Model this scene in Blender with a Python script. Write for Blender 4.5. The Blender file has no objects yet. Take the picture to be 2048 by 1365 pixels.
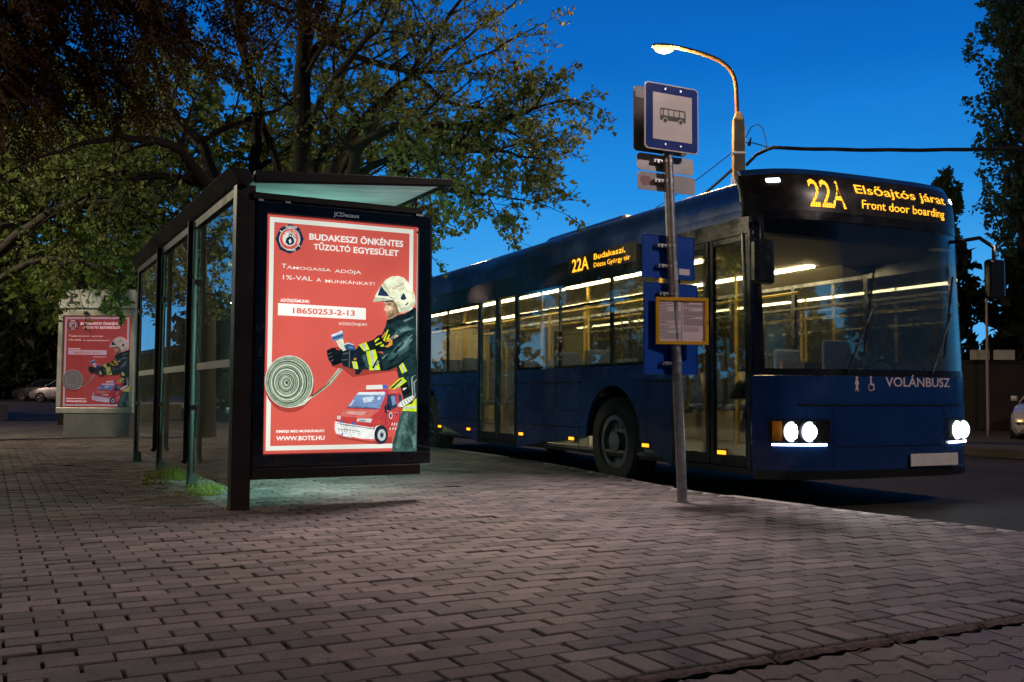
import bpy, bmesh, math, random
import numpy as np
from mathutils import Vector, Matrix
from mathutils.geometry import tessellate_polygon
random.seed(7); RNG = np.random.default_rng(7)
sc = bpy.context.scene
COL = sc.collection
PI = math.pi

# ------------------------------------------------------------------ camera
CAM_H = 0.8593
cd = bpy.data.cameras.new('camera'); cam = bpy.data.objects.new('camera', cd); COL.objects.link(cam)
cd.sensor_width = 36.0; cd.lens = 34.47; cd.clip_start = 0.05; cd.clip_end = 2000
cam.matrix_world = Matrix.Translation((0, 0, CAM_H)) @ Matrix.Rotation(PI/2 + 0.0539, 4, 'X') @ Matrix.Rotation(0.0055, 4, 'Z')
sc.camera = cam

# ------------------------------------------------------------------ exposure, sampling
sc.view_settings.view_transform = 'Standard'; sc.view_settings.look = 'None'
sc.view_settings.exposure = 0.0; sc.view_settings.gamma = 1.0
sc.render.engine = 'CYCLES'
sc.cycles.use_denoising = True
sc.cycles.transparent_max_bounces = 32
sc.cycles.max_bounces = 8
sc.cycles.sample_clamp_indirect = 6.0
sc.cycles.caustics_reflective = False; sc.cycles.caustics_refractive = False

# ------------------------------------------------------------------ dusk sky
SKY_STRENGTH = 1.0
world = bpy.data.worlds.new('World'); sc.world = world; world.use_nodes = True
wt = world.node_tree; wt.nodes.clear()
def wn(t, **k):
    n = wt.nodes.new(t)
    for a, b in k.items(): setattr(n, a, b)
    return n
wo = wn('ShaderNodeOutputWorld'); bg = wn('ShaderNodeBackground'); tc = wn('ShaderNodeTexCoord'); sep = wn('ShaderNodeSeparateXYZ')
wt.links.new(tc.outputs['Generated'], sep.inputs[0])
rmp = wn('ShaderNodeValToRGB'); cr = rmp.color_ramp
stops = [(0.0, (.11, .46, .86)), (.10, (.060, .40, .88)), (.20, (.012, .265, .76)), (.32, (.0006, .145, .57)), (.45, (.0005, .09, .40)), (.65, (.0005, .03, .13)), (1.0, (.0005, .012, .05))]
while len(cr.elements) < len(stops): cr.elements.new(0.5)
for e, (p, c) in zip(cr.elements, stops): e.position = p; e.color = (*c, 1)
wt.links.new(sep.outputs['Z'], rmp.inputs[0])
# the afterglow lies ahead of the camera; the sky behind has already gone dark
az = wn('ShaderNodeMapRange'); az.interpolation_type = 'SMOOTHSTEP'
az.inputs[1].default_value = -.1; az.inputs[2].default_value = .8; az.inputs[3].default_value = .05; az.inputs[4].default_value = 1.0
wt.links.new(sep.outputs['Y'], az.inputs[0])
# thin high cloud, barely there
cn = wn('ShaderNodeTexNoise'); cn.inputs['Scale'].default_value = 2.2; cn.inputs['Detail'].default_value = 7; cn.inputs['Roughness'].default_value = .55
cm = wn('ShaderNodeMapping'); cm.inputs['Scale'].default_value = (1, 1, 3.5); wt.links.new(tc.outputs['Generated'], cm.inputs[0]); wt.links.new(cm.outputs[0], cn.inputs['Vector'])
cl = wn('ShaderNodeMapRange'); cl.inputs[1].default_value = .35; cl.inputs[2].default_value = .75; cl.inputs[3].default_value = .93; cl.inputs[4].default_value = 1.12; wt.links.new(cn.outputs['Fac'], cl.inputs[0])
azc = wn('ShaderNodeMath', operation='MULTIPLY'); wt.links.new(az.outputs[0], azc.inputs[0]); wt.links.new(cl.outputs[0], azc.inputs[1])
sky = wn('ShaderNodeTexSky'); sky.sky_type = 'NISHITA'; sky.sun_disc = False
sky.sun_elevation = math.radians(-3.0); sky.sun_rotation = math.radians(10); sky.altitude = 150
skm = wn('ShaderNodeVectorMath', operation='SCALE'); skm.inputs[3].default_value = 0.02
wt.links.new(sky.outputs[0], skm.inputs[0])
mul = wn('ShaderNodeVectorMath', operation='SCALE'); wt.links.new(rmp.outputs[0], mul.inputs[0]); wt.links.new(azc.outputs[0], mul.inputs[3])
add = wn('ShaderNodeVectorMath', operation='ADD'); wt.links.new(mul.outputs[0], add.inputs[0]); wt.links.new(skm.outputs[0], add.inputs[1])
wt.links.new(add.outputs[0], bg.inputs[0]); bg.inputs[1].default_value = SKY_STRENGTH
wt.links.new(bg.outputs[0], wo.inputs[0])

# ------------------------------------------------------------------ unseen lights, placed to match the brightness of paving, signs and leaves
def energy_soft(n): return n == 'unseen_light'
def lamp(name, loc, power, color, radius=.12, parent=None, spot=None, rot=None):
    ld = bpy.data.lights.new(name, 'SPOT' if spot else 'POINT'); ld.energy = power; ld.color = color; ld.shadow_soft_size = radius
    if spot: ld.spot_size = spot; ld.spot_blend = .6
    o = bpy.data.objects.new(name, ld); COL.objects.link(o); o.location = loc
    if spot: ld.spot_blend = 1.0 if energy_soft(name) else .6
    if rot: o.rotation_euler = rot
    if parent: o.parent = parent
    return o
KEY = lamp('unseen_light', (8.8, 3.6, 6.6), 1150, (1.0, .82, .75), .25)
lamp('unseen_light', (.4, 9.4, 6.3), 1900, (1.0, .84, .76), .5, spot=math.radians(60), rot=Vector((-.4, -2.0, -6.3)).to_track_quat('-Z', 'Y').to_euler())  # added spot, aimed so the paving falls off towards the camera
lamp('unseen_light', (-7.0, -2.0, 7.0), 900, (1.0, .62, .34), .25, spot=math.radians(44), rot=Vector((4.4, 6.6, -4.2)).to_track_quat('-Z', 'Y').to_euler())  # added warm spot for the conifer sprays
lamp('unseen_light', (-38.0, 50.0, 6.5), 3600, (1.0, .66, .50), .25)  # added to reach the parked cars and the evergreens behind
lamp('unseen_light', (-12.8, 14.5, 5.6), 1500, (1.0, .86, .55), .25)  # added beside the low tree to brighten its leaves
lamp('unseen_light', (-2.0, 33.0, 7.5), 500, (1.0, .70, .34), .25)

# ------------------------------------------------------------------ helpers
def lin(r, g, b):
    f = lambda c: (c/255/12.92) if c/255 <= .04045 else ((c/255+.055)/1.055)**2.4
    return (f(r), f(g), f(b))
MATS = {}
def newmat(name):
    m = bpy.data.materials.new(name); m.use_nodes = True
    return m, m.node_tree, m.node_tree.nodes['Principled BSDF']
def pmat(name, col, rough=.6, metal=0.0, var=.15, scale=6.0, bump=0.0, bscale=80.0, spec=.5, coat=0.0, dirt=0.0):
    """principled surface whose colour wanders a little with object-space noise, with optional fine bump"""
    if name in MATS: return MATS[name]
    m, t, b = newmat(name); N = t.nodes; L = t.links
    co = N.new('ShaderNodeTexCoord'); nz = N.new('ShaderNodeTexNoise'); nz.inputs['Scale'].default_value = scale; nz.inputs['Detail'].default_value = 6; nz.inputs['Roughness'].default_value = .62
    L.new(co.outputs['Object'], nz.inputs['Vector'])
    mr = N.new('ShaderNodeMapRange'); mr.inputs[1].default_value = .3; mr.inputs[2].default_value = .7
    mr.inputs[3].default_value = 1 - var; mr.inputs[4].default_value = 1 + var
    L.new(nz.outputs['Fac'], mr.inputs[0])
    sc_ = N.new('ShaderNodeVectorMath'); sc_.operation = 'SCALE'; sc_.inputs[0].default_value = col
    L.new(mr.outputs[0], sc_.inputs[3]); last = sc_.outputs[0]
    if dirt:
        n2 = N.new('ShaderNodeTexNoise'); n2.inputs['Scale'].default_value = scale*.35; n2.inputs['Detail'].default_value = 8; L.new(co.outputs['Object'], n2.inputs['Vector'])
        r2 = N.new('ShaderNodeMapRange'); r2.inputs[1].default_value = .52; r2.inputs[2].default_value = .72; r2.inputs[3].default_value = 0; r2.inputs[4].default_value = dirt; L.new(n2.outputs['Fac'], r2.inputs[0])
        mx = N.new('ShaderNodeMix'); mx.data_type = 'RGBA'; L.new(r2.outputs[0], mx.inputs[0]); L.new(last, mx.inputs[6]); mx.inputs[7].default_value = (.045, .036, .028, 1); last = mx.outputs[2]
    L.new(last, b.inputs['Base Color'])
    rr = N.new('ShaderNodeMapRange'); rr.inputs[1].default_value = .3; rr.inputs[2].default_value = .7; rr.inputs[3].default_value = max(.02, rough - .1); rr.inputs[4].default_value = min(1, rough + .1)
    L.new(nz.outputs['Fac'], rr.inputs[0]); L.new(rr.outputs[0], b.inputs['Roughness'])
    b.inputs['Metallic'].default_value = metal; b.inputs['Specular IOR Level'].default_value = spec; b.inputs['Coat Weight'].default_value = coat
    if bump:
        n3 = N.new('ShaderNodeTexNoise'); n3.inputs['Scale'].default_value = bscale; n3.inputs['Detail'].default_value = 5; L.new(co.outputs['Object'], n3.inputs['Vector'])
        bp = N.new('ShaderNodeBump'); bp.inputs['Strength'].default_value = bump; bp.inputs['Distance'].default_value = .01; L.new(n3.outputs['Fac'], bp.inputs['Height']); L.new(bp.outputs[0], b.inputs['Normal'])
    MATS[name] = m; return m
def emat(name, col, strength, sampled=True, base=None):
    if name in MATS: return MATS[name]
    m, t, b = newmat(name)
    b.inputs['Base Color'].default_value = (*(base or (0, 0, 0)), 1); b.inputs['Emission Color'].default_value = (*col, 1); b.inputs['Emission Strength'].default_value = strength
    b.inputs['Roughness'].default_value = .5
    if not sampled: m.cycles.emission_sampling = 'NONE'
    MATS[name] = m; return m
def gmat(name, tint=(.9, .95, .93), gain=1.0, rough=.0, dirt=0.0):
    """clear glazing: see-through, with a Fresnel mirror on top and a little grime"""
    if name in MATS: return MATS[name]
    m = bpy.data.materials.new(name); m.use_nodes = True; t = m.node_tree; N = t.nodes; L = t.links; N.clear()
    out = N.new('ShaderNodeOutputMaterial'); tr = N.new('ShaderNodeBsdfTransparent'); tr.inputs[0].default_value = (*tint, 1)
    gl = N.new('ShaderNodeBsdfGlossy'); gl.inputs['Roughness'].default_value = rough; gl.inputs[0].default_value = (1, 1, 1, 1)
    fr = N.new('ShaderNodeFresnel'); fr.inputs[0].default_value = 1.5
    mu = N.new('ShaderNodeMath'); mu.operation = 'MULTIPLY'; mu.use_clamp = True; mu.inputs[1].default_value = gain; L.new(fr.outputs[0], mu.inputs[0])
    mx = N.new('ShaderNodeMixShader'); L.new(mu.outputs[0], mx.inputs[0]); L.new(tr.outputs[0], mx.inputs[1]); L.new(gl.outputs[0], mx.inputs[2])
    last = mx.outputs[0]
    if dirt:
        co = N.new('ShaderNodeTexCoord'); nz = N.new('ShaderNodeTexNoise'); nz.inputs['Scale'].default_value = 3; nz.inputs['Detail'].default_value = 9; nz.inputs['Roughness'].default_value = .7; L.new(co.outputs['Object'], nz.inputs['Vector'])
        mr = N.new('ShaderNodeMapRange'); mr.inputs[1].default_value = .35; mr.inputs[2].default_value = .8; mr.inputs[3].default_value = dirt*.3; mr.inputs[4].default_value = dirt*1.6; L.new(nz.outputs['Fac'], mr.inputs[0])
        df = N.new('ShaderNodeBsdfDiffuse'); df.inputs[0].default_value = (.45, .47, .43, 1)
        m2 = N.new('ShaderNodeMixShader'); L.new(mr.outputs[0], m2.inputs[0]); L.new(last, m2.inputs[1]); L.new(df.outputs[0], m2.inputs[2]); last = m2.outputs[0]
    L.new(last, out.inputs[0]); MATS[name] = m; return m
def leafmat(name, c1, c2, trans=.35, rough=.55):
    m = bpy.data.materials.new(name); m.use_nodes = True; t = m.node_tree; N = t.nodes; L = t.links; b = N['Principled BSDF']
    ge = N.new('ShaderNodeNewGeometry'); mx = N.new('ShaderNodeMix'); mx.data_type = 'RGBA'
    mx.inputs[6].default_value = (*c1, 1); mx.inputs[7].default_value = (*c2, 1); L.new(ge.outputs['Random Per Island'], mx.inputs[0])
    L.new(mx.outputs[2], b.inputs['Base Color']); b.inputs['Roughness'].default_value = rough; b.inputs['Specular IOR Level'].default_value = .3
    tl = N.new('ShaderNodeBsdfTranslucent'); L.new(mx.outputs[2], tl.inputs[0])
    ms = N.new('ShaderNodeMixShader'); ms.inputs[0].default_value = trans; L.new(b.outputs[0], ms.inputs[1]); L.new(tl.outputs[0], ms.inputs[2])
    L.new(ms.outputs[0], N['Material Output'].inputs[0]); return m

class MB:
    """collects shapes, then links them as ONE mesh object"""
    def __init__(s): s.v = []; s.f = []; s.m = []
    def add(s, vs, fs, m=0):
        o = len(s.v); s.v += [tuple(map(float, p)) for p in vs]; s.f += [tuple(i+o for i in f) for f in fs]; s.m += [m]*len(fs); return s
    def box(s, x0, x1, y0, y1, z0, z1, m=0):
        x0, x1 = min(x0, x1), max(x0, x1); y0, y1 = min(y0, y1), max(y0, y1); z0, z1 = min(z0, z1), max(z0, z1)
        return s.add([(x0,y0,z0),(x1,y0,z0),(x1,y1,z0),(x0,y1,z0),(x0,y0,z1),(x1,y0,z1),(x1,y1,z1),(x0,y1,z1)],
                     [(0,3,2,1),(4,5,6,7),(0,1,5,4),(1,2,6,5),(2,3,7,6),(3,0,4,7)], m)
    def hexa(s, p, m=0):   # 8 corners, bottom ring then top ring
        return s.add(p, [(0,3,2,1),(4,5,6,7),(0,1,5,4),(1,2,6,5),(2,3,7,6),(3,0,4,7)], m)
    def tube(s, pts, rad, n=8, m=0, cap=True):
        pts = [Vector(p) for p in pts]; rad = rad if isinstance(rad, (list, tuple)) else [rad]*len(pts)
        vs = []; fs = []; prev = None
        for i, p in enumerate(pts):
            d = (pts[min(i+1, len(pts)-1)] - pts[max(i-1, 0)])
            d = d.normalized() if d.length > 1e-9 else Vector((0, 0, 1))
            if prev is None:
                a = d.orthogonal().normalized()
            else:
                a = prev - d*prev.dot(d); a = a.normalized() if a.length > 1e-6 else d.orthogonal().normalized()
            prev = a; b = d.cross(a)
            for k in range(n):
                t = 2*PI*k/n; vs.append(p + (a*math.cos(t) + b*math.sin(t))*rad[i])
        for i in range(len(pts)-1):
            for k in range(n):
                fs.append((i*n+k, i*n+(k+1) % n, (i+1)*n+(k+1) % n, (i+1)*n+k))
        if cap: fs.append(tuple(range(n-1, -1, -1))); fs.append(tuple((len(pts)-1)*n+k for k in range(n)))
        return s.add(vs, fs, m)
    def flat(s, pts, m=0):
        pts = [Vector(p) for p in pts]
        return s.add(pts, [tuple(t) for t in tessellate_polygon([pts])], m)
    def prism(s, pts, off, m=0):
        """closed solid: polygon pts (3-D, planar) swept by vector off"""
        pts = [Vector(p) for p in pts]; off = Vector(off); n = len(pts)
        tri = [tuple(t) for t in tessellate_polygon([pts])]
        fs = tri + [tuple(i+n for i in reversed(t)) for t in tri] + [(i, (i+1) % n, n+(i+1) % n, n+i) for i in range(n)]
        return s.add(pts + [p+off for p in pts], fs, m)
    def ring(s, c, axis, ro, ri, w, n=24, m=0):
        """annular solid about an axis ('x','y')"""
        vs = []; c = Vector(c)
        for d in (-w/2, w/2):
            for r in (ro, ri):
                for k in range(n):
                    t = 2*PI*k/n; u, v = r*math.cos(t), r*math.sin(t)
                    vs.append(c + (Vector((d, u, v)) if axis == 'x' else Vector((u, d, v))))
        fs = []
        for k in range(n):
            j = (k+1) % n
            fs += [(k, j, n+j, n+k), (2*n+k, 3*n+k, 3*n+j, 2*n+j), (k, 2*n+k, 2*n+j, j), (n+k, n+j, 3*n+j, 3*n+k)]
        return s.add(vs, fs, m)
    def disc(s, c, axis, r, w, n=24, m=0):
        c = Vector(c); a = Vector((1, 0, 0)) if axis == 'x' else Vector((0, 1, 0)) if axis == 'y' else Vector((0, 0, 1))
        return s.tube([c - a*w/2, c + a*w/2], r, n, m)
    def build(s, name, mats, parent=None, smooth=False, bevel=0.0, loc=None, angle=40, fix=True):
        me = bpy.data.meshes.new(name); me.from_pydata(s.v, [], s.f)
        mats = mats if isinstance(mats, (list, tuple)) else [mats]
        for m in mats: me.materials.append(m)
        if len(mats) > 1: me.polygons.foreach_set('material_index', s.m)
        if fix:
            bm = bmesh.new(); bm.from_mesh(me); bmesh.ops.recalc_face_normals(bm, faces=bm.faces); bm.to_mesh(me); bm.free()
        if smooth:
            me.polygons.foreach_set('use_smooth', [True]*len(me.polygons))
            me.set_sharp_from_angle(angle=math.radians(angle))
        me.update()
        o = bpy.data.objects.new(name, me); COL.objects.link(o)
        if bevel:
            bv = o.modifiers.new('bevel', 'BEVEL'); bv.width = bevel; bv.segments = 2; bv.limit_method = 'ANGLE'; bv.angle_limit = math.radians(50)
        if parent: o.parent = parent
        if loc: o.location = loc
        return o
def npmesh(name, V, F, mats, parent=None, mi=None):
    """V (n,3), F list of int arrays with the same number of corners"""
    me = bpy.data.meshes.new(name); V = np.asarray(V, np.float32); F = np.asarray(F, np.int32)
    me.vertices.add(len(V)); me.vertices.foreach_set('co', V.ravel())
    k = F.shape[1]; me.loops.add(F.size); me.loops.foreach_set('vertex_index', F.ravel())
    me.polygons.add(len(F)); me.polygons.foreach_set('loop_start', np.arange(len(F), dtype=np.int32)*k)
    for m in (mats if isinstance(mats, (list, tuple)) else [mats]): me.materials.append(m)
    if mi is not None: me.polygons.foreach_set('material_index', np.asarray(mi, np.int32))
    me.update(calc_edges=True); me.shade_flat()
    o = bpy.data.objects.new(name, me); COL.objects.link(o)
    if parent: o.parent = parent
    return o
def thing(name, label, cat, loc=(0, 0, 0), rz=0.0, group=None, scale=1.0):
    o = bpy.data.objects.new(name, None); COL.objects.link(o); o.empty_display_size = .2
    o.location = loc; o.rotation_euler = (0, 0, rz); o.scale = (scale,)*3
    o['label'] = label; o['category'] = cat
    if group: o['group'] = group
    return o
def tag(o, label, cat, group=None):
    o['label'] = label; o['category'] = cat
    if group: o['group'] = group
    return o
def struct(o): o['kind'] = 'structure'; return o
def copy_tree(o, parent=None):
    c = o.copy(); COL.objects.link(c)
    if parent: c.parent = parent
    for ch in list(o.children): copy_tree(ch, c)
    return c
_TX = {}
def text_geo(s, bold=0.0, space=1.0):
    """flat outline of a line of text: vertices scaled so x and y run 0..1 over its own bounds, and triangles"""
    key = (s, bold, space)
    if key in _TX: return _TX[key]
    cu = bpy.data.curves.new('lettering', 'FONT'); cu.body = s; cu.size = 1.0; cu.offset = .0085*bold; cu.space_character = space; cu.resolution_u = 3
    ob = bpy.data.objects.new('lettering', cu); COL.objects.link(ob)
    dg = bpy.context.evaluated_depsgraph_get(); me = bpy.data.meshes.new_from_object(ob.evaluated_get(dg))
    vs = np.array([v.co[:2] for v in me.vertices]) if len(me.vertices) else np.zeros((0, 2)); fs = [tuple(p.vertices) for p in me.polygons]
    bpy.data.objects.remove(ob); bpy.data.curves.remove(cu); bpy.data.meshes.remove(me)
    cap = .73; x0, x1 = vs[:, 0].min(), vs[:, 0].max()
    vs = np.c_[(vs[:, 0]-x0)/(x1-x0), vs[:, 1]/cap]
    _TX[key] = (vs, fs, (x1-x0)/cap); return _TX[key]
def text_on(mb, s, fn, m=0, bold=0.0, space=1.0):
    """fn maps (0..1 along the line, 0..1 over the capital height) to a 3-D point"""
    vs, fs, _ = text_geo(s, bold, space)
    mb.add([fn(u, v) for u, v in vs], fs, m)
# ================================================================== SETTING: road, kerb, paving
SH_O = Vector((-2.0175, 7.2535, 0)); SH_YAW = .4891
SB = Vector((math.cos(SH_YAW), math.sin(SH_YAW), 0)); SA = Vector((-math.sin(SH_YAW), math.cos(SH_YAW), 0))
def sh2w(x, y, z=0): return SH_O + SB*x + SA*y + Vector((0, 0, z))
ROAD_Z = -.19
def asphalt(name, col, rough):
    m, t, b = newmat(name); N = t.nodes; L = t.links
    ge = N.new('ShaderNodeNewGeometry'); n1 = N.new('ShaderNodeTexNoise'); n1.inputs['Scale'].default_value = 60; n1.inputs['Detail'].default_value = 6
    n2 = N.new('ShaderNodeTexNoise'); n2.inputs['Scale'].default_value = .5; n2.inputs['Detail'].default_value = 8
    L.new(ge.outputs['Position'], n1.inputs['Vector']); L.new(ge.outputs['Position'], n2.inputs['Vector'])
    ad = N.new('ShaderNodeMath'); L.new(n1.outputs['Fac'], ad.inputs[0]); L.new(n2.outputs['Fac'], ad.inputs[1])
    mr = N.new('ShaderNodeMapRange'); mr.inputs[1].default_value = .7; mr.inputs[2].default_value = 1.3; mr.inputs[3].default_value = .5; mr.inputs[4].default_value = 1.5; L.new(ad.outputs[0], mr.inputs[0])
    s_ = N.new('ShaderNodeVectorMath'); s_.operation = 'SCALE'; s_.inputs[0].default_value = col; L.new(mr.outputs[0], s_.inputs[3]); L.new(s_.outputs[0], b.inputs['Base Color'])
    b.inputs['Roughness'].default_value = rough; b.inputs['Specular IOR Level'].default_value = .18
    bp = N.new('ShaderNodeBump'); bp.inputs['Strength'].default_value = .6; bp.inputs['Distance'].default_value = .01; L.new(n1.outputs['Fac'], bp.inputs['Height']); L.new(bp.outputs[0], b.inputs['Normal'])
    return m
M_ROAD = asphalt('asphalt', (.034, .030, .027), .75)
M_GROUND = asphalt('bare_ground', (.022, .024, .018), .9)
M_LOT = asphalt('worn_asphalt', (.07, .07, .075), .85)
mb = MB(); mb.add([(-400, -60, 0), (400, -60, 0), (400, 900, 0), (-400, 900, 0)], [(0, 1, 2, 3)])
struct(mb.build('ground', M_GROUND, loc=(0, 0, -.22), fix=False))
# kerb line, from the near right to the far end of the stop, then on along the road
KERB = [(9.4, -3.0), (6.45, 1.7), (4.75, 4.2), (3.72, 5.75), (3.292, 6.398), (3.024, 6.811), (2.796, 7.106), (2.559, 7.461), (2.296, 7.853), (2.015, 8.32), (1.62, 9.05), (1.35, 9.75), (.981, 10.9), (.485, 12.36), (-.10, 13.7), (-1.0, 15.4), (-2.3, 17.8), (-4.6, 22.0), (-8.4, 29.0), (-14, 40)]
def smooth_line(p, n=6):
    out = []
    for i in range(len(p)-1):
        a = Vector(p[max(i-1, 0)]); b = Vector(p[i]); c = Vector(p[i+1]); d = Vector(p[min(i+2, len(p)-1)])
        for k in range(n):
            t = k/n; out.append(.5*((2*b)+(c-a)*t+(2*a-5*b+4*c-d)*t*t+(3*b-a-3*c+d)*t**3))
    out.append(Vector(p[-1])); return out
KL = smooth_line(KERB)
def kerb_x(y):     # kerb x at a given y
    for a, b in zip(KL, KL[1:]):
        if a.y <= y <= b.y: return a.x + (b.x-a.x)*(y-a.y)/(b.y-a.y)
    return KL[0].x if y < KL[0].y else KL[-1].x
# road sheet: everything on the far side of the kerb up to the verge opposite
FAR = [(p.x + 8.2 - max(0, 6-p.y)*.1, p.y + 3.6) for p in KL]
mb = MB(); n = len(KL)
mb.add([(p.x-.3, p.y-.05, 0) for p in KL] + [(x, y, 0) for x, y in FAR], [(i, i+1, n+i+1, n+i) for i in range(n-1)])
struct(mb.build('road', M_ROAD, loc=(0, 0, ROAD_Z), fix=False))
# wooded ridge closing the horizon
mb = MB(); n_ = 90; vs = []
for i in range(n_+1):
    a = math.radians(-80+160*i/n_); R_ = 330
    h = 13 + 5*math.sin(i*.31) + 4*math.sin(i*.83+1) + random.uniform(-.8, .8)
    vs += [(R_*math.sin(a), R_*math.cos(a), -2), ((R_+30)*math.sin(a), (R_+30)*math.cos(a), h*.8), ((R_+90)*math.sin(a), (R_+90)*math.cos(a), h)]
mb.add(vs, [(3*i+k, 3*i+3+k, 3*i+4+k, 3*i+1+k) for i in range(n_) for k in (0, 1)])
struct(mb.build('hills', pmat('wooded_ridge', (.012, .016, .010), .95, var=.4, scale=.08), fix=False))
# far pavement beyond the road
mb = MB(); m2 = 40
mb.add([(x, y, 0) for x, y in FAR] + [(x+m2, y+8, 0) for x, y in FAR] + [(x, y, -.14) for x, y in FAR],
       [(i, i+1, n+i+1, n+i) for i in range(n-1)] + [(2*n+i, 2*n+i+1, i+1, i) for i in range(n-1)])
struct(mb.build('far_pavement', asphalt('far_paving', (.085, .08, .075), .85), loc=(0, 0, ROAD_Z+.15), fix=False))
# lane beyond the left end of the paving, rising a little to the parked cars
mb = MB(); mb.add([(-70, 28.6, 0.004), (-15.2, 28.6, .004), (-8.6, 29.5, .004), (-3, 90, .36), (-70, 90, .36)], [(0, 1, 2, 3, 4)])
struct(mb.build('side_road', M_LOT, fix=False))
# base sheet under the paving blocks (joint sand)
mb = MB(); pts = [(p.x, p.y, -.030) for p in KL if p.y < 30] + [(-15.2, 29.3, -.030), (-32, 29.3, -.030), (-32, -8, -.030), (9, -8, -.030)]
mb.prism(pts, (0, 0, -.2)); struct(mb.build('sand_ground', pmat('joint_sand', (.012, .011, .011), .95, var=.3, scale=9)))

def block_mat(name, c1, c2):
    m, t, b = newmat(name); N = t.nodes; L = t.links
    ge = N.new('ShaderNodeNewGeometry')
    mx = N.new('ShaderNodeMix'); mx.data_type = 'RGBA'; mx.inputs[6].default_value = (*c1, 1); mx.inputs[7].default_value = (*c2, 1); L.new(ge.outputs['Random Per Island'], mx.inputs[0])
    n1 = N.new('ShaderNodeTexNoise'); n1.inputs['Scale'].default_value = 160; n1.inputs['Detail'].default_value = 4; n1.inputs['Roughness'].default_value = .7
    n2 = N.new('ShaderNodeTexNoise'); n2.inputs['Scale'].default_value = .9; n2.inputs['Detail'].default_value = 8; n2.inputs['Roughness'].default_value = .65
    n4 = N.new('ShaderNodeTexNoise'); n4.inputs['Scale'].default_value = 9; n4.inputs['Detail'].default_value = 6; n4.inputs['Roughness'].default_value = .7
    for q in (n1, n2, n4): L.new(ge.outputs['Position'], q.inputs['Vector'])
    r1 = N.new('ShaderNodeMapRange'); r1.inputs[1].default_value = .3; r1.inputs[2].default_value = .7; r1.inputs[3].default_value = .5; r1.inputs[4].default_value = 1.5; L.new(n1.outputs['Fac'], r1.inputs[0])
    r2 = N.new('ShaderNodeMapRange'); r2.inputs[1].default_value = .3; r2.inputs[2].default_value = .7; r2.inputs[3].default_value = .66; r2.inputs[4].default_value = 1.34; L.new(n2.outputs['Fac'], r2.inputs[0])
    r4 = N.new('ShaderNodeMapRange'); r4.inputs[1].default_value = .55; r4.inputs[2].default_value = .75; r4.inputs[3].default_value = 1; r4.inputs[4].default_value = .48; L.new(n4.outputs['Fac'], r4.inputs[0])
    pr = N.new('ShaderNodeMath'); pr.operation = 'MULTIPLY'; L.new(r1.outputs[0], pr.inputs[0]); L.new(r2.outputs[0], pr.inputs[1])
    p2 = N.new('ShaderNodeMath'); p2.operation = 'MULTIPLY'; L.new(pr.outputs[0], p2.inputs[0]); L.new(r4.outputs[0], p2.inputs[1])
    s_ = N.new('ShaderNodeVectorMath'); s_.operation = 'SCALE'; L.new(mx.outputs[2], s_.inputs[0]); L.new(p2.outputs[0], s_.inputs[3]); L.new(s_.outputs[0], b.inputs['Base Color'])
    b.inputs['Roughness'].default_value = .72; b.inputs['Specular IOR Level'].default_value = .35
    bp = N.new('ShaderNodeBump'); bp.inputs['Strength'].default_value = .55; bp.inputs['Distance'].default_value = .004; L.new(n1.outputs['Fac'], bp.inputs['Height']); L.new(bp.outputs[0], b.inputs['Normal'])
    return m
M_BLOCK = block_mat('paving_block', (.098, .086, .092), (.205, .168, .170))
def in_view(w, lo=-320, hi=2400):
    x, y = w[:, 0], w[:, 1]; px = 1024 + 1961*x/np.maximum(y, .2)
    return (y > 1.6) & (px > lo) & (px < hi)
def kx_arr(y): return np.interp(y, [p.y for p in KL], [p.x for p in KL])
SB2 = np.array([SB.x, SB.y]); SA2 = np.array([SA.x, SA.y]); SO2 = np.array([SH_O.x, SH_O.y])
def blocks(cx, cy, lx, ly, gx, gy):
    """chamfered blocks centred at shelter-frame cx, cy; returns world verts and faces"""
    n = len(cx); hx, hy = lx/2, ly/2
    hx = hx - gx/2*(.75+.5*RNG.random(n)); hy = hy - gy/2*(.75+.5*RNG.random(n))
    ch = .004; rot = RNG.normal(0, .008, n); dz = RNG.normal(0, .0016, n) - .006*(RNG.random(n) < .03); tx = RNG.normal(0, .006, n); ty = RNG.normal(0, .010, n)
    jx = RNG.normal(0, .0014, n); jy = RNG.normal(0, .0009, n)
    rings = []
    for s, z in ((0, -.045), (0, -.004), (ch, 0.0)):
        for sx, sy in ((-1, -1), (1, -1), (1, 1), (-1, 1)):
            lx_ = sx*(hx-s); ly_ = sy*(hy-s)
            x = cx + jx + lx_*np.cos(rot) - ly_*np.sin(rot); y = cy + jy + lx_*np.sin(rot) + ly_*np.cos(rot)
            zz = z + dz + lx_*tx + ly_*ty
            w = SO2 + x[:, None]*SB2 + y[:, None]*SA2
            rings.append(np.c_[w, zz])
    V = np.stack(rings, 1).reshape(-1, 3)
    base = [(8, 9, 10, 11)] + [(4+k, 4+(k+1) % 4, 8+(k+1) % 4, 8+k) for k in range(4)] + [(k, (k+1) % 4, 4+(k+1) % 4, 4+k) for k in range(4)]
    F = (np.arange(n)[:, None, None]*12 + np.array(base)[None]).reshape(-1, 4)
    return V, F
PX, PY = .2135, .1128
rows = np.arange(int((-4.56+4.62)/PY), int(34/PY)); CX = []; CY = []
for r in rows:
    y = -4.56 + r*PY
    xs = np.arange(-26, 12, PX) + (PX/2 if r % 2 else 0) + .104 - r*.0002
    CX.append(xs); CY.append(np.full(len(xs), y))
CX = np.concatenate(CX); CY = np.concatenate(CY)
W = SO2 + CX[:, None]*SB2 + CY[:, None]*SA2
keep = in_view(W) & (W[:, 0] < kx_arr(W[:, 1]) - .10) & (W[:, 1] < 28.4) & (W[:, 0] > -16)
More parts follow.
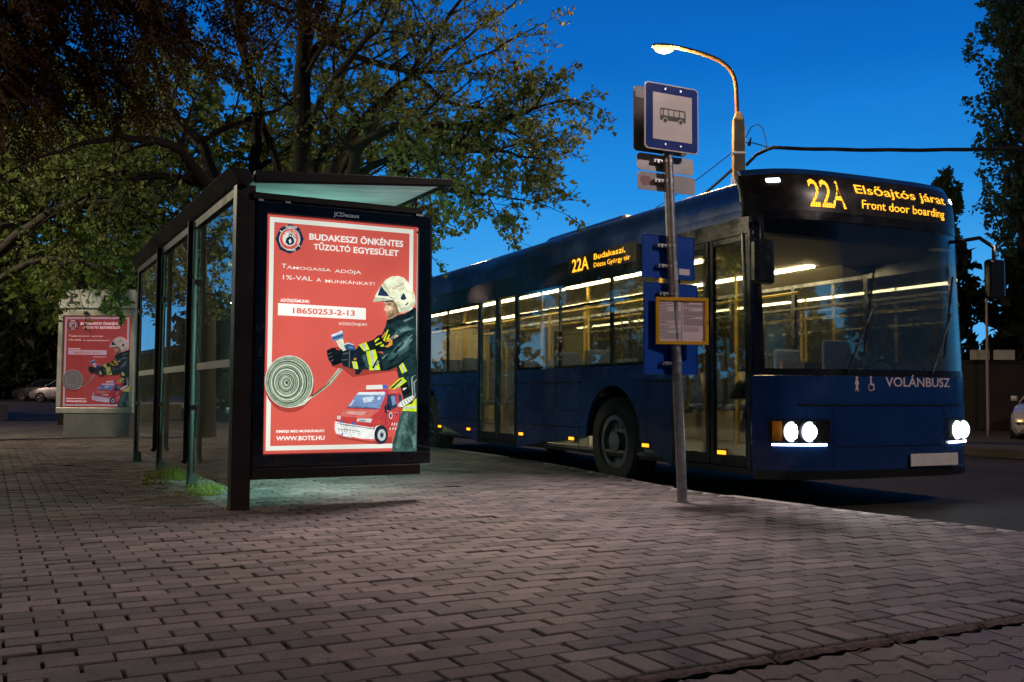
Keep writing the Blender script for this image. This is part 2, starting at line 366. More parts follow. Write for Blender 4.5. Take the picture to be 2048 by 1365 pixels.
# blocks left out where the shelter posts are cast in
V1, F1 = blocks(CX[keep], CY[keep], PX, PY, .012, .0075)
cx = np.arange(-3.0, 5.5, .107) + .037; cy = np.full(len(cx), -4.722)
W = SO2 + cx[:, None]*SB2 + cy[:, None]*SA2; k2 = W[:, 0] < kx_arr(W[:, 1]) - .1
V2, F2 = blocks(cx[k2], cy[k2], .107, .205, .012, .010)
struct(npmesh('pavement', np.r_[V1, V2], np.r_[F1, F2+len(V1)], M_BLOCK))
# wavy interlocking blocks beyond the edging strip
V = []; F = []; nv = 25
for r in range(0, 14):
    y0 = -4.93 - r*.1205
    for c in range(-14, 24):
        x0 = c*.232 + (.116 if r % 2 else 0) + .02
        top = []; z = random.gauss(0, .0018)-.004
        us = np.linspace(.004, .228, nv)
        wv = lambda x: .0125*math.sin(2*PI*x/.116)
        out = [(x0+u+.012, y0+wv(x0+u+.012)-.003) for u in us] + [(x0+u-.012, y0-.1205+wv(x0+u-.012)+.003) for u in us[::-1]]
        w = [sh2w(*p) for p in out]
        if w[0].y < 1.2: continue
        cxm = sum(p[0] for p in out)/len(out); cym = sum(p[1] for p in out)/len(out)
        o = len(V); tilt = random.gauss(0, .006)
        for s, zz in ((0, -.03), (0, -.005), (.03, 0)):
            for p in out:
                q = sh2w(p[0]+(cxm-p[0])*s, p[1]+(cym-p[1])*s*1.6); V.append((q.x, q.y, zz+z+tilt*(p[0]-cxm)))
        N_ = len(out)
        for l in (0, 1):
            for k in range(N_): j = (k+1) % N_; F.append((o+l*N_+k, o+l*N_+j, o+(l+1)*N_+j, o+(l+1)*N_+k))
        for k in range(nv-1): F.append((o+2*N_+k, o+2*N_+k+1, o+2*N_+N_-2-k, o+2*N_+N_-1-k))
struct(npmesh('wavy_pavement', V, F, block_mat('wavy_block', (.125, .10, .105), (.17, .138, .14))))
# worn edging strip between the two pavings, in broken lengths
V = []; F = []; x = -2.2
from mathutils import noise as mnoise
while x < 4.6:
    L_ = random.uniform(.35, .62); n = 26; o = len(V)
    for i in range(n+1):
        for k in range(7):
            t = k/6; u = x + (L_-.014)*i/n; e = min(i, n-i)/n
            yy = -4.882 + .054*t; zz = .012*math.sin(PI*t)**.6 - .012
            nz = mnoise.noise((u*22, yy*30, 3.1))*.006 + mnoise.noise((u*60, yy*60, 1.1))*.004
            zz += nz - (.014 if e < .03 else 0)
            q = sh2w(u, yy + mnoise.noise((u*14, k*.4, 9))*.006); V.append((q.x, q.y, zz))
    for i in range(n):
        for k in range(6): a = o+i*7+k; F.append((a, a+7, a+8, a+1))
    x += L_
struct(npmesh('edging_kerb', V, F, pmat('worn_concrete', (.15, .105, .09), .95, var=.5, scale=40, bump=.8, bscale=220)))
# dead leaves and grit scattered over the paving
rgl = np.random.default_rng(12); n_ = 260
lx = rgl.uniform(-5.5, 3.2, n_); ly = rgl.uniform(2.0, 13.0, n_); ok_ = lx < kx_arr(ly)-.2; lx, ly = lx[ok_], ly[ok_]; V = []; 
for a, b_ in zip(lx, ly):
    t = rgl.uniform(0, 2*PI); s = rgl.uniform(.006, .019); w = s*rgl.uniform(.3, .7); c_, s_ = math.cos(t), math.sin(t); z = .004
    for u, v, dz in ((-s, 0, 0), (0, w, .004), (s, 0, .001), (0, -w, .003)): V.append((a+u*c_-v*s_, b_+u*s_+v*c_, z+dz*rgl.uniform(.3, 1.4)))
lt = npmesh('leaf_litter', V, np.arange(len(V)).reshape(-1, 4), pmat('dead_leaf', (.07, .045, .025), .9, var=.6, scale=3)); lt['kind'] = 'stuff'
# kerb stones
mk = pmat('kerb_stone', (.36, .33, .31), .85, var=.3, scale=8, bump=.5, bscale=120)
mb = MB(); acc = 0; seg = []
KF = smooth_line(KERB, 24)
i = 0
while i < len(KF)-2:
    j = i; ln = 0; tgt = random.uniform(.75, 1.0)
    while j < len(KF)-1 and ln < tgt: ln += (KF[j+1]-KF[j]).length; j += 1
    a = KF[i]; b = KF[j]
    if b.y < 32 and a.y > -2:
        d = (b-a).normalized(); nrm = Vector((d.y, -d.x)); a2 = a + d*.004; b2 = b - d*.004
        dz = random.gauss(0, .004); off = random.gauss(0, .006)
        c = [a2 - nrm*(.12-off), b2 - nrm*(.12-off), b2 + nrm*off, a2 + nrm*off]
        mb.hexa([(*p, -.2) for p in c] + [(*p, -.004+dz) for p in c])
    i = j
struct(mb.build('kerb', mk, bevel=.014))
POSTER=[('navy',[(0.457,2.032),(0.427,1.948),(0.35,1.909),(0.273,1.936),(0.24,2.014),(0.27,2.097),(0.346,2.137),(0.424,2.11)]),
('pale',[(0.269,2.079),(0.273,2.084),(0.306,2.062),(0.302,2.057)]),
('pale',[(0.427,2.088),(0.432,2.093),(0.403,2.067),(0.399,2.062)]),
('pale',[(0.274,1.952),(0.278,1.957),(0.311,1.987),(0.306,1.982)]),
('pale',[(0.428,1.967),(0.432,1.972),(0.401,1.997),(0.397,1.992)]),
('pale',[(0.428,2.028),(0.428,2.014),(0.425,2.001),(0.42,1.989),(0.414,1.977),(0.406,1.966),(0.396,1.957),(0.386,1.949),(0.374,1.943),(0.362,1.939),(0.349,1.937),(0.337,1.937),(0.325,1.939),(0.313,1.944),(0.302,1.95),(0.293,1.957),(0.284,1.967),(0.278,1.978),(0.273,1.989),(0.269,2.002),(0.268,2.015),(0.269,2.028),(0.272,2.041),(0.276,2.054),(0.282,2.065),(0.29,2.076),(0.3,2.086),(0.31,2.093),(0.322,2.099),(0.334,2.103),(0.346,2.106),(0.359,2.106),(0.371,2.104),(0.383,2.099),(0.394,2.093),(0.404,2.086),(0.412,2.076),(0.419,2.065),(0.424,2.054),(0.427,2.041)]),
('red',[(0.424,2.027),(0.423,2.015),(0.421,2.002),(0.416,1.99),(0.41,1.979),(0.403,1.969),(0.394,1.96),(0.384,1.953),(0.373,1.947),(0.361,1.943),(0.349,1.942),(0.338,1.942),(0.326,1.944),(0.315,1.948),(0.305,1.953),(0.296,1.961),(0.288,1.97),(0.282,1.98),(0.277,1.991),(0.274,2.003),(0.273,2.015),(0.273,2.028),(0.276,2.04),(0.28,2.052),(0.286,2.063),(0.294,2.073),(0.302,2.082),(0.312,2.09),(0.323,2.095),(0.335,2.099),(0.346,2.101),(0.358,2.101),(0.37,2.099),(0.381,2.095),(0.391,2.09),(0.401,2.082),(0.408,2.073),(0.415,2.063),(0.42,2.052),(0.423,2.04)]),
('pale',[(0.398,2.024),(0.397,2.015),(0.396,2.007),(0.393,1.999),(0.389,1.992),(0.384,1.985),(0.378,1.979),(0.371,1.975),(0.364,1.971),(0.357,1.968),(0.349,1.967),(0.341,1.967),(0.333,1.969),(0.326,1.971),(0.319,1.975),(0.313,1.98),(0.308,1.986),(0.304,1.992),(0.301,2.0),(0.299,2.008),(0.298,2.016),(0.299,2.024),(0.3,2.032),(0.303,2.04),(0.307,2.047),(0.312,2.054),(0.318,2.06),(0.324,2.065),(0.332,2.069),(0.339,2.071),(0.347,2.072),(0.355,2.072),(0.362,2.071),(0.37,2.069),(0.377,2.065),(0.383,2.06),(0.388,2.054),(0.392,2.047),(0.395,2.04),(0.397,2.032)]),
('navy',[(0.315,1.993),(0.322,2.024),(0.339,2.04),(0.34,2.06),(0.353,2.067),(0.364,2.056),(0.363,2.041),(0.378,2.028),(0.385,2.0),(0.37,1.981),(0.34,1.974)]),
('pale',[(0.344,2.054),(0.356,2.055),(0.358,2.043),(0.346,2.041)]),
('pale',[(0.339,2.01),(0.354,2.026),(0.363,2.001),(0.349,1.985)]),
('navy',[(0.364,2.065),(0.371,2.062),(0.369,2.053),(0.362,2.056)]),
('navy',[(0.372,2.056),(0.379,2.054),(0.376,2.045),(0.37,2.047)]),
('navy',[(0.379,2.048),(0.387,2.046),(0.384,2.036),(0.378,2.039)]),
('navy',[(0.387,2.04),(0.395,2.037),(0.392,2.028),(0.386,2.03)]),
('white',[(0.268,1.531),(0.96,1.524),(0.961,1.433),(0.268,1.44)]),
('shadow',[(0.555,0.916),(0.554,0.883),(0.547,0.852),(0.536,0.822),(0.521,0.794),(0.502,0.77),(0.48,0.749),(0.455,0.732),(0.428,0.72),(0.399,0.713),(0.37,0.71),(0.341,0.713),(0.312,0.721),(0.285,0.733),(0.26,0.749),(0.238,0.77),(0.219,0.794),(0.203,0.821),(0.192,0.85),(0.184,0.881),(0.181,0.912),(0.183,0.944),(0.189,0.975),(0.2,1.004),(0.214,1.032),(0.232,1.056),(0.254,1.077),(0.278,1.094),(0.305,1.107),(0.333,1.115),(0.363,1.118),(0.392,1.116),(0.421,1.11),(0.448,1.098),(0.474,1.081),(0.497,1.061),(0.517,1.037),(0.533,1.009),(0.545,0.979),(0.553,0.948)]),
('pale2',[(0.549,0.945),(0.547,0.913),(0.54,0.883),(0.53,0.854),(0.515,0.828),(0.496,0.804),(0.474,0.784),(0.449,0.768),(0.422,0.756),(0.394,0.749),(0.365,0.746),(0.336,0.749),(0.308,0.756),(0.282,0.768),(0.257,0.784),(0.235,0.804),(0.216,0.827),(0.201,0.853),(0.189,0.881),(0.182,0.91),(0.179,0.941),(0.181,0.971),(0.187,1.001),(0.197,1.029),(0.212,1.055),(0.23,1.079),(0.251,1.099),(0.275,1.116),(0.302,1.128),(0.329,1.136),(0.358,1.139),(0.387,1.137),(0.416,1.131),(0.443,1.12),(0.468,1.104),(0.491,1.084),(0.511,1.061),(0.527,1.034),(0.538,1.006),(0.546,0.976)]),
('hose3',[(0.538,0.944),(0.537,0.914),(0.53,0.884),(0.52,0.857),(0.506,0.831),(0.488,0.808),(0.467,0.789),(0.444,0.773),(0.418,0.762),(0.391,0.755),(0.364,0.753),(0.336,0.755),(0.309,0.762),(0.284,0.773),(0.26,0.789),(0.239,0.808),(0.221,0.83),(0.207,0.855),(0.196,0.882),(0.189,0.911),(0.186,0.94),(0.188,0.969),(0.194,0.998),(0.203,1.025),(0.217,1.051),(0.234,1.073),(0.255,1.093),(0.278,1.109),(0.303,1.121),(0.329,1.128),(0.357,1.131),(0.385,1.13),(0.412,1.123),(0.438,1.112),(0.462,1.097),(0.483,1.078),(0.502,1.056),(0.517,1.03),(0.528,1.003),(0.536,0.974)]),
('hose1',[(0.533,0.944),(0.532,0.914),(0.526,0.885),(0.516,0.858),(0.502,0.833),(0.484,0.81),(0.464,0.791),(0.44,0.776),(0.415,0.765),(0.389,0.758),(0.362,0.756),(0.335,0.758),(0.309,0.765),(0.284,0.776),(0.261,0.791),(0.24,0.81),(0.222,0.832),(0.208,0.856),(0.197,0.883),(0.19,0.911),(0.188,0.94),(0.189,0.969),(0.195,0.997),(0.205,1.024),(0.218,1.049),(0.235,1.071),(0.255,1.091),(0.278,1.106),(0.302,1.118),(0.328,1.125),(0.355,1.128),(0.383,1.127),(0.409,1.12),(0.435,1.11),(0.458,1.095),(0.48,1.076),(0.498,1.054),(0.513,1.029),(0.524,1.002),(0.531,0.973)]),
('pale2',[(0.509,0.814),(0.644,0.917),(0.763,1.068),(0.8,1.065),(0.692,0.933),(0.541,0.826),(0.479,0.768),(0.4,0.749)]),
('hose3',[(0.533,0.834),(0.652,0.924),(0.776,1.066),(0.784,1.067),(0.66,0.92),(0.541,0.829)]),
('hose1',[(0.545,0.83),(0.692,0.948),(0.79,1.066),(0.8,1.065),(0.692,0.931),(0.549,0.822)]),
('hose3',[(0.515,0.942),(0.514,0.915),(0.508,0.888),(0.499,0.863),(0.486,0.839),(0.47,0.819),(0.451,0.801),(0.43,0.787),(0.406,0.776),(0.382,0.77),(0.357,0.768),(0.332,0.77),(0.308,0.776),(0.285,0.787),(0.263,0.801),(0.244,0.818),(0.228,0.838),(0.215,0.861),(0.205,0.886),(0.199,0.912),(0.196,0.938),(0.198,0.965),(0.203,0.991),(0.212,1.016),(0.224,1.039),(0.24,1.06),(0.258,1.078),(0.279,1.092),(0.302,1.103),(0.326,1.11),(0.351,1.113),(0.376,1.111),(0.401,1.105),(0.424,1.095),(0.446,1.082),(0.466,1.064),(0.482,1.044),(0.496,1.021),(0.506,0.996),(0.513,0.969)]),
('pale2',[(0.51,0.941),(0.509,0.914),(0.503,0.888),(0.494,0.864),(0.482,0.841),(0.466,0.821),(0.447,0.803),(0.427,0.789),(0.404,0.779),(0.38,0.773),(0.356,0.771),(0.332,0.773),(0.308,0.779),(0.285,0.789),(0.265,0.803),(0.246,0.82),(0.23,0.84),(0.217,0.862),(0.207,0.886),(0.201,0.912),(0.199,0.938),(0.2,0.964),(0.205,0.989),(0.214,1.014),(0.226,1.036),(0.241,1.057),(0.259,1.074),(0.28,1.088),(0.302,1.099),(0.326,1.105),(0.35,1.108),(0.374,1.106),(0.398,1.101),(0.421,1.091),(0.443,1.078),(0.462,1.061),(0.478,1.041),(0.491,1.018),(0.501,0.994),(0.508,0.968)]),
('hose2',[(0.504,0.939),(0.503,0.914),(0.497,0.888),(0.489,0.864),(0.476,0.842),(0.461,0.822),(0.443,0.806),(0.423,0.792),(0.401,0.782),(0.378,0.776),(0.355,0.774),(0.331,0.776),(0.308,0.782),(0.286,0.792),(0.266,0.805),(0.248,0.822),(0.232,0.841),(0.22,0.863),(0.211,0.886),(0.205,0.911),(0.202,0.936),(0.204,0.962),(0.209,0.987),(0.217,1.01),(0.229,1.032),(0.244,1.052),(0.261,1.069),(0.281,1.083),(0.302,1.093),(0.325,1.099),(0.349,1.102),(0.373,1.1),(0.396,1.095),(0.418,1.085),(0.439,1.072),(0.457,1.056),(0.473,1.036),(0.486,1.014),(0.496,0.99),(0.502,0.965)]),
('hose3',[(0.498,0.94),(0.496,0.915),(0.491,0.891),(0.483,0.868),(0.471,0.847),(0.457,0.828),(0.439,0.812),(0.42,0.799),(0.399,0.79),(0.377,0.784),(0.355,0.782),(0.332,0.784),(0.31,0.789),(0.289,0.799),(0.27,0.812),(0.252,0.827),(0.237,0.846),(0.225,0.867),(0.216,0.889),(0.211,0.913),(0.208,0.937),(0.21,0.961),(0.214,0.985),(0.223,1.008),(0.234,1.029),(0.248,1.048),(0.265,1.064),(0.284,1.077),(0.304,1.087),(0.326,1.093),(0.349,1.096),(0.372,1.094),(0.394,1.089),(0.415,1.08),(0.435,1.067),(0.453,1.051),(0.468,1.033),(0.481,1.012),(0.49,0.989),(0.496,0.965)]),
('hose1',[(0.493,0.939),(0.491,0.915),(0.486,0.892),(0.478,0.869),(0.467,0.848),(0.453,0.83),(0.436,0.814),(0.417,0.802),(0.397,0.792),(0.375,0.787),(0.353,0.785),(0.331,0.787),(0.31,0.792),(0.289,0.801),(0.271,0.814),(0.254,0.829),(0.239,0.847),(0.227,0.868),(0.219,0.89),(0.213,0.913),(0.211,0.936),(0.212,0.96),(0.217,0.983),(0.225,1.005),(0.236,1.026),(0.25,1.044),(0.266,1.06),(0.284,1.073),(0.305,1.083),(0.326,1.089),(0.348,1.091),(0.37,1.09),(0.392,1.084),(0.412,1.076),(0.432,1.063),(0.449,1.048),(0.464,1.03),(0.476,1.009),(0.485,0.987),(0.49,0.963)]),
('hose3',[(0.479,0.939),(0.478,0.917),(0.473,0.895),(0.466,0.874),(0.455,0.855),(0.442,0.838),(0.427,0.824),(0.41,0.812),(0.391,0.803),(0.371,0.798),(0.351,0.796),(0.331,0.798),(0.311,0.803),(0.293,0.812),(0.275,0.823),(0.26,0.837),(0.246,0.854),(0.236,0.873),(0.228,0.893),(0.223,0.915),(0.221,0.936),(0.222,0.958),(0.226,0.98),(0.233,1.0),(0.243,1.019),(0.256,1.036),(0.271,1.051),(0.288,1.063),(0.306,1.072),(0.326,1.077),(0.346,1.079),(0.366,1.078),(0.386,1.073),(0.405,1.065),(0.423,1.054),(0.439,1.039),(0.452,1.023),(0.463,1.004),(0.472,0.983),(0.477,0.961)]),
('pale2',[(0.474,0.938),(0.472,0.917),(0.468,0.895),(0.461,0.875),(0.451,0.857),(0.438,0.84),(0.423,0.826),(0.407,0.815),(0.389,0.806),(0.37,0.801),(0.35,0.799),(0.33,0.801),(0.311,0.806),(0.293,0.814),(0.276,0.825),(0.261,0.839),(0.248,0.856),(0.238,0.874),(0.23,0.894),(0.225,0.914),(0.223,0.936),(0.224,0.957),(0.229,0.978),(0.236,0.998),(0.245,1.016),(0.258,1.033),(0.272,1.047),(0.289,1.059),(0.307,1.067),(0.325,1.073),(0.345,1.075),(0.365,1.073),(0.384,1.069),(0.402,1.061),(0.419,1.05),(0.435,1.036),(0.448,1.02),(0.459,1.001),(0.467,0.981),(0.472,0.96)]),
('hose3',[(0.461,0.938),(0.46,0.918),(0.456,0.899),(0.45,0.881),(0.441,0.864),(0.429,0.849),(0.416,0.836),(0.4,0.826),(0.384,0.818),(0.366,0.813),(0.349,0.812),(0.331,0.813),(0.313,0.818),(0.297,0.825),(0.281,0.835),(0.268,0.848),(0.256,0.863),(0.246,0.879),(0.239,0.897),(0.235,0.916),(0.233,0.936),(0.234,0.955),(0.238,0.974),(0.244,0.993),(0.253,1.009),(0.264,1.024),(0.278,1.037),(0.293,1.048),(0.309,1.056),(0.326,1.061),(0.344,1.062),(0.362,1.061),(0.38,1.057),(0.396,1.05),(0.412,1.04),(0.426,1.027),(0.438,1.012),(0.448,0.995),(0.455,0.977),(0.46,0.958)]),
('hose1',[(0.456,0.937),(0.455,0.918),(0.452,0.9),(0.445,0.882),(0.436,0.865),(0.425,0.851),(0.412,0.838),(0.397,0.828),(0.381,0.821),(0.365,0.816),(0.347,0.815),(0.33,0.816),(0.313,0.821),(0.297,0.828),(0.282,0.838),(0.269,0.85),(0.258,0.864),(0.248,0.88),(0.242,0.898),(0.237,0.916),(0.236,0.935),(0.237,0.954),(0.24,0.972),(0.246,0.99),(0.255,1.006),(0.266,1.021),(0.279,1.033),(0.293,1.044),(0.309,1.051),(0.326,1.056),(0.343,1.058),(0.36,1.057),(0.377,1.052),(0.394,1.045),(0.409,1.036),(0.422,1.023),(0.434,1.009),(0.443,0.993),(0.45,0.975),(0.455,0.956)]),
('hose2',[(0.45,0.936),(0.449,0.917),(0.446,0.899),(0.44,0.882),(0.431,0.867),(0.421,0.852),(0.408,0.84),(0.394,0.831),(0.379,0.824),(0.363,0.819),(0.346,0.818),(0.33,0.819),(0.313,0.823),(0.298,0.83),(0.284,0.84),(0.271,0.852),(0.26,0.866),(0.251,0.881),(0.245,0.898),(0.241,0.915),(0.239,0.934),(0.24,0.952),(0.244,0.97),(0.249,0.986),(0.258,1.002),(0.268,1.016),(0.28,1.028),(0.294,1.038),(0.309,1.045),(0.325,1.05),(0.342,1.052),(0.359,1.05),(0.375,1.046),(0.39,1.04),(0.405,1.03),(0.418,1.019),(0.429,1.005),(0.438,0.989),(0.445,0.972),(0.449,0.954)]),
('hose3',[(0.444,0.937),(0.443,0.92),(0.44,0.903),(0.434,0.887),(0.426,0.873),(0.416,0.859),(0.404,0.848),(0.391,0.839),(0.377,0.833),(0.362,0.828),(0.346,0.827),(0.33,0.828),(0.315,0.832),(0.301,0.839),(0.287,0.848),(0.275,0.859),(0.265,0.872),(0.257,0.886),(0.251,0.902),(0.247,0.918),(0.245,0.935),(0.246,0.952),(0.249,0.969),(0.255,0.985),(0.263,0.999),(0.273,1.012),(0.284,1.024),(0.297,1.033),(0.311,1.04),(0.327,1.044),(0.342,1.045),(0.358,1.044),(0.373,1.041),(0.388,1.034),(0.401,1.026),(0.413,1.015),(0.424,1.002),(0.432,0.987),(0.439,0.971),(0.443,0.954)]),
('pale2',[(0.439,0.936),(0.438,0.92),(0.435,0.904),(0.429,0.888),(0.422,0.874),(0.412,0.861),(0.401,0.851),(0.388,0.842),(0.374,0.835),(0.36,0.832),(0.345,0.83),(0.33,0.831),(0.315,0.835),(0.301,0.841),(0.288,0.85),(0.277,0.861),(0.267,0.873),(0.259,0.887),(0.253,0.902),(0.249,0.918),(0.248,0.934),(0.249,0.951),(0.252,0.967),(0.257,0.982),(0.265,0.996),(0.274,1.009),(0.285,1.02),(0.298,1.029),(0.312,1.035),(0.326,1.039),(0.341,1.041),(0.356,1.04),(0.371,1.036),(0.385,1.03),(0.398,1.022),(0.409,1.011),(0.419,0.998),(0.428,0.984),(0.434,0.969),(0.438,0.953)]),
('hose3',[(0.428,0.936),(0.428,0.922),(0.425,0.907),(0.42,0.893),(0.413,0.881),(0.404,0.869),(0.394,0.86),(0.383,0.852),(0.371,0.846),(0.358,0.843),(0.344,0.842),(0.331,0.843),(0.318,0.846),(0.305,0.852),(0.294,0.859),(0.284,0.869),(0.275,0.88),(0.267,0.892),(0.262,0.906),(0.259,0.92),(0.257,0.935),(0.258,0.949),(0.261,0.963),(0.266,0.977),(0.273,0.99),(0.281,1.001),(0.291,1.011),(0.302,1.018),(0.315,1.024),(0.327,1.028),(0.341,1.029),(0.354,1.028),(0.367,1.025),(0.38,1.02),(0.392,1.012),(0.402,1.003),(0.411,0.992),(0.418,0.979),(0.424,0.965),(0.427,0.951)]),
('hose1',[(0.423,0.935),(0.423,0.921),(0.42,0.908),(0.415,0.894),(0.409,0.882),(0.4,0.871),(0.391,0.862),(0.38,0.855),(0.368,0.849),(0.356,0.846),(0.343,0.845),(0.33,0.846),(0.318,0.849),(0.306,0.854),(0.295,0.862),(0.285,0.871),(0.277,0.881),(0.27,0.893),(0.265,0.906),(0.261,0.92),(0.26,0.934),(0.261,0.948),(0.264,0.962),(0.268,0.975),(0.275,0.987),(0.283,0.997),(0.292,1.007),(0.303,1.014),(0.315,1.02),(0.327,1.023),(0.34,1.025),(0.353,1.024),(0.365,1.021),(0.377,1.015),(0.388,1.008),(0.398,0.999),(0.407,0.988),(0.414,0.976),(0.419,0.963),(0.422,0.95)]),
('hose3',[(0.414,0.936),(0.413,0.924),(0.41,0.912),(0.406,0.9),(0.401,0.889),(0.393,0.88),(0.385,0.872),(0.375,0.865),(0.365,0.86),(0.354,0.857),(0.343,0.856),(0.332,0.857),(0.321,0.86),(0.311,0.865),(0.301,0.871),(0.292,0.879),(0.285,0.888),(0.279,0.899),(0.274,0.91),(0.272,0.922),(0.271,0.935),(0.271,0.947),(0.274,0.959),(0.278,0.971),(0.283,0.981),(0.29,0.991),(0.299,0.999),(0.308,1.006),(0.318,1.01),(0.329,1.013),(0.34,1.015),(0.351,1.014),(0.362,1.011),(0.373,1.006),(0.383,1.0),(0.391,0.992),(0.399,0.983),(0.405,0.972),(0.41,0.961),(0.412,0.949)]),
('pale2',[(0.408,0.935),(0.408,0.923),(0.406,0.912),(0.402,0.901),(0.396,0.891),(0.389,0.882),(0.381,0.874),(0.373,0.868),(0.363,0.863),(0.352,0.86),(0.342,0.859),(0.331,0.86),(0.321,0.863),(0.311,0.867),(0.302,0.873),(0.294,0.881),(0.287,0.89),(0.281,0.9),(0.277,0.911),(0.274,0.922),(0.273,0.934),(0.274,0.946),(0.276,0.957),(0.28,0.968),(0.285,0.978),(0.292,0.987),(0.3,0.995),(0.309,1.001),(0.318,1.006),(0.329,1.009),(0.339,1.01),(0.35,1.009),(0.36,1.007),(0.37,1.002),(0.379,0.996),(0.388,0.989),(0.395,0.98),(0.4,0.97),(0.405,0.959),(0.407,0.947)]),
('hose2',[(0.403,0.934),(0.402,0.923),(0.4,0.912),(0.396,0.901),(0.391,0.892),(0.385,0.883),(0.378,0.876),(0.369,0.87),(0.36,0.866),(0.351,0.863),(0.341,0.862),(0.331,0.863),(0.321,0.866),(0.312,0.87),(0.304,0.876),(0.296,0.883),(0.289,0.891),(0.284,0.901),(0.28,0.911),(0.278,0.921),(0.277,0.932),(0.277,0.943),(0.279,0.954),(0.283,0.965),(0.288,0.974),(0.294,0.983),(0.301,0.99),(0.31,0.996),(0.319,1.0),(0.328,1.003),(0.338,1.004),(0.348,1.003),(0.358,1.001),(0.367,0.997),(0.375,0.991),(0.383,0.984),(0.39,0.975),(0.395,0.966),(0.399,0.956),(0.402,0.945)]),
('hose3',[(0.399,0.936),(0.399,0.926),(0.397,0.916),(0.394,0.906),(0.389,0.897),(0.383,0.89),(0.376,0.883),(0.368,0.877),(0.36,0.873),(0.351,0.871),(0.342,0.87),(0.333,0.871),(0.324,0.873),(0.316,0.877),(0.308,0.882),(0.301,0.889),(0.295,0.897),(0.29,0.905),(0.286,0.915),(0.284,0.925),(0.283,0.935),(0.283,0.945),(0.285,0.955),(0.289,0.964),(0.293,0.973),(0.299,0.981),(0.306,0.988),(0.313,0.993),(0.322,0.997),(0.331,1.0),(0.34,1.001),(0.349,1.0),(0.358,0.998),(0.366,0.994),(0.374,0.989),(0.381,0.982),(0.388,0.974),(0.392,0.966),(0.396,0.956),(0.399,0.946)]),
('hose1',[(0.394,0.935),(0.394,0.926),(0.392,0.916),(0.389,0.907),(0.385,0.899),(0.379,0.891),(0.373,0.885),(0.365,0.88),(0.358,0.876),(0.349,0.874),(0.341,0.873),(0.332,0.874),(0.324,0.876),(0.316,0.88),(0.309,0.885),(0.302,0.891),(0.297,0.898),(0.292,0.906),(0.289,0.915),(0.286,0.924),(0.286,0.934),(0.286,0.944),(0.288,0.953),(0.291,0.962),(0.295,0.97),(0.301,0.978),(0.307,0.984),(0.314,0.989),(0.322,0.993),(0.33,0.995),(0.339,0.996),(0.347,0.996),(0.356,0.993),(0.364,0.99),(0.371,0.985),(0.378,0.979),(0.383,0.971),(0.388,0.963),(0.391,0.954),(0.393,0.945)]),
('hose3',[(0.386,0.936),(0.386,0.928),(0.384,0.92),(0.382,0.912),(0.378,0.905),(0.374,0.899),(0.368,0.894),(0.362,0.89),(0.356,0.887),(0.349,0.885),(0.342,0.884),(0.335,0.885),(0.328,0.886),(0.321,0.889),(0.315,0.894),(0.31,0.899),(0.305,0.905),(0.301,0.912),(0.298,0.919),(0.297,0.927),(0.296,0.935),(0.296,0.943),(0.298,0.951),(0.3,0.958),(0.304,0.965),(0.308,0.971),(0.314,0.977),(0.32,0.981),(0.326,0.984),(0.333,0.986),(0.34,0.987),(0.347,0.986),(0.354,0.985),(0.361,0.982),(0.367,0.977),(0.372,0.972),(0.377,0.966),(0.381,0.959),(0.384,0.952),(0.385,0.944)]),
('pale2',[(0.381,0.935),(0.381,0.928),(0.379,0.92),(0.377,0.913),(0.374,0.907),(0.37,0.901),(0.365,0.896),(0.359,0.892),(0.353,0.889),(0.347,0.888),(0.341,0.887),(0.334,0.888),(0.328,0.889),(0.322,0.892),(0.316,0.896),(0.311,0.901),(0.307,0.906),(0.304,0.913),(0.301,0.92),(0.299,0.927),(0.299,0.934),(0.299,0.942),(0.3,0.949),(0.303,0.956),(0.306,0.962),(0.31,0.968),(0.315,0.973),(0.32,0.977),(0.326,0.98),(0.332,0.982),(0.339,0.982),(0.345,0.982),(0.352,0.98),(0.358,0.977),(0.363,0.973),(0.368,0.969),(0.373,0.963),(0.376,0.957),(0.379,0.95),(0.38,0.943)]),
('hose3',[(0.374,0.935),(0.374,0.929),(0.373,0.923),(0.371,0.917),(0.368,0.912),(0.365,0.907),(0.361,0.903),(0.357,0.9),(0.352,0.897),(0.347,0.896),(0.342,0.895),(0.336,0.896),(0.331,0.897),(0.326,0.9),(0.322,0.903),(0.318,0.907),(0.314,0.911),(0.312,0.917),(0.309,0.922),(0.308,0.928),(0.308,0.934),(0.308,0.94),(0.309,0.946),(0.311,0.952),(0.314,0.957),(0.317,0.962),(0.321,0.966),(0.325,0.969),(0.33,0.972),(0.335,0.973),(0.34,0.974),(0.345,0.973),(0.351,0.972),(0.356,0.97),(0.36,0.967),(0.364,0.963),(0.368,0.958),(0.37,0.953),(0.373,0.947),(0.374,0.941)]),
('hose1',[(0.369,0.934),(0.369,0.929),(0.368,0.923),(0.366,0.918),(0.364,0.913),(0.361,0.909),(0.358,0.905),(0.354,0.902),(0.35,0.9),(0.345,0.899),(0.34,0.899),(0.336,0.899),(0.331,0.9),(0.327,0.902),(0.323,0.905),(0.319,0.909),(0.316,0.913),(0.314,0.918),(0.312,0.923),(0.311,0.928),(0.31,0.934),(0.311,0.939),(0.312,0.944),(0.313,0.95),(0.316,0.954),(0.319,0.959),(0.322,0.962),(0.326,0.965),(0.33,0.967),(0.335,0.969),(0.339,0.969),(0.344,0.969),(0.348,0.968),(0.353,0.966),(0.357,0.963),(0.36,0.959),(0.363,0.955),(0.366,0.95),(0.368,0.945),(0.369,0.94)]),
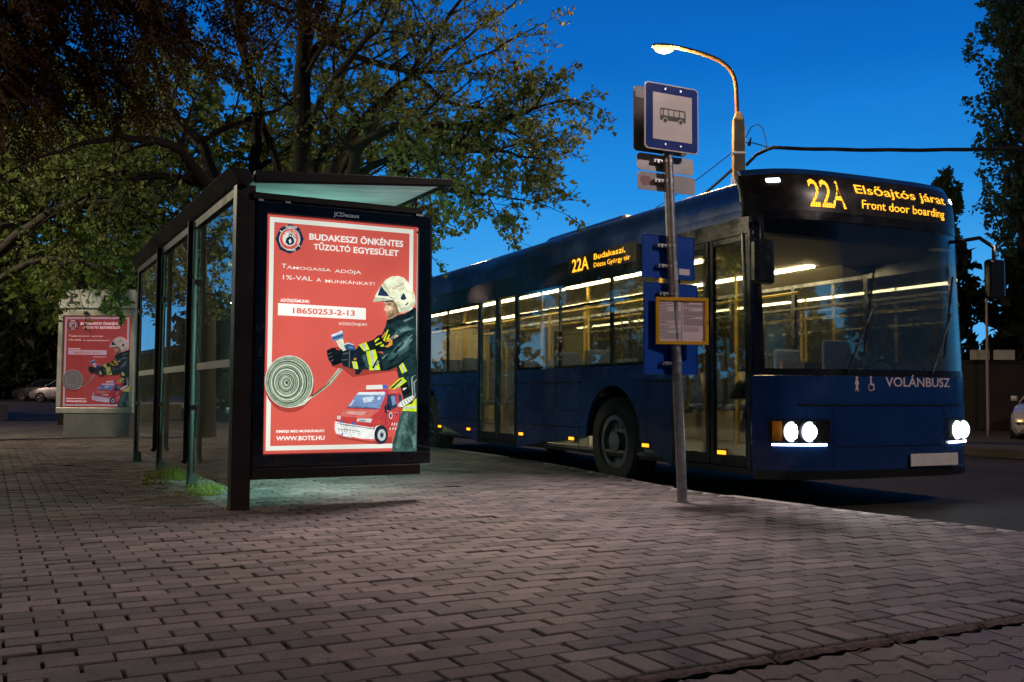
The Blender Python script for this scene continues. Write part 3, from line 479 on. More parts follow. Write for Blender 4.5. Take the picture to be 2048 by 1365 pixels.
('hose2',[(0.364,0.933),(0.363,0.928),(0.363,0.923),(0.361,0.919),(0.359,0.914),(0.357,0.911),(0.354,0.908),(0.35,0.905),(0.347,0.903),(0.343,0.902),(0.339,0.902),(0.335,0.902),(0.332,0.903),(0.328,0.905),(0.325,0.907),(0.322,0.91),(0.319,0.914),(0.317,0.918),(0.315,0.923),(0.314,0.927),(0.314,0.932),(0.314,0.937),(0.315,0.942),(0.316,0.946),(0.318,0.95),(0.321,0.954),(0.324,0.957),(0.327,0.96),(0.33,0.961),(0.334,0.963),(0.338,0.963),(0.342,0.963),(0.346,0.962),(0.349,0.96),(0.353,0.957),(0.356,0.954),(0.358,0.951),(0.361,0.947),(0.362,0.942),(0.363,0.937)]),
('hose3',[(0.364,0.935),(0.363,0.931),(0.363,0.926),(0.361,0.922),(0.359,0.919),(0.357,0.915),(0.355,0.912),(0.352,0.91),(0.348,0.908),(0.345,0.907),(0.341,0.907),(0.338,0.907),(0.334,0.908),(0.331,0.91),(0.328,0.912),(0.325,0.915),(0.323,0.918),(0.321,0.922),(0.32,0.926),(0.319,0.93),(0.318,0.934),(0.319,0.939),(0.319,0.943),(0.321,0.947),(0.322,0.951),(0.325,0.954),(0.327,0.957),(0.33,0.959),(0.334,0.961),(0.337,0.962),(0.34,0.962),(0.344,0.962),(0.347,0.961),(0.351,0.959),(0.354,0.957),(0.357,0.954),(0.359,0.951),(0.361,0.947),(0.362,0.943),(0.363,0.939)]),
('pale2',[(0.358,0.934),(0.358,0.93),(0.358,0.927),(0.357,0.923),(0.355,0.92),(0.353,0.917),(0.351,0.915),(0.349,0.913),(0.346,0.911),(0.343,0.91),(0.34,0.91),(0.337,0.91),(0.334,0.911),(0.332,0.913),(0.329,0.914),(0.327,0.917),(0.325,0.92),(0.323,0.923),(0.322,0.926),(0.321,0.93),(0.321,0.934),(0.321,0.937),(0.322,0.941),(0.323,0.944),(0.324,0.948),(0.326,0.951),(0.329,0.953),(0.331,0.955),(0.334,0.956),(0.336,0.957),(0.339,0.958),(0.342,0.957),(0.345,0.957),(0.348,0.955),(0.35,0.953),(0.353,0.951),(0.355,0.948),(0.356,0.945),(0.357,0.941),(0.358,0.938)]),
('hose3',[(0.353,0.935),(0.353,0.932),(0.353,0.93),(0.352,0.927),(0.351,0.925),(0.35,0.923),(0.349,0.921),(0.347,0.92),(0.345,0.919),(0.343,0.918),(0.341,0.918),(0.339,0.918),(0.337,0.919),(0.336,0.92),(0.334,0.921),(0.332,0.923),(0.331,0.925),(0.33,0.927),(0.329,0.929),(0.329,0.932),(0.329,0.935),(0.329,0.937),(0.329,0.94),(0.33,0.942),(0.331,0.944),(0.332,0.947),(0.333,0.948),(0.335,0.95),(0.337,0.951),(0.339,0.951),(0.341,0.952),(0.343,0.951),(0.345,0.951),(0.346,0.95),(0.348,0.948),(0.35,0.947),(0.351,0.945),(0.352,0.942),(0.353,0.94),(0.353,0.937)]),
('hose1',[(0.348,0.934),(0.348,0.932),(0.348,0.93),(0.348,0.928),(0.347,0.926),(0.346,0.925),(0.345,0.923),(0.344,0.922),(0.343,0.921),(0.341,0.921),(0.34,0.921),(0.339,0.921),(0.337,0.921),(0.336,0.922),(0.335,0.923),(0.334,0.925),(0.333,0.926),(0.332,0.928),(0.332,0.93),(0.331,0.932),(0.331,0.934),(0.331,0.936),(0.332,0.938),(0.332,0.94),(0.333,0.941),(0.334,0.943),(0.335,0.944),(0.336,0.945),(0.337,0.946),(0.338,0.947),(0.34,0.947),(0.341,0.947),(0.342,0.946),(0.343,0.946),(0.345,0.944),(0.346,0.943),(0.347,0.942),(0.347,0.94),(0.348,0.938),(0.348,0.936)]),
('hose3',[(0.349,0.935),(0.349,0.933),(0.348,0.931),(0.348,0.93),(0.348,0.928),(0.347,0.927),(0.346,0.926),(0.345,0.925),(0.345,0.924),(0.344,0.924),(0.343,0.924),(0.342,0.924),(0.341,0.924),(0.34,0.925),(0.339,0.926),(0.338,0.927),(0.338,0.928),(0.337,0.93),(0.337,0.931),(0.336,0.933),(0.336,0.935),(0.336,0.936),(0.337,0.938),(0.337,0.939),(0.337,0.941),(0.338,0.942),(0.339,0.943),(0.34,0.944),(0.34,0.945),(0.341,0.945),(0.342,0.945),(0.343,0.945),(0.344,0.945),(0.345,0.944),(0.346,0.943),(0.347,0.942),(0.347,0.941),(0.348,0.94),(0.348,0.938),(0.349,0.936)]),
('shadow',[(0.731,0.532),(1.03,0.48),(1.183,0.518),(1.192,0.469),(1.072,0.459),(0.78,0.508)]),
('vanred',[(0.732,0.689),(0.809,0.744),(0.834,0.76),(0.911,0.867),(0.974,0.886),(1.135,0.889),(1.221,0.881),(1.258,0.855),(1.275,0.743),(1.25,0.63),(1.191,0.574),(1.148,0.57),(1.028,0.584),(0.729,0.63)]),
('pale',[(0.971,0.92),(1.13,0.927),(1.149,0.921),(1.149,0.893),(0.969,0.888)]),
('vanblue',[(1.104,0.926),(1.133,0.927),(1.149,0.919),(1.149,0.893),(1.107,0.892)]),
('vanglass',[(0.819,0.752),(0.905,0.866),(1.122,0.871),(1.135,0.86),(1.081,0.738)]),
('vanglass2',[(0.905,0.866),(1.122,0.871),(1.115,0.843),(0.891,0.846)]),
('vanglass2',[(0.941,0.824),(1.025,0.836),(1.017,0.792),(0.95,0.784)]),
('vandark',[(0.819,0.752),(1.081,0.738),(1.08,0.733),(0.818,0.747)]),
('vanglass2',[(1.012,0.832),(1.036,0.833),(1.031,0.808),(1.009,0.806)]),
('vanglass2',[(1.067,0.832),(1.091,0.834),(1.086,0.808),(1.064,0.806)]),
('vandark',[(1.147,0.844),(1.215,0.852),(1.227,0.751),(1.193,0.734),(1.145,0.745)]),
('vanglass',[(1.174,0.836),(1.209,0.841),(1.218,0.776),(1.188,0.76)]),
('vanblk',[(1.12,0.752),(1.141,0.773),(1.178,0.753),(1.178,0.707),(1.125,0.705)]),
('vandark',[(1.239,0.849),(1.263,0.845),(1.273,0.751),(1.254,0.743)]),
('vanhood',[(0.745,0.693),(0.801,0.738),(1.082,0.728),(0.994,0.66),(0.86,0.673),(0.757,0.681)]),
('vanpale',[(0.818,0.72),(0.984,0.717),(0.943,0.688),(0.777,0.701)]),
('vanwhite',[(0.723,0.642),(0.778,0.63),(1.016,0.592),(1.092,0.611),(1.046,0.556),(1.04,0.5),(0.937,0.506),(0.731,0.548),(0.72,0.587)]),
('vanwhite2',[(0.902,0.663),(1.023,0.659),(1.011,0.629),(0.894,0.641)]),
('vanwhite2',[(0.737,0.687),(0.768,0.681),(0.763,0.654),(0.735,0.661)]),
('vanblue',[(0.76,0.648),(0.785,0.645),(0.783,0.628),(0.76,0.631)]),
('vanblue',[(0.856,0.635),(0.885,0.631),(0.884,0.612),(0.857,0.617)]),
('vandark',[(0.766,0.618),(0.777,0.617),(0.776,0.612),(0.765,0.614)]),
('vandark',[(0.783,0.616),(0.794,0.614),(0.793,0.61),(0.783,0.611)]),
('vandark',[(0.801,0.614),(0.811,0.612),(0.811,0.607),(0.8,0.609)]),
('vandark',[(0.818,0.612),(0.829,0.61),(0.828,0.605),(0.817,0.607)]),
('vandark',[(0.835,0.609),(0.846,0.608),(0.845,0.603),(0.835,0.605)]),
('vandark',[(0.853,0.607),(0.863,0.605),(0.863,0.601),(0.852,0.602)]),
('vandark',[(0.87,0.605),(0.881,0.603),(0.88,0.599),(0.869,0.6)]),
('vandark',[(0.746,0.587),(0.761,0.585),(0.76,0.579),(0.746,0.581)]),
('vangrey',[(0.747,0.571),(0.761,0.57),(0.761,0.566),(0.746,0.567)]),
('vandark',[(0.768,0.584),(0.783,0.583),(0.782,0.576),(0.768,0.578)]),
('vangrey',[(0.769,0.569),(0.783,0.567),(0.783,0.563),(0.768,0.565)]),
('vandark',[(0.791,0.582),(0.805,0.58),(0.805,0.573),(0.79,0.575)]),
('vangrey',[(0.791,0.566),(0.806,0.564),(0.805,0.56),(0.79,0.562)]),
('vandark',[(0.813,0.579),(0.828,0.577),(0.827,0.571),(0.812,0.572)]),
('vangrey',[(0.813,0.563),(0.828,0.561),(0.827,0.557),(0.812,0.559)]),
('vandark',[(0.835,0.576),(0.85,0.574),(0.849,0.568),(0.834,0.57)]),
('vangrey',[(0.835,0.56),(0.85,0.558),(0.849,0.554),(0.834,0.556)]),
('vandark',[(0.857,0.573),(0.872,0.571),(0.872,0.565),(0.857,0.567)]),
('vangrey',[(0.858,0.557),(0.872,0.556),(0.872,0.552),(0.857,0.553)]),
('vandark',[(0.88,0.57),(0.895,0.569),(0.894,0.562),(0.879,0.564)]),
('vangrey',[(0.88,0.555),(0.895,0.553),(0.894,0.549),(0.879,0.551)]),
('vandark',[(0.902,0.568),(0.917,0.566),(0.916,0.559),(0.901,0.561)]),
('vangrey',[(0.902,0.552),(0.917,0.55),(0.917,0.546),(0.902,0.548)]),
('vangrey',[(0.774,0.557),(0.855,0.543),(0.856,0.512),(0.774,0.528)]),
('vanwhite',[(0.786,0.552),(0.852,0.541),(0.852,0.516),(0.786,0.53)]),
('vanblue',[(0.775,0.555),(0.784,0.553),(0.785,0.529),(0.776,0.531)]),
('vanblk',[(1.152,0.534),(1.151,0.523),(1.149,0.511),(1.146,0.501),(1.141,0.491),(1.136,0.482),(1.129,0.475),(1.122,0.469),(1.113,0.465),(1.105,0.462),(1.096,0.461),(1.087,0.462),(1.079,0.465),(1.071,0.47),(1.063,0.476),(1.056,0.484),(1.05,0.492),(1.046,0.502),(1.042,0.513),(1.04,0.524),(1.039,0.536),(1.04,0.547),(1.042,0.558),(1.045,0.569),(1.049,0.579),(1.055,0.588),(1.061,0.595),(1.069,0.601),(1.077,0.605),(1.085,0.608),(1.094,0.609),(1.103,0.608),(1.112,0.605),(1.12,0.6),(1.127,0.594),(1.134,0.587),(1.14,0.578),(1.145,0.568),(1.148,0.557),(1.151,0.546)]),
('vangrey',[(1.136,0.531),(1.136,0.524),(1.135,0.516),(1.133,0.509),(1.13,0.503),(1.126,0.497),(1.122,0.492),(1.117,0.489),(1.112,0.486),(1.107,0.484),(1.101,0.484),(1.095,0.484),(1.09,0.486),(1.085,0.489),(1.08,0.493),(1.076,0.498),(1.072,0.504),(1.069,0.51),(1.067,0.517),(1.065,0.525),(1.065,0.532),(1.065,0.54),(1.066,0.547),(1.068,0.554),(1.071,0.56),(1.075,0.566),(1.079,0.571),(1.084,0.575),(1.089,0.578),(1.094,0.579),(1.1,0.58),(1.105,0.579),(1.111,0.577),(1.116,0.574),(1.121,0.57),(1.125,0.565),(1.129,0.56),(1.132,0.553),(1.134,0.546),(1.136,0.539)]),
('vanwhite2',[(1.129,0.531),(1.129,0.525),(1.128,0.519),(1.126,0.513),(1.124,0.508),(1.121,0.503),(1.118,0.499),(1.114,0.496),(1.11,0.493),(1.105,0.492),(1.101,0.492),(1.096,0.492),(1.092,0.494),(1.088,0.496),(1.084,0.5),(1.08,0.504),(1.077,0.508),(1.075,0.514),(1.073,0.52),(1.072,0.526),(1.071,0.532),(1.072,0.538),(1.073,0.544),(1.074,0.55),(1.077,0.556),(1.08,0.56),(1.083,0.564),(1.087,0.568),(1.091,0.57),(1.095,0.571),(1.1,0.572),(1.104,0.571),(1.109,0.57),(1.113,0.567),(1.117,0.564),(1.12,0.56),(1.123,0.555),(1.126,0.55),(1.128,0.544),(1.129,0.538)]),
('vangrey',[(1.121,0.531),(1.121,0.527),(1.12,0.522),(1.119,0.518),(1.117,0.514),(1.115,0.511),(1.113,0.508),(1.11,0.506),(1.107,0.504),(1.104,0.503),(1.101,0.503),(1.098,0.503),(1.094,0.504),(1.091,0.506),(1.089,0.509),(1.086,0.511),(1.084,0.515),(1.082,0.519),(1.081,0.523),(1.08,0.527),(1.08,0.532),(1.08,0.536),(1.081,0.541),(1.082,0.545),(1.084,0.549),(1.086,0.552),(1.088,0.555),(1.091,0.557),(1.094,0.559),(1.097,0.56),(1.1,0.561),(1.103,0.56),(1.106,0.559),(1.109,0.557),(1.112,0.555),(1.115,0.552),(1.117,0.548),(1.118,0.545),(1.12,0.54),(1.12,0.536)]),
('vanblk',[(1.112,0.531),(1.112,0.529),(1.112,0.527),(1.111,0.524),(1.11,0.522),(1.109,0.52),(1.108,0.519),(1.106,0.517),(1.105,0.516),(1.103,0.516),(1.101,0.516),(1.1,0.516),(1.098,0.516),(1.096,0.517),(1.095,0.519),(1.094,0.52),(1.092,0.522),(1.091,0.525),(1.091,0.527),(1.09,0.529),(1.09,0.532),(1.09,0.534),(1.091,0.537),(1.091,0.539),(1.092,0.541),(1.093,0.543),(1.095,0.545),(1.096,0.546),(1.098,0.547),(1.099,0.548),(1.101,0.548),(1.103,0.547),(1.104,0.547),(1.106,0.546),(1.108,0.545),(1.109,0.543),(1.11,0.541),(1.111,0.539),(1.112,0.536),(1.112,0.534)]),
('vanwhite',[(1.187,0.683),(1.186,0.673),(1.184,0.665),(1.179,0.659),(1.174,0.657),(1.169,0.659),(1.164,0.665),(1.161,0.673),(1.16,0.683),(1.161,0.693),(1.164,0.701),(1.168,0.707),(1.173,0.709),(1.179,0.707),(1.183,0.701),(1.186,0.693)]),
('vandark',[(1.183,0.683),(1.182,0.675),(1.181,0.669),(1.177,0.665),(1.174,0.664),(1.17,0.665),(1.167,0.669),(1.165,0.676),(1.164,0.683),(1.165,0.69),(1.167,0.697),(1.17,0.701),(1.173,0.702),(1.177,0.701),(1.18,0.697),(1.182,0.69)]),
('vandark',[(1.216,0.715),(1.232,0.713),(1.231,0.687),(1.217,0.688)]),
('vanwhite',[(1.186,0.626),(1.192,0.626),(1.186,0.606),(1.18,0.606)]),
('vanwhite',[(1.169,0.59),(1.177,0.59),(1.17,0.572),(1.162,0.573)]),
('vanwhite',[(1.205,0.626),(1.211,0.626),(1.205,0.606),(1.199,0.606)]),
('vanwhite',[(1.191,0.59),(1.199,0.59),(1.192,0.572),(1.185,0.572)]),
('vanwhite',[(1.224,0.626),(1.23,0.626),(1.224,0.606),(1.218,0.606)]),
('vanwhite',[(1.214,0.59),(1.221,0.59),(1.215,0.572),(1.207,0.572)]),
('shadow',[(0.64,1.16),(0.69,1.059),(0.772,1.044),(0.855,0.982),(1.023,1.008),(1.211,1.035),(1.281,0.987),(1.219,1.084),(0.937,1.079)]),
('trou',[(1.265,0.723),(1.391,0.718),(1.395,0.396),(1.187,0.401),(1.19,0.469),(1.225,0.59)]),
('trou2',[(1.284,0.686),(1.319,0.702),(1.304,0.548),(1.244,0.42),(1.21,0.428),(1.242,0.565)]),
('trou3',[(1.328,0.662),(1.372,0.694),(1.374,0.531),(1.338,0.58)]),
('trou3',[(1.27,0.476),(1.33,0.532),(1.375,0.433),(1.305,0.41)]),
('trou2',[(1.348,0.515),(1.387,0.547),(1.388,0.417),(1.366,0.425)]),
('jack',[(1.219,1.052),(1.295,1.282),(1.384,1.326),(1.391,0.71),(1.267,0.719),(1.274,0.825),(1.233,0.987)]),
('yel',[(1.279,0.751),(1.327,0.772),(1.39,0.782),(1.391,0.714),(1.267,0.721)]),
('silv',[(1.288,0.753),(1.391,0.761),(1.391,0.741),(1.279,0.733)]),
('yel',[(1.371,0.813),(1.39,0.821),(1.39,0.782),(1.353,0.774)]),
('jack2',[(1.298,1.02),(1.349,1.103),(1.368,0.989),(1.317,0.874)]),
('jack',[(1.119,1.387),(1.13,1.427),(1.21,1.477),(1.283,1.496),(1.378,1.548),(1.39,0.985),(1.261,0.999),(1.218,1.061),(1.134,1.138),(1.05,1.237)]),
('jack2',[(1.206,1.367),(1.298,1.407),(1.377,1.373),(1.377,1.302),(1.299,1.315),(1.215,1.296)]),
('jack3',[(1.231,1.36),(1.298,1.391),(1.358,1.364),(1.316,1.344),(1.248,1.342)]),
('jackd',[(1.123,1.431),(1.21,1.48),(1.28,1.491),(1.364,1.548),(1.378,1.524),(1.314,1.458),(1.213,1.435),(1.147,1.404)]),
('yel',[(1.232,1.084),(1.271,1.103),(1.308,1.037),(1.263,1.016)]),
('silv',[(1.246,1.089),(1.26,1.096),(1.296,1.03),(1.28,1.023)]),
('jackd',[(0.896,1.228),(0.968,1.258),(1.05,1.291),(1.148,1.326),(1.183,1.201),(0.986,1.173),(0.913,1.176)]),
('yel',[(0.9,1.234),(0.962,1.257),(0.989,1.2),(0.932,1.181)]),
('silv',[(0.922,1.239),(0.943,1.249),(0.969,1.193),(0.953,1.188)]),
('jack',[(1.15,1.154),(1.195,1.277),(1.265,1.349),(1.37,1.373),(1.381,1.27),(1.326,1.158),(1.238,1.077),(1.152,1.038),(1.053,1.032),(0.971,1.044),(0.904,1.037),(0.858,1.082),(0.849,1.139),(0.953,1.188),(1.067,1.18)]),
('jack2',[(1.208,1.233),(1.299,1.315),(1.359,1.301),(1.317,1.205),(1.217,1.139),(1.134,1.119),(1.15,1.154)]),
('jack3',[(1.236,1.242),(1.316,1.3),(1.342,1.281),(1.3,1.228),(1.225,1.187)]),
('jackd',[(1.135,1.06),(1.234,1.101),(1.318,1.173),(1.326,1.158),(1.238,1.077),(1.152,1.038),(1.053,1.032)]),
('yel',[(0.961,1.184),(1.037,1.202),(1.08,1.041),(0.99,1.038)]),
('silv',[(0.988,1.188),(1.011,1.195),(1.049,1.041),(1.022,1.04)]),
('blk',[(1.015,1.274),(1.061,1.315),(1.112,1.325),(1.137,1.368),(1.157,1.327),(1.186,1.287),(1.182,1.238),(1.139,1.214),(1.071,1.217),(1.018,1.241)]),
('yel',[(1.027,1.27),(1.061,1.295),(1.07,1.287),(1.034,1.256)]),
('yel',[(1.036,1.242),(1.087,1.264),(1.091,1.255),(1.042,1.232)]),
('yel',[(1.1,1.276),(1.136,1.362),(1.144,1.359),(1.113,1.268)]),
('yel',[(1.125,1.285),(1.151,1.326),(1.157,1.319),(1.138,1.277)]),
('yel',[(1.075,1.235),(1.104,1.248),(1.109,1.226),(1.083,1.223)]),
('orng',[(1.113,1.264),(1.155,1.298),(1.177,1.283),(1.178,1.242),(1.143,1.221),(1.109,1.226),(1.139,1.241),(1.157,1.266)]),
('orng',[(1.087,1.3),(1.116,1.342),(1.122,1.335),(1.097,1.291)]),
('skinl',[(1.164,1.302),(1.198,1.326),(1.229,1.314),(1.19,1.291)]),
('yel',[(1.152,0.897),(1.242,0.979),(1.281,0.987),(1.303,0.955),(1.264,0.922),(1.195,0.889)]),
('blk',[(1.162,0.895),(1.248,0.969),(1.268,0.971),(1.186,0.896)]),
('silv',[(1.195,0.899),(1.268,0.963),(1.277,0.958),(1.211,0.899)]),
('blk',[(1.247,0.914),(1.303,0.955),(1.335,0.874),(1.283,0.833)]),
('pale',[(1.269,0.898),(1.299,0.906),(1.303,0.9),(1.273,0.881)]),
('pale',[(1.227,0.768),(1.25,0.792),(1.283,0.812),(1.353,0.843),(1.372,0.831),(1.353,0.804),(1.31,0.774),(1.271,0.751),(1.236,0.751)]),
('hose2',[(1.253,0.792),(1.258,0.794),(1.279,0.761),(1.274,0.759)]),
('hose2',[(1.274,0.802),(1.279,0.804),(1.301,0.774),(1.296,0.772)]),
('hose2',[(1.296,0.812),(1.301,0.814),(1.322,0.787),(1.317,0.785)]),
('hose2',[(1.318,0.821),(1.323,0.824),(1.344,0.8),(1.339,0.798)]),
('hose2',[(1.34,0.831),(1.345,0.834),(1.366,0.813),(1.361,0.811)]),
('silv',[(1.352,0.841),(1.358,0.841),(1.348,0.956),(1.342,0.956)]),
('silv',[(1.342,0.956),(1.348,0.956),(1.353,0.992),(1.346,0.992)]),
('silv',[(1.346,0.992),(1.353,0.992),(1.381,1.004),(1.374,1.003)]),
('silv',[(1.372,0.833),(1.378,0.833),(1.371,0.948),(1.365,0.948)]),
('silv',[(1.365,0.948),(1.371,0.948),(1.39,0.972),(1.384,0.972)]),
('noz1',[(0.715,1.26),(0.768,1.279),(0.799,1.194),(0.762,1.175)]),
('noz2',[(0.678,1.303),(0.766,1.336),(0.773,1.282),(0.693,1.254)]),
('vanglass2',[(0.676,1.304),(0.743,1.33),(0.747,1.341),(0.766,1.336),(0.768,1.322),(0.682,1.289)]),
('noz3',[(0.687,1.281),(0.77,1.31),(0.771,1.298),(0.69,1.27)]),
('noz3',[(0.779,1.231),(0.81,1.25),(0.856,1.237),(0.876,1.189),(0.811,1.184),(0.79,1.199)]),
('vanglass2',[(0.781,1.236),(0.81,1.25),(0.856,1.237),(0.858,1.229),(0.81,1.239),(0.786,1.227)]),
('noz2',[(0.81,1.224),(0.848,1.222),(0.856,1.201),(0.817,1.204)]),
('blk',[(0.643,1.183),(0.68,1.204),(0.738,1.21),(0.77,1.187),(0.765,1.092),(0.724,1.075),(0.692,1.065),(0.681,1.09),(0.663,1.101),(0.652,1.129),(0.648,1.152)]),
('gry',[(0.648,1.156),(0.68,1.17),(0.682,1.166),(0.65,1.151)]),
('gry',[(0.652,1.127),(0.689,1.145),(0.69,1.141),(0.654,1.122)]),
('gry',[(0.663,1.099),(0.699,1.118),(0.701,1.113),(0.667,1.094)]),
('vanred',[(0.716,1.205),(0.745,1.202),(0.749,1.186),(0.716,1.192)]),
('blk2',[(0.766,1.179),(0.811,1.196),(0.869,1.189),(0.902,1.23),(0.936,1.191),(0.957,1.167),(0.942,1.055),(0.907,1.005),(0.876,1.002),(0.87,1.038),(0.821,1.055),(0.772,1.066),(0.756,1.123)]),
('gry',[(0.77,1.163),(0.818,1.174),(0.82,1.167),(0.772,1.155)]),
('gry',[(0.763,1.115),(0.814,1.12),(0.815,1.116),(0.764,1.109)]),
('gry',[(0.821,1.188),(0.829,1.188),(0.828,1.057),(0.819,1.059)]),
('yel',[(0.844,1.105),(0.884,1.103),(0.898,1.045),(0.859,1.047)]),
('silv',[(0.858,1.103),(0.87,1.103),(0.884,1.044),(0.873,1.046)]),
('orng',[(0.857,1.125),(0.874,1.134),(0.882,1.122),(0.866,1.111)]),
('skin',[(1.099,1.584),(1.18,1.6),(1.205,1.579),(1.22,1.542),(1.23,1.497),(1.216,1.479),(1.176,1.454),(1.142,1.442),(1.126,1.454),(1.13,1.48),(1.119,1.49),(1.125,1.504),(1.107,1.509),(1.1,1.519),(1.113,1.548),(1.104,1.567)]),
('skin2',[(1.172,1.589),(1.201,1.579),(1.22,1.538),(1.228,1.497),(1.186,1.459),(1.142,1.443),(1.128,1.452),(1.132,1.474),(1.165,1.494),(1.189,1.522)]),
('hair',[(1.102,1.584),(1.18,1.6),(1.179,1.578),(1.148,1.579),(1.118,1.573)]),
('hair',[(1.126,1.563),(1.163,1.57),(1.165,1.563),(1.139,1.556)]),
('skinl',[(1.11,1.548),(1.141,1.55),(1.157,1.52),(1.125,1.511),(1.104,1.519)]),
('hair',[(1.125,1.491),(1.153,1.497),(1.154,1.491),(1.127,1.485)]),
('hair2',[(1.135,1.472),(1.173,1.491),(1.191,1.485),(1.166,1.46),(1.142,1.448)]),
('helm',[(1.027,1.623),(1.051,1.666),(1.079,1.713),(1.114,1.756),(1.162,1.784),(1.218,1.792),(1.267,1.779),(1.308,1.745),(1.339,1.697),(1.36,1.644),(1.369,1.587),(1.356,1.56),(1.311,1.519),(1.27,1.497),(1.246,1.496),(1.228,1.508),(1.216,1.546),(1.201,1.581),(1.18,1.6),(1.14,1.603),(1.108,1.597),(1.06,1.602)]),
('helm2',[(1.23,1.51),(1.246,1.532),(1.31,1.558),(1.363,1.606),(1.369,1.585),(1.356,1.56),(1.311,1.519),(1.27,1.497),(1.246,1.496)]),
('helm3',[(1.122,1.738),(1.17,1.773),(1.226,1.781),(1.194,1.742),(1.147,1.709)]),
('navy2',[(1.046,1.626),(1.075,1.707),(1.099,1.676),(1.123,1.655),(1.145,1.623)]),
('helm2',[(1.027,1.612),(1.14,1.607),(1.18,1.597),(1.1,1.588),(1.007,1.572)]),
('gry',[(1.007,1.572),(1.1,1.588),(1.172,1.597),(1.176,1.592),(1.1,1.582)]),
('helm3',[(1.027,1.625),(1.144,1.622),(1.184,1.606),(1.18,1.599),(1.14,1.61),(1.025,1.615)]),
('navy2',[(1.239,1.619),(1.26,1.656),(1.273,1.652),(1.291,1.614),(1.269,1.601),(1.245,1.603)]),
('gry',[(1.278,1.564),(1.302,1.588),(1.31,1.581),(1.29,1.557)]),
('trou3',[(1.2,0.469),(1.225,0.565),(1.234,0.561),(1.211,0.445)]),
('trou3',[(1.294,0.629),(1.321,0.564),(1.314,0.556),(1.285,0.621)]),
('trou',[(1.256,0.525),(1.286,0.54),(1.278,0.484),(1.252,0.468)]),
('jack3',[(1.234,0.549),(1.255,0.597),(1.261,0.592),(1.243,0.533)]),
('jackd',[(1.219,1.297),(1.315,1.363),(1.326,1.357),(1.229,1.284)]),
('jackd',[(1.183,1.186),(1.266,1.267),(1.276,1.261),(1.197,1.173)]),
('jackd',[(1.151,1.107),(1.225,1.171),(1.234,1.162),(1.164,1.094)]),
('jackd',[(1.068,1.136),(1.134,1.153),(1.137,1.142),(1.071,1.124)]),
('jackd',[(1.007,1.057),(1.052,1.136),(1.062,1.133),(1.023,1.051)]),
('jackd',[(1.317,1.244),(1.364,1.301),(1.371,1.295),(1.327,1.234)]),
('jack3',[(1.157,1.287),(1.206,1.346),(1.216,1.342),(1.169,1.276)]),
('jack3',[(1.084,1.136),(1.134,1.172),(1.139,1.166),(1.091,1.124)]),
('jack3',[(1.033,1.081),(1.068,1.117),(1.075,1.111),(1.043,1.07)]),
('jack3',[(1.264,1.437),(1.348,1.475),(1.355,1.466),(1.274,1.425)]),
('jack3',[(1.299,1.299),(1.341,1.332),(1.346,1.323),(1.306,1.287)]),
('jack2',[(0.921,1.148),(0.953,1.164),(0.987,1.065),(0.963,1.057)]),
('jackd',[(1.051,1.17),(1.068,1.173),(1.105,1.043),(1.086,1.04)]),
('jackd',[(1.316,0.988),(1.324,0.992),(1.343,0.874),(1.333,0.869)]),
('jack3',[(1.351,0.956),(1.364,0.96),(1.374,0.858),(1.363,0.851)]),
('jackd',[(1.276,0.987),(1.316,0.963),(1.313,0.955),(1.274,0.975)]),
('helm2',[(1.079,1.713),(1.098,1.737),(1.147,1.664),(1.146,1.633),(1.127,1.656)]),
('helm2',[(1.201,1.579),(1.225,1.592),(1.246,1.532),(1.234,1.51),(1.217,1.546)]),
('helm3',[(1.251,1.761),(1.3,1.733),(1.325,1.681),(1.309,1.68),(1.284,1.725),(1.247,1.749)]),
('helm2',[(1.326,1.666),(1.346,1.674),(1.356,1.621),(1.338,1.613)]),
('gry',[(1.148,1.623),(1.184,1.608),(1.182,1.603),(1.145,1.616)]),
('skin2',[(1.114,1.547),(1.118,1.547),(1.112,1.521),(1.106,1.52)]),
('skinl',[(1.141,1.55),(1.165,1.547),(1.169,1.528),(1.149,1.523)]),
('hair2',[(1.185,1.567),(1.209,1.56),(1.223,1.508),(1.21,1.488),(1.196,1.529)]),
('vanhood',[(1.144,0.881),(1.221,0.877),(1.226,0.861),(1.148,0.863)]),
('vandark',[(1.137,0.856),(1.142,0.856),(1.126,0.599),(1.119,0.599)]),
('vandark',[(1.229,0.845),(1.233,0.845),(1.243,0.63),(1.238,0.63)]),
('vanhood',[(1.133,0.727),(1.232,0.707),(1.232,0.699),(1.133,0.715)]),
('shadow',[(1.02,0.584),(1.036,0.616),(1.083,0.627),(1.134,0.607),(1.155,0.558),(1.148,0.554),(1.126,0.592),(1.083,0.614),(1.045,0.604),(1.029,0.576)]),
('vandark',[(0.729,0.63),(1.028,0.582),(1.029,0.577),(0.729,0.626)]),
('vanhood',[(0.761,0.689),(0.818,0.732),(0.826,0.73),(0.773,0.685)]),
('vangrey',[(0.91,0.655),(0.96,0.652),(0.956,0.632),(0.906,0.639)]),
('vanglass2',[(0.826,0.76),(0.858,0.807),(0.866,0.806),(0.837,0.758)]),
('vandark',[(0.834,0.761),(0.925,0.753),(0.924,0.749),(0.832,0.758)]),
('vandark',[(0.942,0.752),(1.043,0.745),(1.041,0.741),(0.94,0.748)]),
('vangrey',[(0.864,0.7),(0.875,0.7),(0.873,0.696),(0.862,0.696)]),
('vangrey',[(0.887,0.698),(0.898,0.697),(0.896,0.693),(0.885,0.694)]),
('vangrey',[(0.91,0.695),(0.921,0.695),(0.92,0.691),(0.909,0.692)]),
('vangrey',[(0.934,0.7),(0.944,0.699),(0.943,0.695),(0.932,0.696)])]
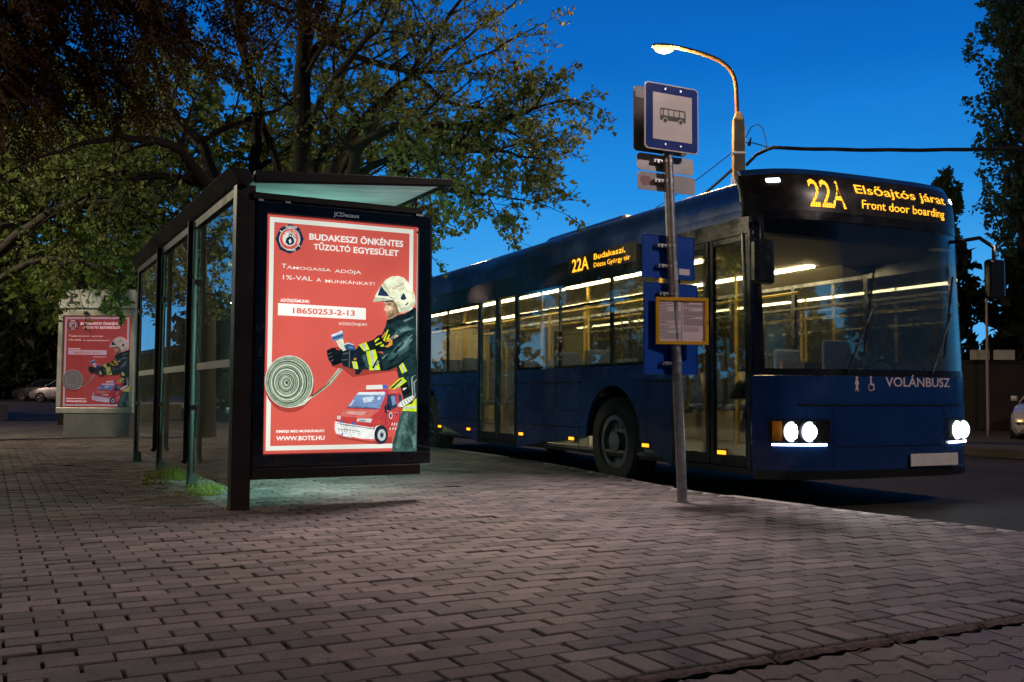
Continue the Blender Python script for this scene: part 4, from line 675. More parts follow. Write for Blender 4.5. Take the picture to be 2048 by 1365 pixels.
PTEXT=[('white', 'BUDAKESZI', 0.49, 2.024, 0.87, 2.028, 0.048, 3),
('white', 'ÖNKÉNTES', 0.897, 2.028, 1.254, 2.023, 0.05, 3),
('white', 'TŰZOLTÓ', 0.525, 1.952, 0.817, 1.953, 0.044, 3),
('white', 'EGYESÜLET', 0.842, 1.951, 1.218, 1.948, 0.047, 3),
('pale', 'T', 0.282, 1.795, 0.318, 1.795, 0.033, 0.35),
('pale', 'ÁMOGASSA', 0.32, 1.792, 0.664, 1.789, 0.022, 0.35),
('pale', 'ADÓJA', 0.694, 1.787, 0.907, 1.785, 0.026, 0.35),
('pale', '1%-VAL', 0.293, 1.711, 0.519, 1.708, 0.034, 0.35),
('pale', 'A', 0.55, 1.707, 0.587, 1.707, 0.029, 0.35),
('pale', 'MUNKÁNKAT!', 0.62, 1.703, 1.018, 1.704, 0.025, 0.35),
('white', 'ADÓSZÁMUNK:', 0.276, 1.54, 0.502, 1.541, 0.023, 3),
('red', '18650253-2-13', 0.373, 1.459, 0.86, 1.456, 0.043, 3),
('pale', 'KÖSZÖNJÜK!', 0.736, 1.383, 0.961, 1.383, 0.021, 0.5),
('white', 'ISMERJE MEG MUNKÁNKAT:', 0.263, 0.565, 0.633, 0.56, 0.019, 3),
('white', 'WWW.BOTE.HU', 0.264, 0.507, 0.634, 0.501, 0.032, 3),
('white', 'BUDAKESZI ÖTE', 0.907, 0.854, 1.117, 0.853, 0.014, 2),
('helmt', 'BUDAKESZI', 1.175, 1.676, 1.268, 1.724, 0.023, 1),
('helmt', 'Ö.T.E.', 1.224, 1.664, 1.276, 1.69, 0.02, 1),
('pale', 'FEUERWEHR', 0.307, 2.096, 0.392, 2.103, 0.018, 2),
('pale', 'WUDIGESS', 0.313, 1.928, 0.386, 1.928, 0.014, 2),
('logo', 'JCDecaux', 0.682, 2.225, 0.89, 2.224, 0.035, 0.6)]
# ================================================================== SHELTER
M_FRAME = pmat('brown_frame_metal', (.026, .018, .017), .38, metal=.35, var=.12, scale=5, bump=.05, bscale=200)
M_FRAME2 = pmat('dark_frame_metal', (.010, .009, .010), .5, spec=.25, metal=.0, var=.12, scale=5)
M_CASE = pmat('navy_case_paint', (.012, .022, .040), .30, metal=.2, var=.12, scale=4)
M_GLASS = gmat('shelter_glass', (.80, .92, .87), 1.5, 0.0, .17)
M_CGLASS = gmat('case_glass', (.97, .98, .98), .85)
M_STEEL = pmat('galvanised_steel', (.42, .43, .45), .38, metal=.85, var=.2, scale=9)
M_SEAT = pmat('grey_seat_steel', (.40, .43, .43), .4, metal=.3, var=.1)
def roof_mat():
    m = bpy.data.materials.new('frosted_roof_sheet'); m.use_nodes = True; t = m.node_tree; N = t.nodes; L = t.links; b = N['Principled BSDF']
    b.inputs['Base Color'].default_value = (.50, .60, .62, 1); b.inputs['Roughness'].default_value = .25
    co = N.new('ShaderNodeTexCoord'); mp = N.new('ShaderNodeMapping'); mp.inputs['Scale'].default_value = (.6, 3, 1); nz = N.new('ShaderNodeTexNoise'); nz.inputs['Scale'].default_value = 4; nz.inputs['Detail'].default_value = 8
    L.new(co.outputs['Object'], mp.inputs[0]); L.new(mp.outputs[0], nz.inputs['Vector'])
    mr = N.new('ShaderNodeMapRange'); mr.inputs[1].default_value = .3; mr.inputs[2].default_value = .7; mr.inputs[3].default_value = .8; mr.inputs[4].default_value = 1.15; L.new(nz.outputs['Fac'], mr.inputs[0])
    s_ = N.new('ShaderNodeVectorMath'); s_.operation = 'SCALE'; s_.inputs[0].default_value = (.50, .60, .62); L.new(mr.outputs[0], s_.inputs[3]); L.new(s_.outputs[0], b.inputs['Base Color'])
    tl = N.new('ShaderNodeBsdfTranslucent'); L.new(s_.outputs[0], tl.inputs[0])
    ms = N.new('ShaderNodeMixShader'); ms.inputs[0].default_value = .45; L.new(b.outputs[0], ms.inputs[1]); L.new(tl.outputs[0], ms.inputs[2]); L.new(ms.outputs[0], N['Material Output'].inputs[0]); return m
M_ROOFS = roof_mat()
sh = thing('bus_shelter', 'dark brown glazed bus shelter with a backlit red poster case at its near end', 'bus shelter', SH_O, SH_YAW)
BAY = 1.8556
# posts
for i in range(4):
    y = BAY*i
    w = (.055, .085) if i == 0 else (.03, .055)
    mb = MB(); mb.box(-w[0], w[1]-.001, y-.06 if i == 0 else y-.05, y+.055 if i == 0 else y+.05, -.02, 2.40)
    mb.box(-w[0]-.003, w[1]+.002, (y-.063) if i == 0 else y-.053, y+.058, -.012, .035 if i else .02)
    for z in (.3, .9, 2.1) if i == 0 else (.2, 1.2, 2.2): mb.disc((w[0]*.3, y-.061 if i == 0 else y-.051, z), 'y', .008, .006, 8)
    mb.build('post', M_FRAME if i == 0 else M_FRAME2, sh, bevel=.006)
# glass panes, the pale warning band on each, and the clamps that hold them
for i in range(3):
    y0 = BAY*i + (.30 if i == 0 else .16); y1 = BAY*(i+1) - .10
    g = MB().box(-.005, .005, y0, y1, .14, 2.345).build('glass_pane', M_GLASS, sh)
    mb = MB().box(-.0085, -.0062, y0+.01, y1-.01, 1.055, 1.115); mb.build('warning_band', pmat('frosted_band', (.50, .54, .50), .6, var=.08), g)
    for yy in (y0, y1):
        for z in (.72, 1.85): MB().disc((-.012, yy, z), 'x', .024, .03, 14).build('pane_clamp', M_STEEL, g, smooth=True)
    MB().box(-.012, .012, y0-.085 if i == 0 else y0-.055, y0-.062 if i == 0 else y0-.035, .10, 2.36).build('pane_edge', M_FRAME2, g) if i else None
# roof: end beams sloping up towards the kerb, fascia along the back, front gutter, frosted sheet
mb = MB()
def beam(x0, z0, x1, z1, h, y0, y1): MB().hexa([(x0, y0, z0), (x1, y0, z1), (x1, y1, z1), (x0, y1, z0), (x0, y0, z0+h), (x1, y0, z1+h*.62), (x1, y1, z1+h*.62), (x0, y1, z0+h)]).build('roof_beam', M_FRAME2, sh, bevel=.005)
beam(.07, 2.425, 1.68, 2.562, .085, -.10, -.03); beam(.07, 2.425, 1.68, 2.562, .085, 5.60, 5.67)
beam(.07, 2.430, 1.66, 2.567, .06, BAY-.02, BAY+.02); beam(.07, 2.430, 1.66, 2.567, .06, 2*BAY-.02, 2*BAY+.02)
MB().hexa([(1.640, -.03, 2.575), (1.676, -.03, 2.575), (1.676, 5.60, 2.575), (1.640, 5.60, 2.575), (1.640, -.03, 2.612), (1.676, -.03, 2.612), (1.676, 5.60, 2.612), (1.640, 5.60, 2.612)]).build('roof_gutter', M_FRAME2, sh)
# back fascia: a folded profile running the whole length, mitred round the near corner
prof = [(-.125, 2.515), (.02, 2.507), (.062, 2.432), (.008, 2.375), (-.055, 2.422)]
mb = MB(); mb.prism([(x, -.10, z) for x, z in prof], (0, 5.78, 0)); mb.build('roof_fascia', M_FRAME2, sh, bevel=.003)
MB().box(-.035, .03, .058, 5.60, 2.335, 2.40).build('top_rail', M_FRAME2, sh)
MB().hexa([(.064, -.028, 2.478), (1.638, -.028, 2.588), (1.638, 5.598, 2.588), (.064, 5.598, 2.478), (.064, -.028, 2.486), (1.638, -.028, 2.596), (1.638, 5.598, 2.596), (.064, 5.598, 2.486)]).build('roof_sheet', M_ROOFS, sh)
# rain pipes on the outer face of the middle posts
for yy, z0 in ((BAY-.075, .235), (2*BAY-.075, .24)):
    p = MB(); p.tube([(-.062, yy, 2.40), (-.062, yy, z0+.05), (-.068, yy-.002, z0+.02), (-.085, yy-.01, z0)], .025, 14)
    o = p.build('rain_pipe', M_FRAME2, sh, smooth=True)
    for z in (.62, 1.9): MB().box(-.091, -.030, yy-.012, yy+.03, z-.012, z+.012).build('pipe_bracket', M_FRAME2, o, bevel=.003)
# bench: steel seat on folded triangular brackets
be = MB(); be.box(.19, .60, 1.75, 5.0, .475, .505); be.box(.19, .215, 1.75, 5.0, .43, .474); be.box(.575, .60, 1.75, 5.0, .43, .474)
bench = be.build('bench', M_SEAT, sh, bevel=.006)
for yy in (1.95, 3.55, 4.9):
    MB().prism([(.05, yy, .47), (.57, yy, .47), (.57, yy, .43), (.05, yy, .20)], (0, .012, 0)).build('bench_bracket', M_SEAT, bench)
MB().box(.04, .064, 1.75, 5.0, .40, .47).build('bench_rail', M_SEAT, bench, bevel=.004)
# poster case
mb = MB(); X0, X1, Z0, Z1 = .088, 1.512, .303, 2.300
mb.box(X0, X1, -.045, .075, Z0, Z1, 0)
def frame_ring(mb, x0, x1, z0, z1, ix0, ix1, iz0, iz1, y0, y1, m=0):
    mb.box(x0, x1, y0, y1, iz1, z1, m); mb.box(x0, x1, y0, y1, z0, iz0, m); mb.box(x0, ix0, y0, y1, iz0, iz1, m); mb.box(ix1, x1, y0, y1, iz0, iz1, m)
PX0, PX1, PZ0, PZ1 = .174, 1.395, .400, 2.202
frame_ring(mb, X0, X1, Z0, Z1, PX0-.002, PX1+.002, PZ0-.002, PZ1+.002, -.068, -.0455)
frame_ring(mb, X0, X1, Z0, Z1, PX0-.002, PX1+.002, PZ0-.002, PZ1+.002, .0755, .098)
case = mb.build('poster_case', M_CASE, sh, bevel=.004)
MB().box(X0+.012, X1-.010, -.082, -.077, Z0+.010, Z1-.012).build('case_glass', M_CGLASS, case)
MB().box(X0+.012, X1-.010, .104, .109, Z0+.010, Z1-.012).build('case_glass', M_CGLASS, case)
MB().box(X0-.030, X1-.10, -.088, .08, 2.3005, 2.348).build('case_top_rail', M_FRAME2, case, bevel=.004)
for xa, xb in ((.10, .135), (.30, .34), (1.36, 1.42)): MB().box(xa, xb, -.09, -.083, 2.285, 2.2995).build('door_latch', M_STEEL, case)
MB().box(.086, 1.425, -.075, .085, .218, .302).build('cross_bar', M_FRAME, sh, bevel=.008)
# poster artwork
PCOL = dict(red=(216, 92, 80), white=(250, 248, 240), pale=(236, 238, 226), navy=(24, 44, 72), navy2=(34, 54, 84), shadow=(168, 66, 56), pale2=(206, 216, 194), hose1=(150, 166, 140), hose2=(88, 104, 84), hose3=(44, 58, 50),
  vanred=(196, 66, 66), vanblue=(84, 104, 190), vanglass=(122, 150, 194), vanglass2=(206, 218, 230), vandark=(44, 60, 86), vanblk=(26, 36, 56), vanhood=(212, 106, 98), vanpale=(228, 156, 148), vanwhite=(240, 240, 234), vanwhite2=(214, 214, 204), vangrey=(150, 160, 168),
  trou=(58, 86, 82), trou2=(84, 116, 108), trou3=(42, 66, 64), jack=(26, 48, 48), jack2=(52, 84, 84), jack3=(98, 128, 126), jackd=(14, 28, 32), yel=(214, 234, 34), silv=(192, 200, 190), blk=(14, 20, 26), blk2=(20, 32, 40), gry=(92, 100, 104), orng=(226, 150, 64),
  skinl=(218, 186, 158), skin=(196, 164, 132), skin2=(150, 124, 92), hair=(78, 66, 52), hair2=(122, 104, 78), noz1=(224, 226, 198), noz2=(86, 128, 172), noz3=(44, 76, 118), helm=(238, 240, 206), helm2=(196, 202, 172), helm3=(250, 250, 226), helmt=(138, 74, 60), logo=(196, 204, 208), edge=(128, 44, 42), strip=(190, 222, 214))
KEYS = list(PCOL)
def backlight(t, b, grain=0):
    """tubes behind the sheet: a little brighter at mid height, uneven from side to side"""
    N = t.nodes; L = t.links; co = N.new('ShaderNodeTexCoord'); nz = N.new('ShaderNodeTexNoise'); nz.inputs['Scale'].default_value = 1.6; nz.inputs['Detail'].default_value = 1
    L.new(co.outputs['Object'], nz.inputs['Vector']); sp = N.new('ShaderNodeSeparateXYZ'); L.new(co.outputs['Object'], sp.inputs[0])
    rp = N.new('ShaderNodeFloatCurve'); cv = rp.mapping.curves[0]
    for x_, y_ in ((.16, .93), (.40, 1.0), (.62, .92), (.80, .82)): cv.points.new(x_, y_)
    cv.points[0].location = (0, .80); cv.points[-1].location = (1, .74); rp.mapping.update()
    mz = N.new('ShaderNodeMath'); mz.operation = 'MULTIPLY'; mz.inputs[1].default_value = 1/2.6; L.new(sp.outputs['Z'], mz.inputs[0]); L.new(mz.outputs[0], rp.inputs['Value'])
    mr = N.new('ShaderNodeMapRange'); mr.inputs[1].default_value = .3; mr.inputs[2].default_value = .7; mr.inputs[3].default_value = 1.04; mr.inputs[4].default_value = 1.30; L.new(nz.outputs['Fac'], mr.inputs[0])
    mu = N.new('ShaderNodeMath'); mu.operation = 'MULTIPLY'; L.new(mr.outputs[0], mu.inputs[0]); L.new(rp.outputs[0], mu.inputs[1]); last = mu.outputs[0]
    if grain:   # photographic texture of cloth, canvas and paint in the print
        n2 = N.new('ShaderNodeTexNoise'); n2.inputs['Scale'].default_value = 26; n2.inputs['Detail'].default_value = 5; n2.inputs['Roughness'].default_value = .65; n2.inputs['Distortion'].default_value = .8; L.new(co.outputs['Object'], n2.inputs['Vector'])
        r2 = N.new('ShaderNodeMapRange'); r2.inputs[1].default_value = .32; r2.inputs[2].default_value = .70; r2.inputs[3].default_value = 1-grain; r2.inputs[4].default_value = 1+grain*1.3; L.new(n2.outputs['Fac'], r2.inputs[0])
        m3 = N.new('ShaderNodeMath'); m3.operation = 'MULTIPLY'; L.new(last, m3.inputs[0]); L.new(r2.outputs[0], m3.inputs[1]); last = m3.outputs[0]
    L.new(last, b.inputs['Emission Strength'])
def poster_mats(kind):
    out = []
    for k in KEYS:
        c = lin(*PCOL[k])
        if kind == 'lit':
            m, t, b = newmat('poster_lit_'+k); b.inputs['Base Color'].default_value = (*(x*.3 for x in c), 1); b.inputs['Roughness'].default_value = .6
            b.inputs['Emission Color'].default_value = (*c, 1); backlight(t, b, .55 if k[:4] in ('jack', 'trou', 'blk', 'blk2', 'skin', 'hair') else .22 if k[:3] in ('van', 'hos', 'pal', 'noz', 'hel', 'yel', 'sil') and k != 'pale' else 0)
            if k not in ('red', 'white', 'pale'): m.cycles.emission_sampling = 'NONE'
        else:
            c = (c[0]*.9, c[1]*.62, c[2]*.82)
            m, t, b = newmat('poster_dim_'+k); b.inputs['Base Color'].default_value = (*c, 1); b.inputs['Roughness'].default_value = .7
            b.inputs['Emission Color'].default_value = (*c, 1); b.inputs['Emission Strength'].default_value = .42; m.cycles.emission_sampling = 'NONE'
        out.append(m)
    return out
def poster_mesh(name, mats, parent, y, depth=-1):
    """printed sheet: flat inked shapes laid a fraction of a millimetre over one another"""
    mb = MB(); st = .00014; lay = [0]
    def yy(): lay[0] += 1; return y + depth*st*lay[0]
    def rect(x0, x1, z0, z1, k): q = yy(); mb.add([(x0, q, z0), (x1, q, z0), (x1, q, z1), (x0, q, z1)], [(0, 1, 2, 3)], KEYS.index(k))
    rect(PX0, PX1, PZ0, PZ1, 'edge'); rect(PX0+.006, PX1-.006, PZ0+.006, PZ1-.006, 'red')
    # fine dotted fringe of the printed margin
    q = yy(); P_ = .0115
    for k in range(int((PZ1-PZ0)/P_)):
        z = PZ0 + k*P_
        for x in (PX0+.0006, PX0+.0066): mb.add([(x, q, z+(.0058 if x > PX0+.003 else 0)), (x+.006, q, z+(.0058 if x > PX0+.003 else 0)), (x+.003, q, z+.0058+(.0058 if x > PX0+.003 else 0))], [(0, 1, 2)], KEYS.index('edge'))
        mb.add([(PX1-.0075, q, z), (PX1-.0005, q, z), (PX1-.0005, q, z+.0075), (PX1-.0075, q, z+.0075)], [(0, 1, 2, 3)], KEYS.index('strip'))
    for k in range(int((PX1-PX0)/P_)):
        x = PX0 + k*P_
        for z in (PZ0+.001, PZ1-.0065): mb.add([(x, q, z), (x+.006, q, z), (x+.003, q, z+.0055)], [(0, 1, 2)], KEYS.index('edge'))
    rect(PX0+.022, PX1-.040, PZ0+.028, PZ1-.024, 'pale'); rect(PX0+.055, PX1-.074, PZ0+.062, PZ1-.060, 'red')
    for k, pts in POSTER:
        q = yy(); v = [Vector((a, q, b)) for a, b in pts]; mb.flat(v, KEYS.index(k))
    q = yy(); mb.disc((PX1-.018, q, PZ1-.048), 'y', .010, .0004, 12, KEYS.index('jackd'))
    q = yy()
    for col, s, x0, z0, x1, z1, cap, bold in PTEXT:
        if col == 'logo': continue
        zz = (z0+z1)/2 if abs(z1-z0) < .012 else None
        a = Vector((x0, q, zz or z0)); b = Vector((x1, q, zz or z1)); d = b-a
        if zz: d.z = 0
        up = Vector((-d.z, 0, d.x)).normalized()*cap
        text_on(mb, s, lambda u, v: a + d*u + up*v, KEYS.index(col), bold)
    # lettering round the emblem
    ec = Vector((.349, q, 2.018))
    word = 'BUDAKESZI ÖNKÉNTES TŰZOLTÓ EGYESÜLET'; n = len(word)
    for i, ch in enumerate(word):
        if ch == ' ': continue
        t = math.radians(215 - 250*i/(n-1)); w = .0072; r0 = .0535
        ax = Vector((math.sin(t), 0, -math.cos(t))); rad = Vector((math.cos(t), 0, math.sin(t)))
        text_on(mb, ch, lambda u, v: ec + rad*(r0+v*.013) + ax*(u-.5)*w, KEYS.index('white'), .5)
    return mb.build(name, mats, parent, fix=False)
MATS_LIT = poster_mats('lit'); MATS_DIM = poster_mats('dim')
poster = poster_mesh('poster', MATS_LIT, case, -.0462)
# name of the case's operator on the top rail of the door
lg = [p for p in PTEXT if p[0] == 'logo'][0]
mb = MB(); text_on(mb, lg[1], lambda u, v: Vector((lg[2]+(lg[4]-lg[2])*u, -.0692, 2.226+.033*v)), 0, .6)
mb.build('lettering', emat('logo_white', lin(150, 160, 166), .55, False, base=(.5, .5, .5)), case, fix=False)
# the sheet on the inner side of the case, emission pushed far above the front's to spill a green pool on the paving
mb = MB(); mb.add([(PX0, .0766, PZ0), (PX1, .0766, PZ0), (PX1, .0766, PZ1), (PX0, .0766, PZ1)], [(0, 1, 2, 3)], 0)
mb.add([(PX0+.06, .0772, PZ0+.06), (PX1-.06, .0772, PZ0+.06), (PX1-.06, .0772, PZ1-.06), (PX0+.06, .0772, PZ1-.06)], [(0, 1, 2, 3)], 1)
mb.build('inner_poster', [emat('inner_sheet_white', (.46, 1.0, .78), 33.0), emat('inner_sheet_tint', (.38, .88, .68), 33.0)], case, fix=False)
# scratched tags and old stickers on the case edge
mb = MB(); mk_ = pmat('grey_sticker', (.16, .17, .19), .6)
for pts in ([(.118, 1.28), (.150, 1.36), (.168, 1.345), (.150, 1.335)], [(.112, 1.19), (.168, 1.19), (.142, 1.29)]):
    pass
mb.ring((.139, -.0690, 1.335), 'y', .034, .027, .001, 24); mb.flat([(.118, -.0694, 1.318), (.124, -.0694, 1.312), (.160, -.0694, 1.352), (.154, -.0694, 1.358)]); mb.build('sticker', mk_, case, fix=False); mb = MB()
mb.flat([(.112, -.0694, 1.10), (.166, -.0694, 1.10), (.166, -.0694, 1.105), (.112, -.0694, 1.105)]); mb.flat([(.112, -.0694, 1.10), (.117, -.0694, 1.10), (.142, -.0694, 1.22), (.137, -.0694, 1.22)]); mb.flat([(.166, -.0694, 1.10), (.161, -.0694, 1.10), (.137, -.0694, 1.22), (.142, -.0694, 1.22)])
mb.flat([(.132, -.0694, 1.12), (.144, -.0694, 1.12), (.148, -.0694, 1.17), (.138, -.0694, 1.185), (.128, -.0694, 1.17)])
mb.build('sticker', mk_, case, fix=False)

# ================================================================== FREE-STANDING POSTER PILLAR beyond the shelter
bp_ = thing('poster_pillar', 'free-standing dim red poster pillar on a grey plinth past the far end of the shelter', 'billboard', (-8.05, 19.0, 0), -.03)
M_ALU = pmat('pale_aluminium', (.50, .46, .46), .42, metal=.45, var=.12, scale=3)
MB().box(-.57, .72, -.10, .12, -.02, .44).build('plinth', pmat('grey_plinth', (.15, .14, .16), .7, var=.2, scale=4, dirt=.6), bp_, bevel=.01)
mb = MB(); mb.box(-.72, .78, -.075, .095, .441, 2.83); frame_ring(mb, -.72, .78, .441, 2.43, -.625, .70, .555, 2.32, -.12, -.0755)
cab = mb.build('cabinet', M_ALU, bp_, bevel=.012)
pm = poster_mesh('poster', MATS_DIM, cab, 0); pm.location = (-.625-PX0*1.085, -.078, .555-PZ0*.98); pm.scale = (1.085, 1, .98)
MB().box(-.628, .703, -.112, -.108, .557, 2.318).build('cabinet_glass', gmat('pillar_glass', (.95, .95, .95), 1.6, 0, .05), cab)
hb = MB(); hb.box(-.72, .78, -.118, -.076, 2.47, 2.83); head = hb.build('header_board', pmat('white_header', (.62, .60, .64), .5, var=.08), bp_, bevel=.008)
mb = MB(); mb.box(-.53, -.30, -.1195, -.1185, 2.55, 2.60); mb.box(-.50, -.44, -.1195, -.1185, 2.60, 2.76); mb.box(-.42, -.34, -.1195, -.1185, 2.68, 2.74)
mb.box(.16, .20, -.1195, -.1185, 2.54, 2.72); mb.box(.20, .34, -.1195, -.1185, 2.68, 2.72); mb.box(.30, .34, -.1195, -.1185, 2.54, 2.68); mb.box(.44, .66, -.1195, -.1185, 2.54, 2.58); mb.box(.44, .48, -.1195, -.1185, 2.58, 2.72)
mb.build('header_print', pmat('header_ink', (.03, .03, .045), .6), head)

# ================================================================== BUS STOP POST
PY_ = .47
st = thing('bus_stop_post', 'leaning steel bus stop post with blue bus sign and yellow timetable frame', 'bus stop sign', (1.373, 7.915, 0), PY_)
M_POST = pmat('weathered_galvanised_pipe', (.30, .30, .31), .45, metal=.7, var=.35, scale=14, bump=.15, bscale=60)
M_BLUE = pmat('sign_blue', (.004, .045, .34), .5, var=.1, scale=5, spec=.12)
M_BLUEB = pmat('blue_board_back', (.005, .070, .44), .45, var=.16, scale=4, dirt=.15, spec=.15)
M_BACK = pmat('sign_back_grey', (.33, .32, .34), .45, metal=.35, var=.2, scale=6)
M_WHITE = pmat('sign_white', (.86, .76, .76), .45, var=.06, scale=5)
M_BLACK = pmat('sign_black', (.012, .012, .014), .5)
def px_(z): return -.048*z
po = MB(); po.tube([(0, 0, -.05), (0, 0, 0), (px_(3.30), 0, 3.30)], .041, 20); pole = po.build('pole', M_POST, st, smooth=True)
MB().tube([(px_(.27), 0, .27), (px_(.28), 0, .28)], .0425, 20).build('pole_sleeve', M_POST, pole, smooth=True); MB().tube([(0, 0, -.004), (0, 0, .012)], .055, 20).build('base_collar', M_POST, pole, smooth=True)
# sticker wrapped on the pole
mb = MB()
for (z0, z1, c) in ((1.78, 1.93, 0), (1.69, 1.775, 1)):
    n = 8
    for k in range(n):
        a0, a1 = -1.9+1.3*k/n, -1.9+1.3*(k+1)/n
        mb.add([(px_(z)+.0418*math.cos(a), .0418*math.sin(a), z) for a, z in ((a0, z0), (a1, z0), (a1, z1), (a0, z1))], [(0, 1, 2, 3)], c)
for z in (1.90, 1.87, 1.84, 1.81, 1.73): 
    mb.add([(px_(z)+.0421*math.cos(a), .0421*math.sin(a), zz) for a, zz in ((-1.8, z-.008), (-1.0, z-.008), (-1.0, z+.006), (-1.8, z+.006))], [(0, 1, 2, 3)], 2)
mb.build('sticker', [pmat('paper_sticker', (.5, .48, .47), .7), pmat('grey_sticker_b', (.30, .29, .30), .7), M_BLACK], pole, fix=False)
def rrect(x0, x1, z0, z1, r, y, n=6):
    out = []
    for cx_, cz_, a in ((x1-r, z1-r, 0), (x0+r, z1-r, 90), (x0+r, z0+r, 180), (x1-r, z0+r, 270)):
        for k in range(n+1):
            t = math.radians(a+90*k/n); out.append((cx_+r*math.cos(t), y, cz_+r*math.sin(t)))
    return out
def plate(mb, x0, x1, z0, z1, r, y, th, m=0): mb.prism(rrect(x0, x1, z0, z1, r, y), (0, th, 0), m)
# front square sign: white rim, blue field, white panel, the bus pictogram
mb = MB(); plate(mb, -.407, .118, 2.812, 3.352, .038, -.074, .012, 0)
plate(mb, -.397, .108, 2.822, 3.342, .030, -.0765, .0022, 1)
mb.box(-.333, .050, -.0792, -.0768, 2.895, 3.272, 0)
X_ = -.263; Z_ = 3.055
sgn = mb.build('bus_sign', [M_WHITE, M_BLUE], st)
mb = MB(); y_ = -.0797
body = [(0, .03), (0, .118), (.010, .128), (.238, .128), (.250, .110), (.250, .03)]
mb.prism([(X_+a, y_, Z_+b-.03) for a, b in body], (0, .0004, 0), 0)
for a, b in ((.008, .022), (.034, .076), (.086, .128), (.138, .182), (.192, .236)): mb.prism([(X_+a, y_-.0006, Z_+.040), (X_+b, y_-.0006, Z_+.040), (X_+b, y_-.0006, Z_+.086), (X_+a, y_-.0006, Z_+.086)], (0, .0005, 0), 1)
for cx_ in (.048, .200): mb.disc((X_+cx_, y_-.0004, Z_+.000), 'y', .024, .0016, 24, 1); mb.disc((X_+cx_, y_-.0012, Z_+.0), 'y', .0175, .0016, 24, 0)
mb.build('bus_pictogram', [M_BLACK, M_WHITE], sgn, fix=False)
for x in (-.215, -.065):
    for z in (2.86, 3.31): MB().disc((x, -.080, z), 'y', .009, .008, 10).build('bolt', M_STEEL, sgn, smooth=True)
# back-to-back square sign behind the post
mb = MB(); plate(mb, -.425, .10, 2.82, 3.35, .038, .055, .012, 0); mb.box(-.415, .09, .050, .0545, 3.255, 3.30, 1); mb.build('rear_bus_sign', [pmat('dark_sign_back', (.09, .09, .10), .45, metal=.5, var=.2), M_BACK], st)
mb = MB(); plate(mb, -.398, .163, 2.668, 2.805, .035, .050, .006); mb.build('route_plate', M_BACK, st)
mb = MB(); plate(mb, -.392, .177, 2.508, 2.655, .035, .050, .006); rp = mb.build('route_plate', pmat('pale_plate_back', (.50, .46, .48), .5, var=.12), st)
rp['label'] = 'pale lower plate with a faded pink stain'
mb = MB(); random.seed(3); st_pts = []
for k in range(26):
    t = 2*PI*k/26; r = .055*random.uniform(.72, 1.1); st_pts.append((-.315+r*math.cos(t)*1.05, .0492, 2.585+r*.85*math.sin(t)))
mb.flat(st_pts); mb.build('faded_print', pmat('faded_pink', (.42, .22, .25), .6, var=.4, scale=60), rp, fix=False)
# two blue boards whose backs face the pavement
for (x0, x1, z0, z1, nm) in ((-.352, .165, 1.800, 2.152, 0), (-.333, .196, 1.022, 1.762, 1)):
    mb = MB(); mb.box(x0, x1, .052, .060, z0, z1, 0); mb.box(x0, x0+.006, .046, .0515, z0, z1, 0); mb.box(x1-.006, x1, .046, .0515, z0, z1, 0); mb.box(x0+.007, x1-.007, .046, .0515, z1-.006, z1, 0); mb.box(x0+.007, x1-.007, .046, .0515, z0, z0+.006, 0)
    bd = mb.build('info_board', M_BLUEB, st, bevel=.002)
    if nm == 0:
        MB().box(.012, .118, .0490, .0505, 1.838, 1.888).build('paper_label', M_WHITE, bd)
# clamp bands
def clamp(z):
    mb = MB(); x = px_(z); mb.tube([(x, 0, z-.011), (x, 0, z+.011)], .0445, 20)
    mb.box(x-.115, x-.040, .010, .022, z-.014, z+.014); mb.box(x-.125, x-.105, .010, .048, z-.014, z+.014); mb.disc((x-.055, .006, z), 'y', .012, .014, 8); mb.disc((x-.095, .006, z), 'y', .009, .012, 8)
    mb.build('clamp', M_STEEL, st, smooth=True)
for z in (2.745, 2.585, 2.06, 1.895, 1.67, 1.11): clamp(z)
# yellow timetable frame, turned a little more to the camera
tt = MB(); M_YEL = pmat('yellow_frame', (.80, .43, .012), .4, var=.08, scale=6)
cs, sn = math.cos(-.27), math.sin(-.27)
def TT(x, y, z): return (x*cs - y*sn, x*sn + y*cs - .028, z)
def tbox(mb, x0, x1, y0, y1, z0, z1, m=0): mb.hexa([TT(x0, y0, z0), TT(x1, y0, z0), TT(x1, y1, z0), TT(x0, y1, z0), TT(x0, y0, z1), TT(x1, y0, z1), TT(x1, y1, z1), TT(x0, y1, z1)], m)
x0, x1, z0, z1 = -.252, .194, 1.262, 1.640
tbox(tt, x0, x1, -.045, -.022, z1-.027, z1); tbox(tt, x0, x1, -.045, -.022, z0, z0+.027); tbox(tt, x0, x0+.031, -.045, -.022, z0+.0275, z1-.0275); tbox(tt, x1-.028, x1, -.045, -.022, z0+.0275, z1-.0275); tbox(tt, x0+.002, x1-.002, -.0215, -.016, z0+.002, z1-.002)
tfr = tt.build('timetable_frame', M_YEL, st, bevel=.002)
mb = MB(); tbox(mb, x0+.030, -.032, -.030, -.027, z0+.026, z1-.028, 0); tbox(mb, -.026, x1-.028, -.029, -.026, z0+.024, z1-.030, 0)
random.seed(11)
def ink(xa, xb, z, h, m=1): 
    mb.add([TT(xa, -.0306, z), TT(xb, -.0306, z), TT(xb, -.0306, z+h), TT(xa, -.0306, z+h)], [(0, 1, 2, 3)], m)
def table(xa, xb, zt, zb, cols, head):
    ink(xa, xa+(xb-xa)*head, zt, .0032)
    ink(xa, xa+(xb-xa)*.3, zt-.007, .0025)
    for c in range(cols+1): x = xa+.018+(xb-xa-.022)*c/cols; ink(x-.0012, x+.0012, zb, zt-.012-zb)
    z = zt-.014
    while z > zb: ink(xa, xa+.012, z, .002, 2); ink(xa+.016, xb-.002, z, .0014, 2); z -= .0058
